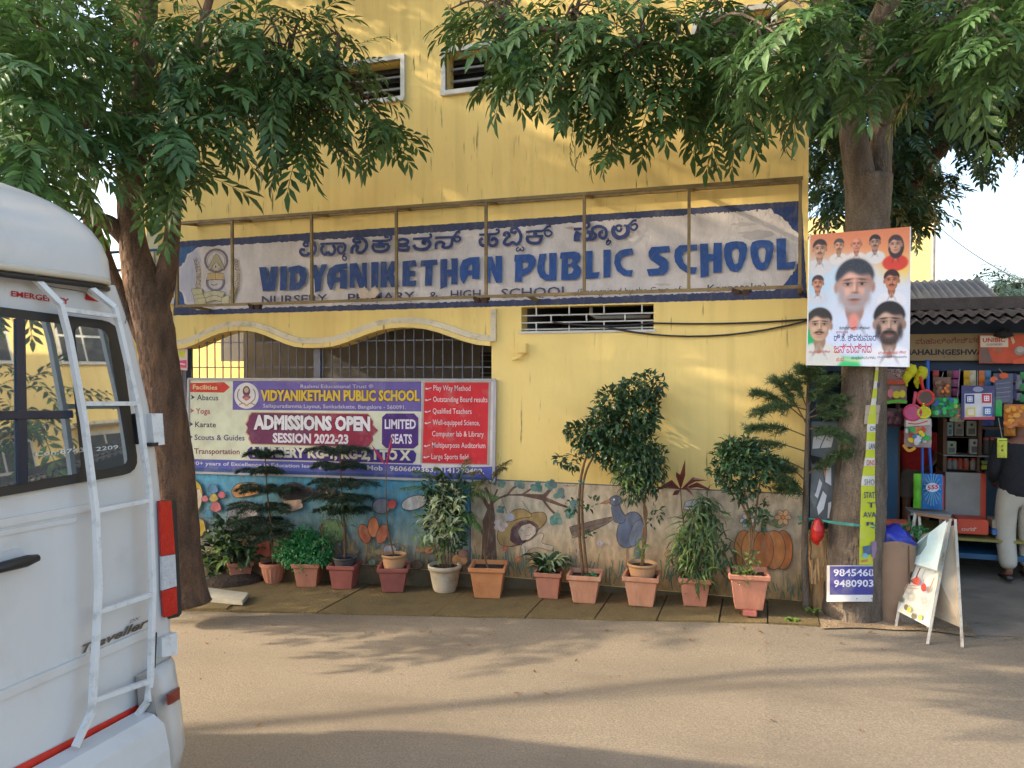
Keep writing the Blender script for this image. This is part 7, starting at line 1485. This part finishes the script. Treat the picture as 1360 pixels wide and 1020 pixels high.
person((onY(1216, 700, 9.6).x, 9.6, .15), math.pi-.5, "person in a red shirt and grey shorts standing in the dark shop doorway", M['redcloth'], M['shorts'], 1.5, False, False)
# tall pale building and wires far behind
tb2 = thing("apartment_block", "sunlit pale yellow building rising behind the shop roofs", "building", tuple(onY(1200, 492, 26).xy)+(0,))
xa = onY(1073, 300, 26).x; xb = onY(1237, 300, 26).x; q = MB(); q.box(xa-2, xb, 26, 33, -.5, onY(1237, 280, 26).z); q.build("wall", mat("sunlit_cream_wall", rgb(206, 190, 136), .9, .06), tb2)
q = MB(); q.tube([(xb+.05, 25.95, 2), (xb+.05, 25.95, onY(1237, 285, 26).z)], .06, 8); q.build("drain_pipe", M['tin2'], tb2)
for (a, b_) in (((1237, 292), (1420, 402)),):
    A_ = onY(*a, 26); B_ = onY(*b_, 14); q = MB(); q.tube([A_.lerp(B_, t_)-Vector((0, 0, .8*t_*(1-t_))) for t_ in np.linspace(0, 1, 16)], .012, 5); o = q.build("overhead_wire", M['cable']); tag(o, "thin overhead wire running down from the pale building across the sky", "wire")
# yellow house further right, mirrored in the van window
yh = thing("yellow_house", "yellow house beyond the right edge, mirrored in the van window", "building", (10, 13, 0))
q = MB(); q.box(8.3, 18, 9.5, 22, -.3, 10); q.build("wall", M['wall'], yh)
for j, z in enumerate((2.6, 5.4, 8.0)):
    for i, y in enumerate((10.2, 12.6, 15.2, 18)):
        f = MB(); f.box(8.24, 8.3, y, y+1.3, z-.05, z+1.25); fo = f.build("window", M['white'], yh)
        for a in (0, 1):
            for c in (0, 1): q = MB(); q.box(8.225, 8.238, y+.06+a*.62, y+.62+a*.62, z+.02+c*.6, z+.56+c*.6); q.build("pane", M['dark'], fo)
        q = MB(); q.box(7.95, 8.3, y-.15, y+1.45, z+1.35, z+1.42); q.build("sunshade", M['trim'], fo)
# cable bundle overhead whose shadow lies across the road
for (a, b_, lab, r_) in (((-24, -3.3, 6.4), (-4.9, 5.45, 6.2), "thick overhead cable bundle crossing the street above the frame", .045), ((-24, -2.3, 7.4), (-3.5, 5.4, 7.0), "upper overhead cable bundle crossing the street above the frame", .035)):
    A_ = Vector(a); B_ = Vector(b_); q = MB(); q.tube([A_.lerp(B_, t_)-Vector((0, 0, .9*t_*(1-t_))) for t_ in np.linspace(0, 1, 20)], r_, 6); o = q.build("overhead_cable", M['cable']); tag(o, lab, "cable")

# ================================================================== VAN
XV, RK = -2.5, .14
def vx(z): return XV-RK*(z-.4)
def onV(px, py, off=0):
    r = ray(px, py); X0 = XV+off; t = (X0-RK*(H-.4))/(r.x+RK*r.z); return Vector((r.x*t, r.y*t, H+r.z*t))
van = thing("minibus", "white high roofed minibus with a rear ladder parked at the left edge", "minibus", (XV-2.4, 1.93, gz(XV)))
YC = 1.915
prof = [(.40, .90), (.55, .945), (.74, .96), (.97, .985), (1.25, 1.0), (1.5, 1.015), (1.67, 1.02), (1.93, 1.01), (2.25, .965), (2.40, .925), (2.48, .90)]
def section(s_, ins):
    L_ = [(-(w-ins), z) for z, w in prof]; Rr = [((w-ins), z) for z, w in reversed(prof)]; return [(vx(z)-s_, YC+y, z) for y, z in L_+Rr]
q = MB(); secs = [(0, .06), (.01, .035), (.03, .015), (.07, .004), (.14, 0), (1, 0), (2.5, 0), (4.0, 0)]
rings = [section(a, i) for a, i in secs]; n = len(rings[0]); front = [(XV-5.2-max(0, (z-1.0))*-.55*1 if z > 1 else XV-5.2, y*1, z) for (x, y, z) in section(0, .08)]
front = [(XV-5.3+max(0, z-1.05)*.75, y, z) for (x, y, z) in section(0, .1)]; rings.append(front)
vs = [p for r_ in rings for p in r_]; fs = [(i*n+j, i*n+(j+1) % n, (i+1)*n+(j+1) % n, (i+1)*n+j) for i in range(len(rings)-1) for j in range(n)]
fs += [(j, n-1-j-1+0, n-1-j, j)[:0] or (j+1, j, n-1-j, n-2-j) for j in range(len(prof)-1)]; k0 = (len(rings)-1)*n; fs += [(k0+j, k0+j+1, k0+n-2-j, k0+n-1-j) for j in range(len(prof)-1)]
q.add(vs, fs); body = q.build("body", M['vanw'], van); body.data.polygons.foreach_set("use_smooth", [True]*len(body.data.polygons))
md = body.modifiers.new("edges", 'EDGE_SPLIT'); md.split_angle = math.radians(38)
# raised roof
q = MB(); nu, nv = 48, 14; vs = []; cxr, hx, hy, hz = XV-.31-2.3, 2.37, .90, .56
for j in range(nv+1):
    v = j/nv*math.pi/2
    for i in range(nu):
        u = 2*math.pi*i/nu; cu, su = math.cos(u), math.sin(u); e1, e2 = .13, .58
        f = lambda a, e: math.copysign(abs(a)**e, a)
        vs.append((cxr+hx*f(cu, e1)*math.cos(v)**e2, YC+hy*f(su, e1)*math.cos(v)**e2, 2.50+hz*math.sin(v)**.85))
q.add(vs, [(j*nu+i, j*nu+(i+1) % nu, (j+1)*nu+(i+1) % nu, (j+1)*nu+i) for j in range(nv) for i in range(nu)]); q.build("raised_roof", M['vanw'], van, True)
q = MB(); lp = []
for i in range(nu+1):
    u = 2*math.pi*i/nu; f = lambda a, e: math.copysign(abs(a)**e, a); lp.append((cxr+(hx+.02)*f(math.cos(u), .18), YC+(hy+.01)*f(math.sin(u), .18), 2.487))
q.tube(lp, .015, 8, cap=False); q.build("gutter", mat("yellowed_seal", rgb(196, 186, 166), .5, .08), van, True)
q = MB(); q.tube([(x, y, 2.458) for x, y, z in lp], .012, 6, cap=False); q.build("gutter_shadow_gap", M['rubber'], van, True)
def vplate(name, pts, m, off=.004, th=.02, parent=None, bevel=0):
    A_ = [onV(px, py, off) for px, py in pts]; n = len(A_); q = MB(); B_ = [p+Vector((th, 0, 0)) for p in A_]
    tr_ = tessellate_polygon([[Vector((p.y, p.z, 0)) for p in A_]]); q.add(A_+B_, [tuple(n+i for i in t) for t in tr_]+[(i, (i+1) % n, n+(i+1) % n, n+i) for i in range(n)])
    return q.build(name, m, parent or van)
# window
def rnd(pts, r=10):
    out = []; n = len(pts)
    for i in range(n):
        a, b_, c = np.array(pts[i-1], float), np.array(pts[i], float), np.array(pts[(i+1) % n], float); p = b_+(a-b_)/np.linalg.norm(a-b_)*r; s_ = b_+(c-b_)/np.linalg.norm(c-b_)*r
        for t in (0, .25, .5, .75, 1): out.append(tuple((1-t)**2*p+2*t*(1-t)*b_+t*t*s_))
    return out
wo = vplate("window", rnd([(-330, 366), (152, 428), (180, 627), (-330, 716)], 22), M['rubber'], .003, .022)
gl_ = [rnd([(-300, 385), (88, 431), (108, 628), (-300, 698)], 9), rnd([(98, 432), (141, 438), (170, 617), (118, 627)], 12)]
for g_ in gl_: vplate("pane", g_, M['glass'], .028, .003, wo)
vplate("window_divider", [(20, 423), (32, 424), (36, 641), (22, 643)], mat("blue_black_bar", (.01, .018, .04), .3, .1), .033, .006, wo)
vplate("window_divider", [(-20, 546), (95, 545), (96, 555), (-20, 557)], MATS["blue_black_bar"], .040, .006, wo)
def vfn(px, py, d): return tuple(onV(px, py, .034+d))
T = Print(0, vfn, raw=True); T.text("Con.8743", 46, 606, 112, 600, 6, (196, 194, 186), .01); T.text("2209", 128, 599, 157, 596, 5.5, (196, 194, 186), .01); T.build("phone_lettering", wo)
def vf2(px, py, d): return tuple(onV(px, py, .003+d))
T = Print(0, vf2, raw=True, step=.001); T.text("EMERGENCY", 15, 393, 92, 404, 7.5, (176, 30, 34), .02); T.build("emergency_lettering", van); T = Print(0, vf2, raw=True, step=.001); T.poly([(114, 390), (132, 401), (113, 397)], (190, 40, 40)); T.poly([(114, 388), (120, 395), (126, 400), (114, 398)], (176, 26, 40)); T.build("warning_sticker", van)
T = Print(0, vf2, raw=True, step=.0015); T.stroke([(53, 376), (70, 381), (112, 388), (113, 396)], .8, (60, 60, 60)); T.stroke([(160, 384), (163, 400), (168, 418), (166, 430)], 1.0, (60, 60, 60)); T.build("panel_seam", van)
# creases
for (a, b_, w) in (((-200, 1010), (128, 869), 6), ((128, 869), (200, 838), 4)):
    q = MB(); q.beam(onV(*a, .004), onV(*b_, .004), .018, .035); q.build("body_crease", M['vanw'], van)
q = MB(); q.beam(onV(-200, 731, .003), onV(118, 674, .003), .012, .03); q.build("body_crease", M['vanw'], van); q = MB(); q.beam(onV(-200, 745, .003), onV(100, 690, .003), .010, .02); q.build("body_crease", M['vanw'], van)
# lamp
la = vplate("tail_lamp", [(208, 664), (225.5, 664), (232.5, 813), (229, 818), (216, 821), (213, 816)], M['rubber'], -.03, .038)
vplate("red_lens", [(209, 665), (225, 665), (230, 735), (212, 738)], M['lamp'], .010, .012, la); vplate("clear_lens", [(212, 739), (230, 736), (232, 778), (213, 784)], M['lampc'], .010, .012, la); vplate("red_lens", [(213, 785), (232, 779), (233, 814), (216, 820)], M['lamp'], .010, .012, la)
for p_ in (2.66, 2.72, 2.78): pass
# bumper: profile extruded across, then a corner piece
pr = [(.02, .66), (.10, .655), (.15, .62), (.16, .52), (.15, .36), (.06, .30), (.0, .30)]
ybn, ybf = YC-.80, 2.60
q = MB(); vs = []
for y in (ybn, ybf): vs += [(vx(z)+dx, y, z) for dx, z in pr]
n = len(pr); q.add(vs, [(i, i+1, n+i+1, n+i) for i in range(n-1)]+[tuple(range(n)), tuple(range(2*n-1, n-1, -1))]); q.build("bumper", M['vanw'], van)
q = MB(); pc = [(.02, .80), (.085, .79), (.10, .70), (.115, .60), (.10, .42), (.03, .32)]; n = len(pc); vs = []; stops = [(ybf+.008, 1.0, 0), (2.69, .93, 0), (2.76, .70, 0), (2.82, .35, 0), (2.865, 0, .03), (2.88, 0, .12), (2.89, 0, .5)]
for y, k_, bk_ in stops: vs += [(vx(z)+dx*k_-bk_, y-(.03 if z < .4 else 0), z) for dx, z in pc]
q.add(vs, [(a*n+i, a*n+i+1, (a+1)*n+i+1, (a+1)*n+i) for a in range(len(stops)-1) for i in range(n-1)]+[tuple(range(n))]); q.build("bumper_corner", M['vanw'], van, True)
A_ = [onV(221, 922, .125), onV(236, 912, .08), onV(236, 928, .085), onV(222, 936, .135)]; q = MB(); q.add([p+Vector((.012, 0, 0)) for p in A_]+A_, [(0, 1, 2, 3), (0, 4, 5, 1), (1, 5, 6, 2), (2, 6, 7, 3), (3, 7, 4, 0)]); q.build("reflector", mat("dull_red_reflector", (.22, .015, .012), .3, .1), van)
T = Print(0, vf2, raw=True, step=.002); T.poly([(-120, 1090), (195, 930), (198, 942), (100, 998), (-80, 1100)], M['red']); T.build("reflective_tape", van)
# badge
def vf3(px, py, d): return tuple(onV(px, py, .008+d))
T = Print(0, vf3, raw=True); T.text("Traveller", 109, 868, 198, 830, 11, M['chrome'], .03, shear=.35); T.l += 4; T.text("DX", 172, 828, 186, 822, 4, M['chrome'], .0, shear=.3); T.build("badge", van)
# hinges, handle
vplate("hinge", [(194, 549), (209, 549), (212, 590), (198, 592)], M['vanframe'], .0, .03); vplate("hinge_pin", [(194, 588), (203, 587), (203, 592), (195, 593)], M['rubber'], .0, .032); vplate("hinge", [(208, 846), (228, 839), (229, 868), (208, 872)], M['vanframe'], .0, .03)
vplate("latch", [(174, 550), (177, 549), (181, 588), (176, 590)], M['rubber'], .01, .03)
q = MB(); q.tube([onV(-40, 764, .03), onV(0, 754, .045), (onV(36, 745, .05)), onV(50, 741, .045)], [.018, .02, .022, .014], 8); q.build("door_handle", M['rubber'], van, True)
vplate("handle_recess", rnd([(-40, 742), (26, 727), (34, 742), (-40, 758)], 5), mat("shaded_recess_plastic", rgb(186, 186, 184), .4, .02), .0, .008)
# ladder
lo_ = .08
railL = [onV(30, 366, .02), onV(44, 367, .05), onV(80, 404, lo_), onV(92, 450, lo_), onV(112, 560, lo_), onV(127, 680, lo_), onV(131, 780, lo_), onV(127, 860, lo_), onV(122, 945, lo_), onV(100, 992, .06)]
railR = [onV(112, 380, .02), onV(120, 382, .05), onV(152, 408, lo_), onV(160, 440, lo_), onV(184, 545, lo_), onV(198, 650, lo_), onV(203, 780, lo_), onV(200, 900, lo_), onV(196, 932, lo_), onV(182, 950, .04)]
ld = thing("x", "x", "x"); bpy.data.objects.remove(ld)
q = MB(); [q.beam(railL[i], railL[i+1], .022, .022, up=(1, 0, 0)) for i in range(1, len(railL)-1)]; lad = q.build("rear_ladder", M['vanframe'], van)
q = MB(); [q.beam(railR[i], railR[i+1], .021, .02, up=(1, 0, 0)) for i in range(1, len(railR)-1)]; q.build("rail", M['vanframe'], lad)
def onrail(rail, z):
    for i in range(len(rail)-1):
        a, b_ = rail[i], rail[i+1]
        if (a.z-z)*(b_.z-z) <= 0: return a.lerp(b_, (a.z-z)/(a.z-b_.z))
    return rail[-2]
for (pa, pb) in (((84, 411), (152, 420)), ((112, 536), (182, 536)), ((128, 678), (198, 664)), ((132, 812), (202, 789)), ((124, 930), (197, 905)) ):
    q = MB(); q.beam(onV(*pa, lo_), onV(*pb, lo_), .02, .018); q.build("rung", M['vanframe'], lad)
# side windows and wheels
for i in range(4):
    for sg in (-1, 1):
        x0 = XV-.75-i*1.0; q = MB(); yy = YC+sg*.90; q.add([(x0, yy+sg*.022, 1.6), (x0-.85, yy+sg*.022, 1.6), (x0-.93, yy-sg*.02, 2.25), (x0-.1, yy-sg*.02, 2.25)], [(0, 1, 2, 3)]); q.add([(x0, yy+sg*.036, 1.6), (x0-.85, yy+sg*.036, 1.6), (x0-.93, yy-sg*.0, 2.25), (x0-.1, yy-sg*.0, 2.25)], [(0, 1, 2, 3)]); q.build("side_window", M['glass'], van)
q = MB(); q.add([(XV-5.3+.12, YC-.72, 1.25), (XV-5.3+.12, YC+.72, 1.25), (XV-4.45, YC+.64, 2.3), (XV-4.45, YC-.64, 2.3)], [(0, 1, 2, 3)]); q.build("windscreen", M['glass'], van)
for x in (XV-1.15, XV-4.35):
    for sg in (-1, 1):
        z0 = gz(x)+.34; q = MB(); c0 = Vector((x, YC+sg*.86, z0)); q.tube([c0-Vector((0, .11, 0)), c0-Vector((0, .09, 0)), c0+Vector((0, .09, 0)), c0+Vector((0, .11, 0))], [.30, .34, .34, .30], 28); w = q.build("wheel", M['rubber'], van, False); q = MB(); q.tube([c0-Vector((0, .118, 0)), c0+Vector((0, .118, 0))], .19, 20); q.build("rim", M['tin2'], w)
q = MB(); q.box(XV-5.0, XV-.1, YC-.75, YC+.75, .28, .41); q.build("underbody", M['rubber'], van)
q = MB(); q.beam(onV(203, 905, .02), onV(206, 840, .02), .012, .012); q.build("panel_gap", M['rubber'], van)
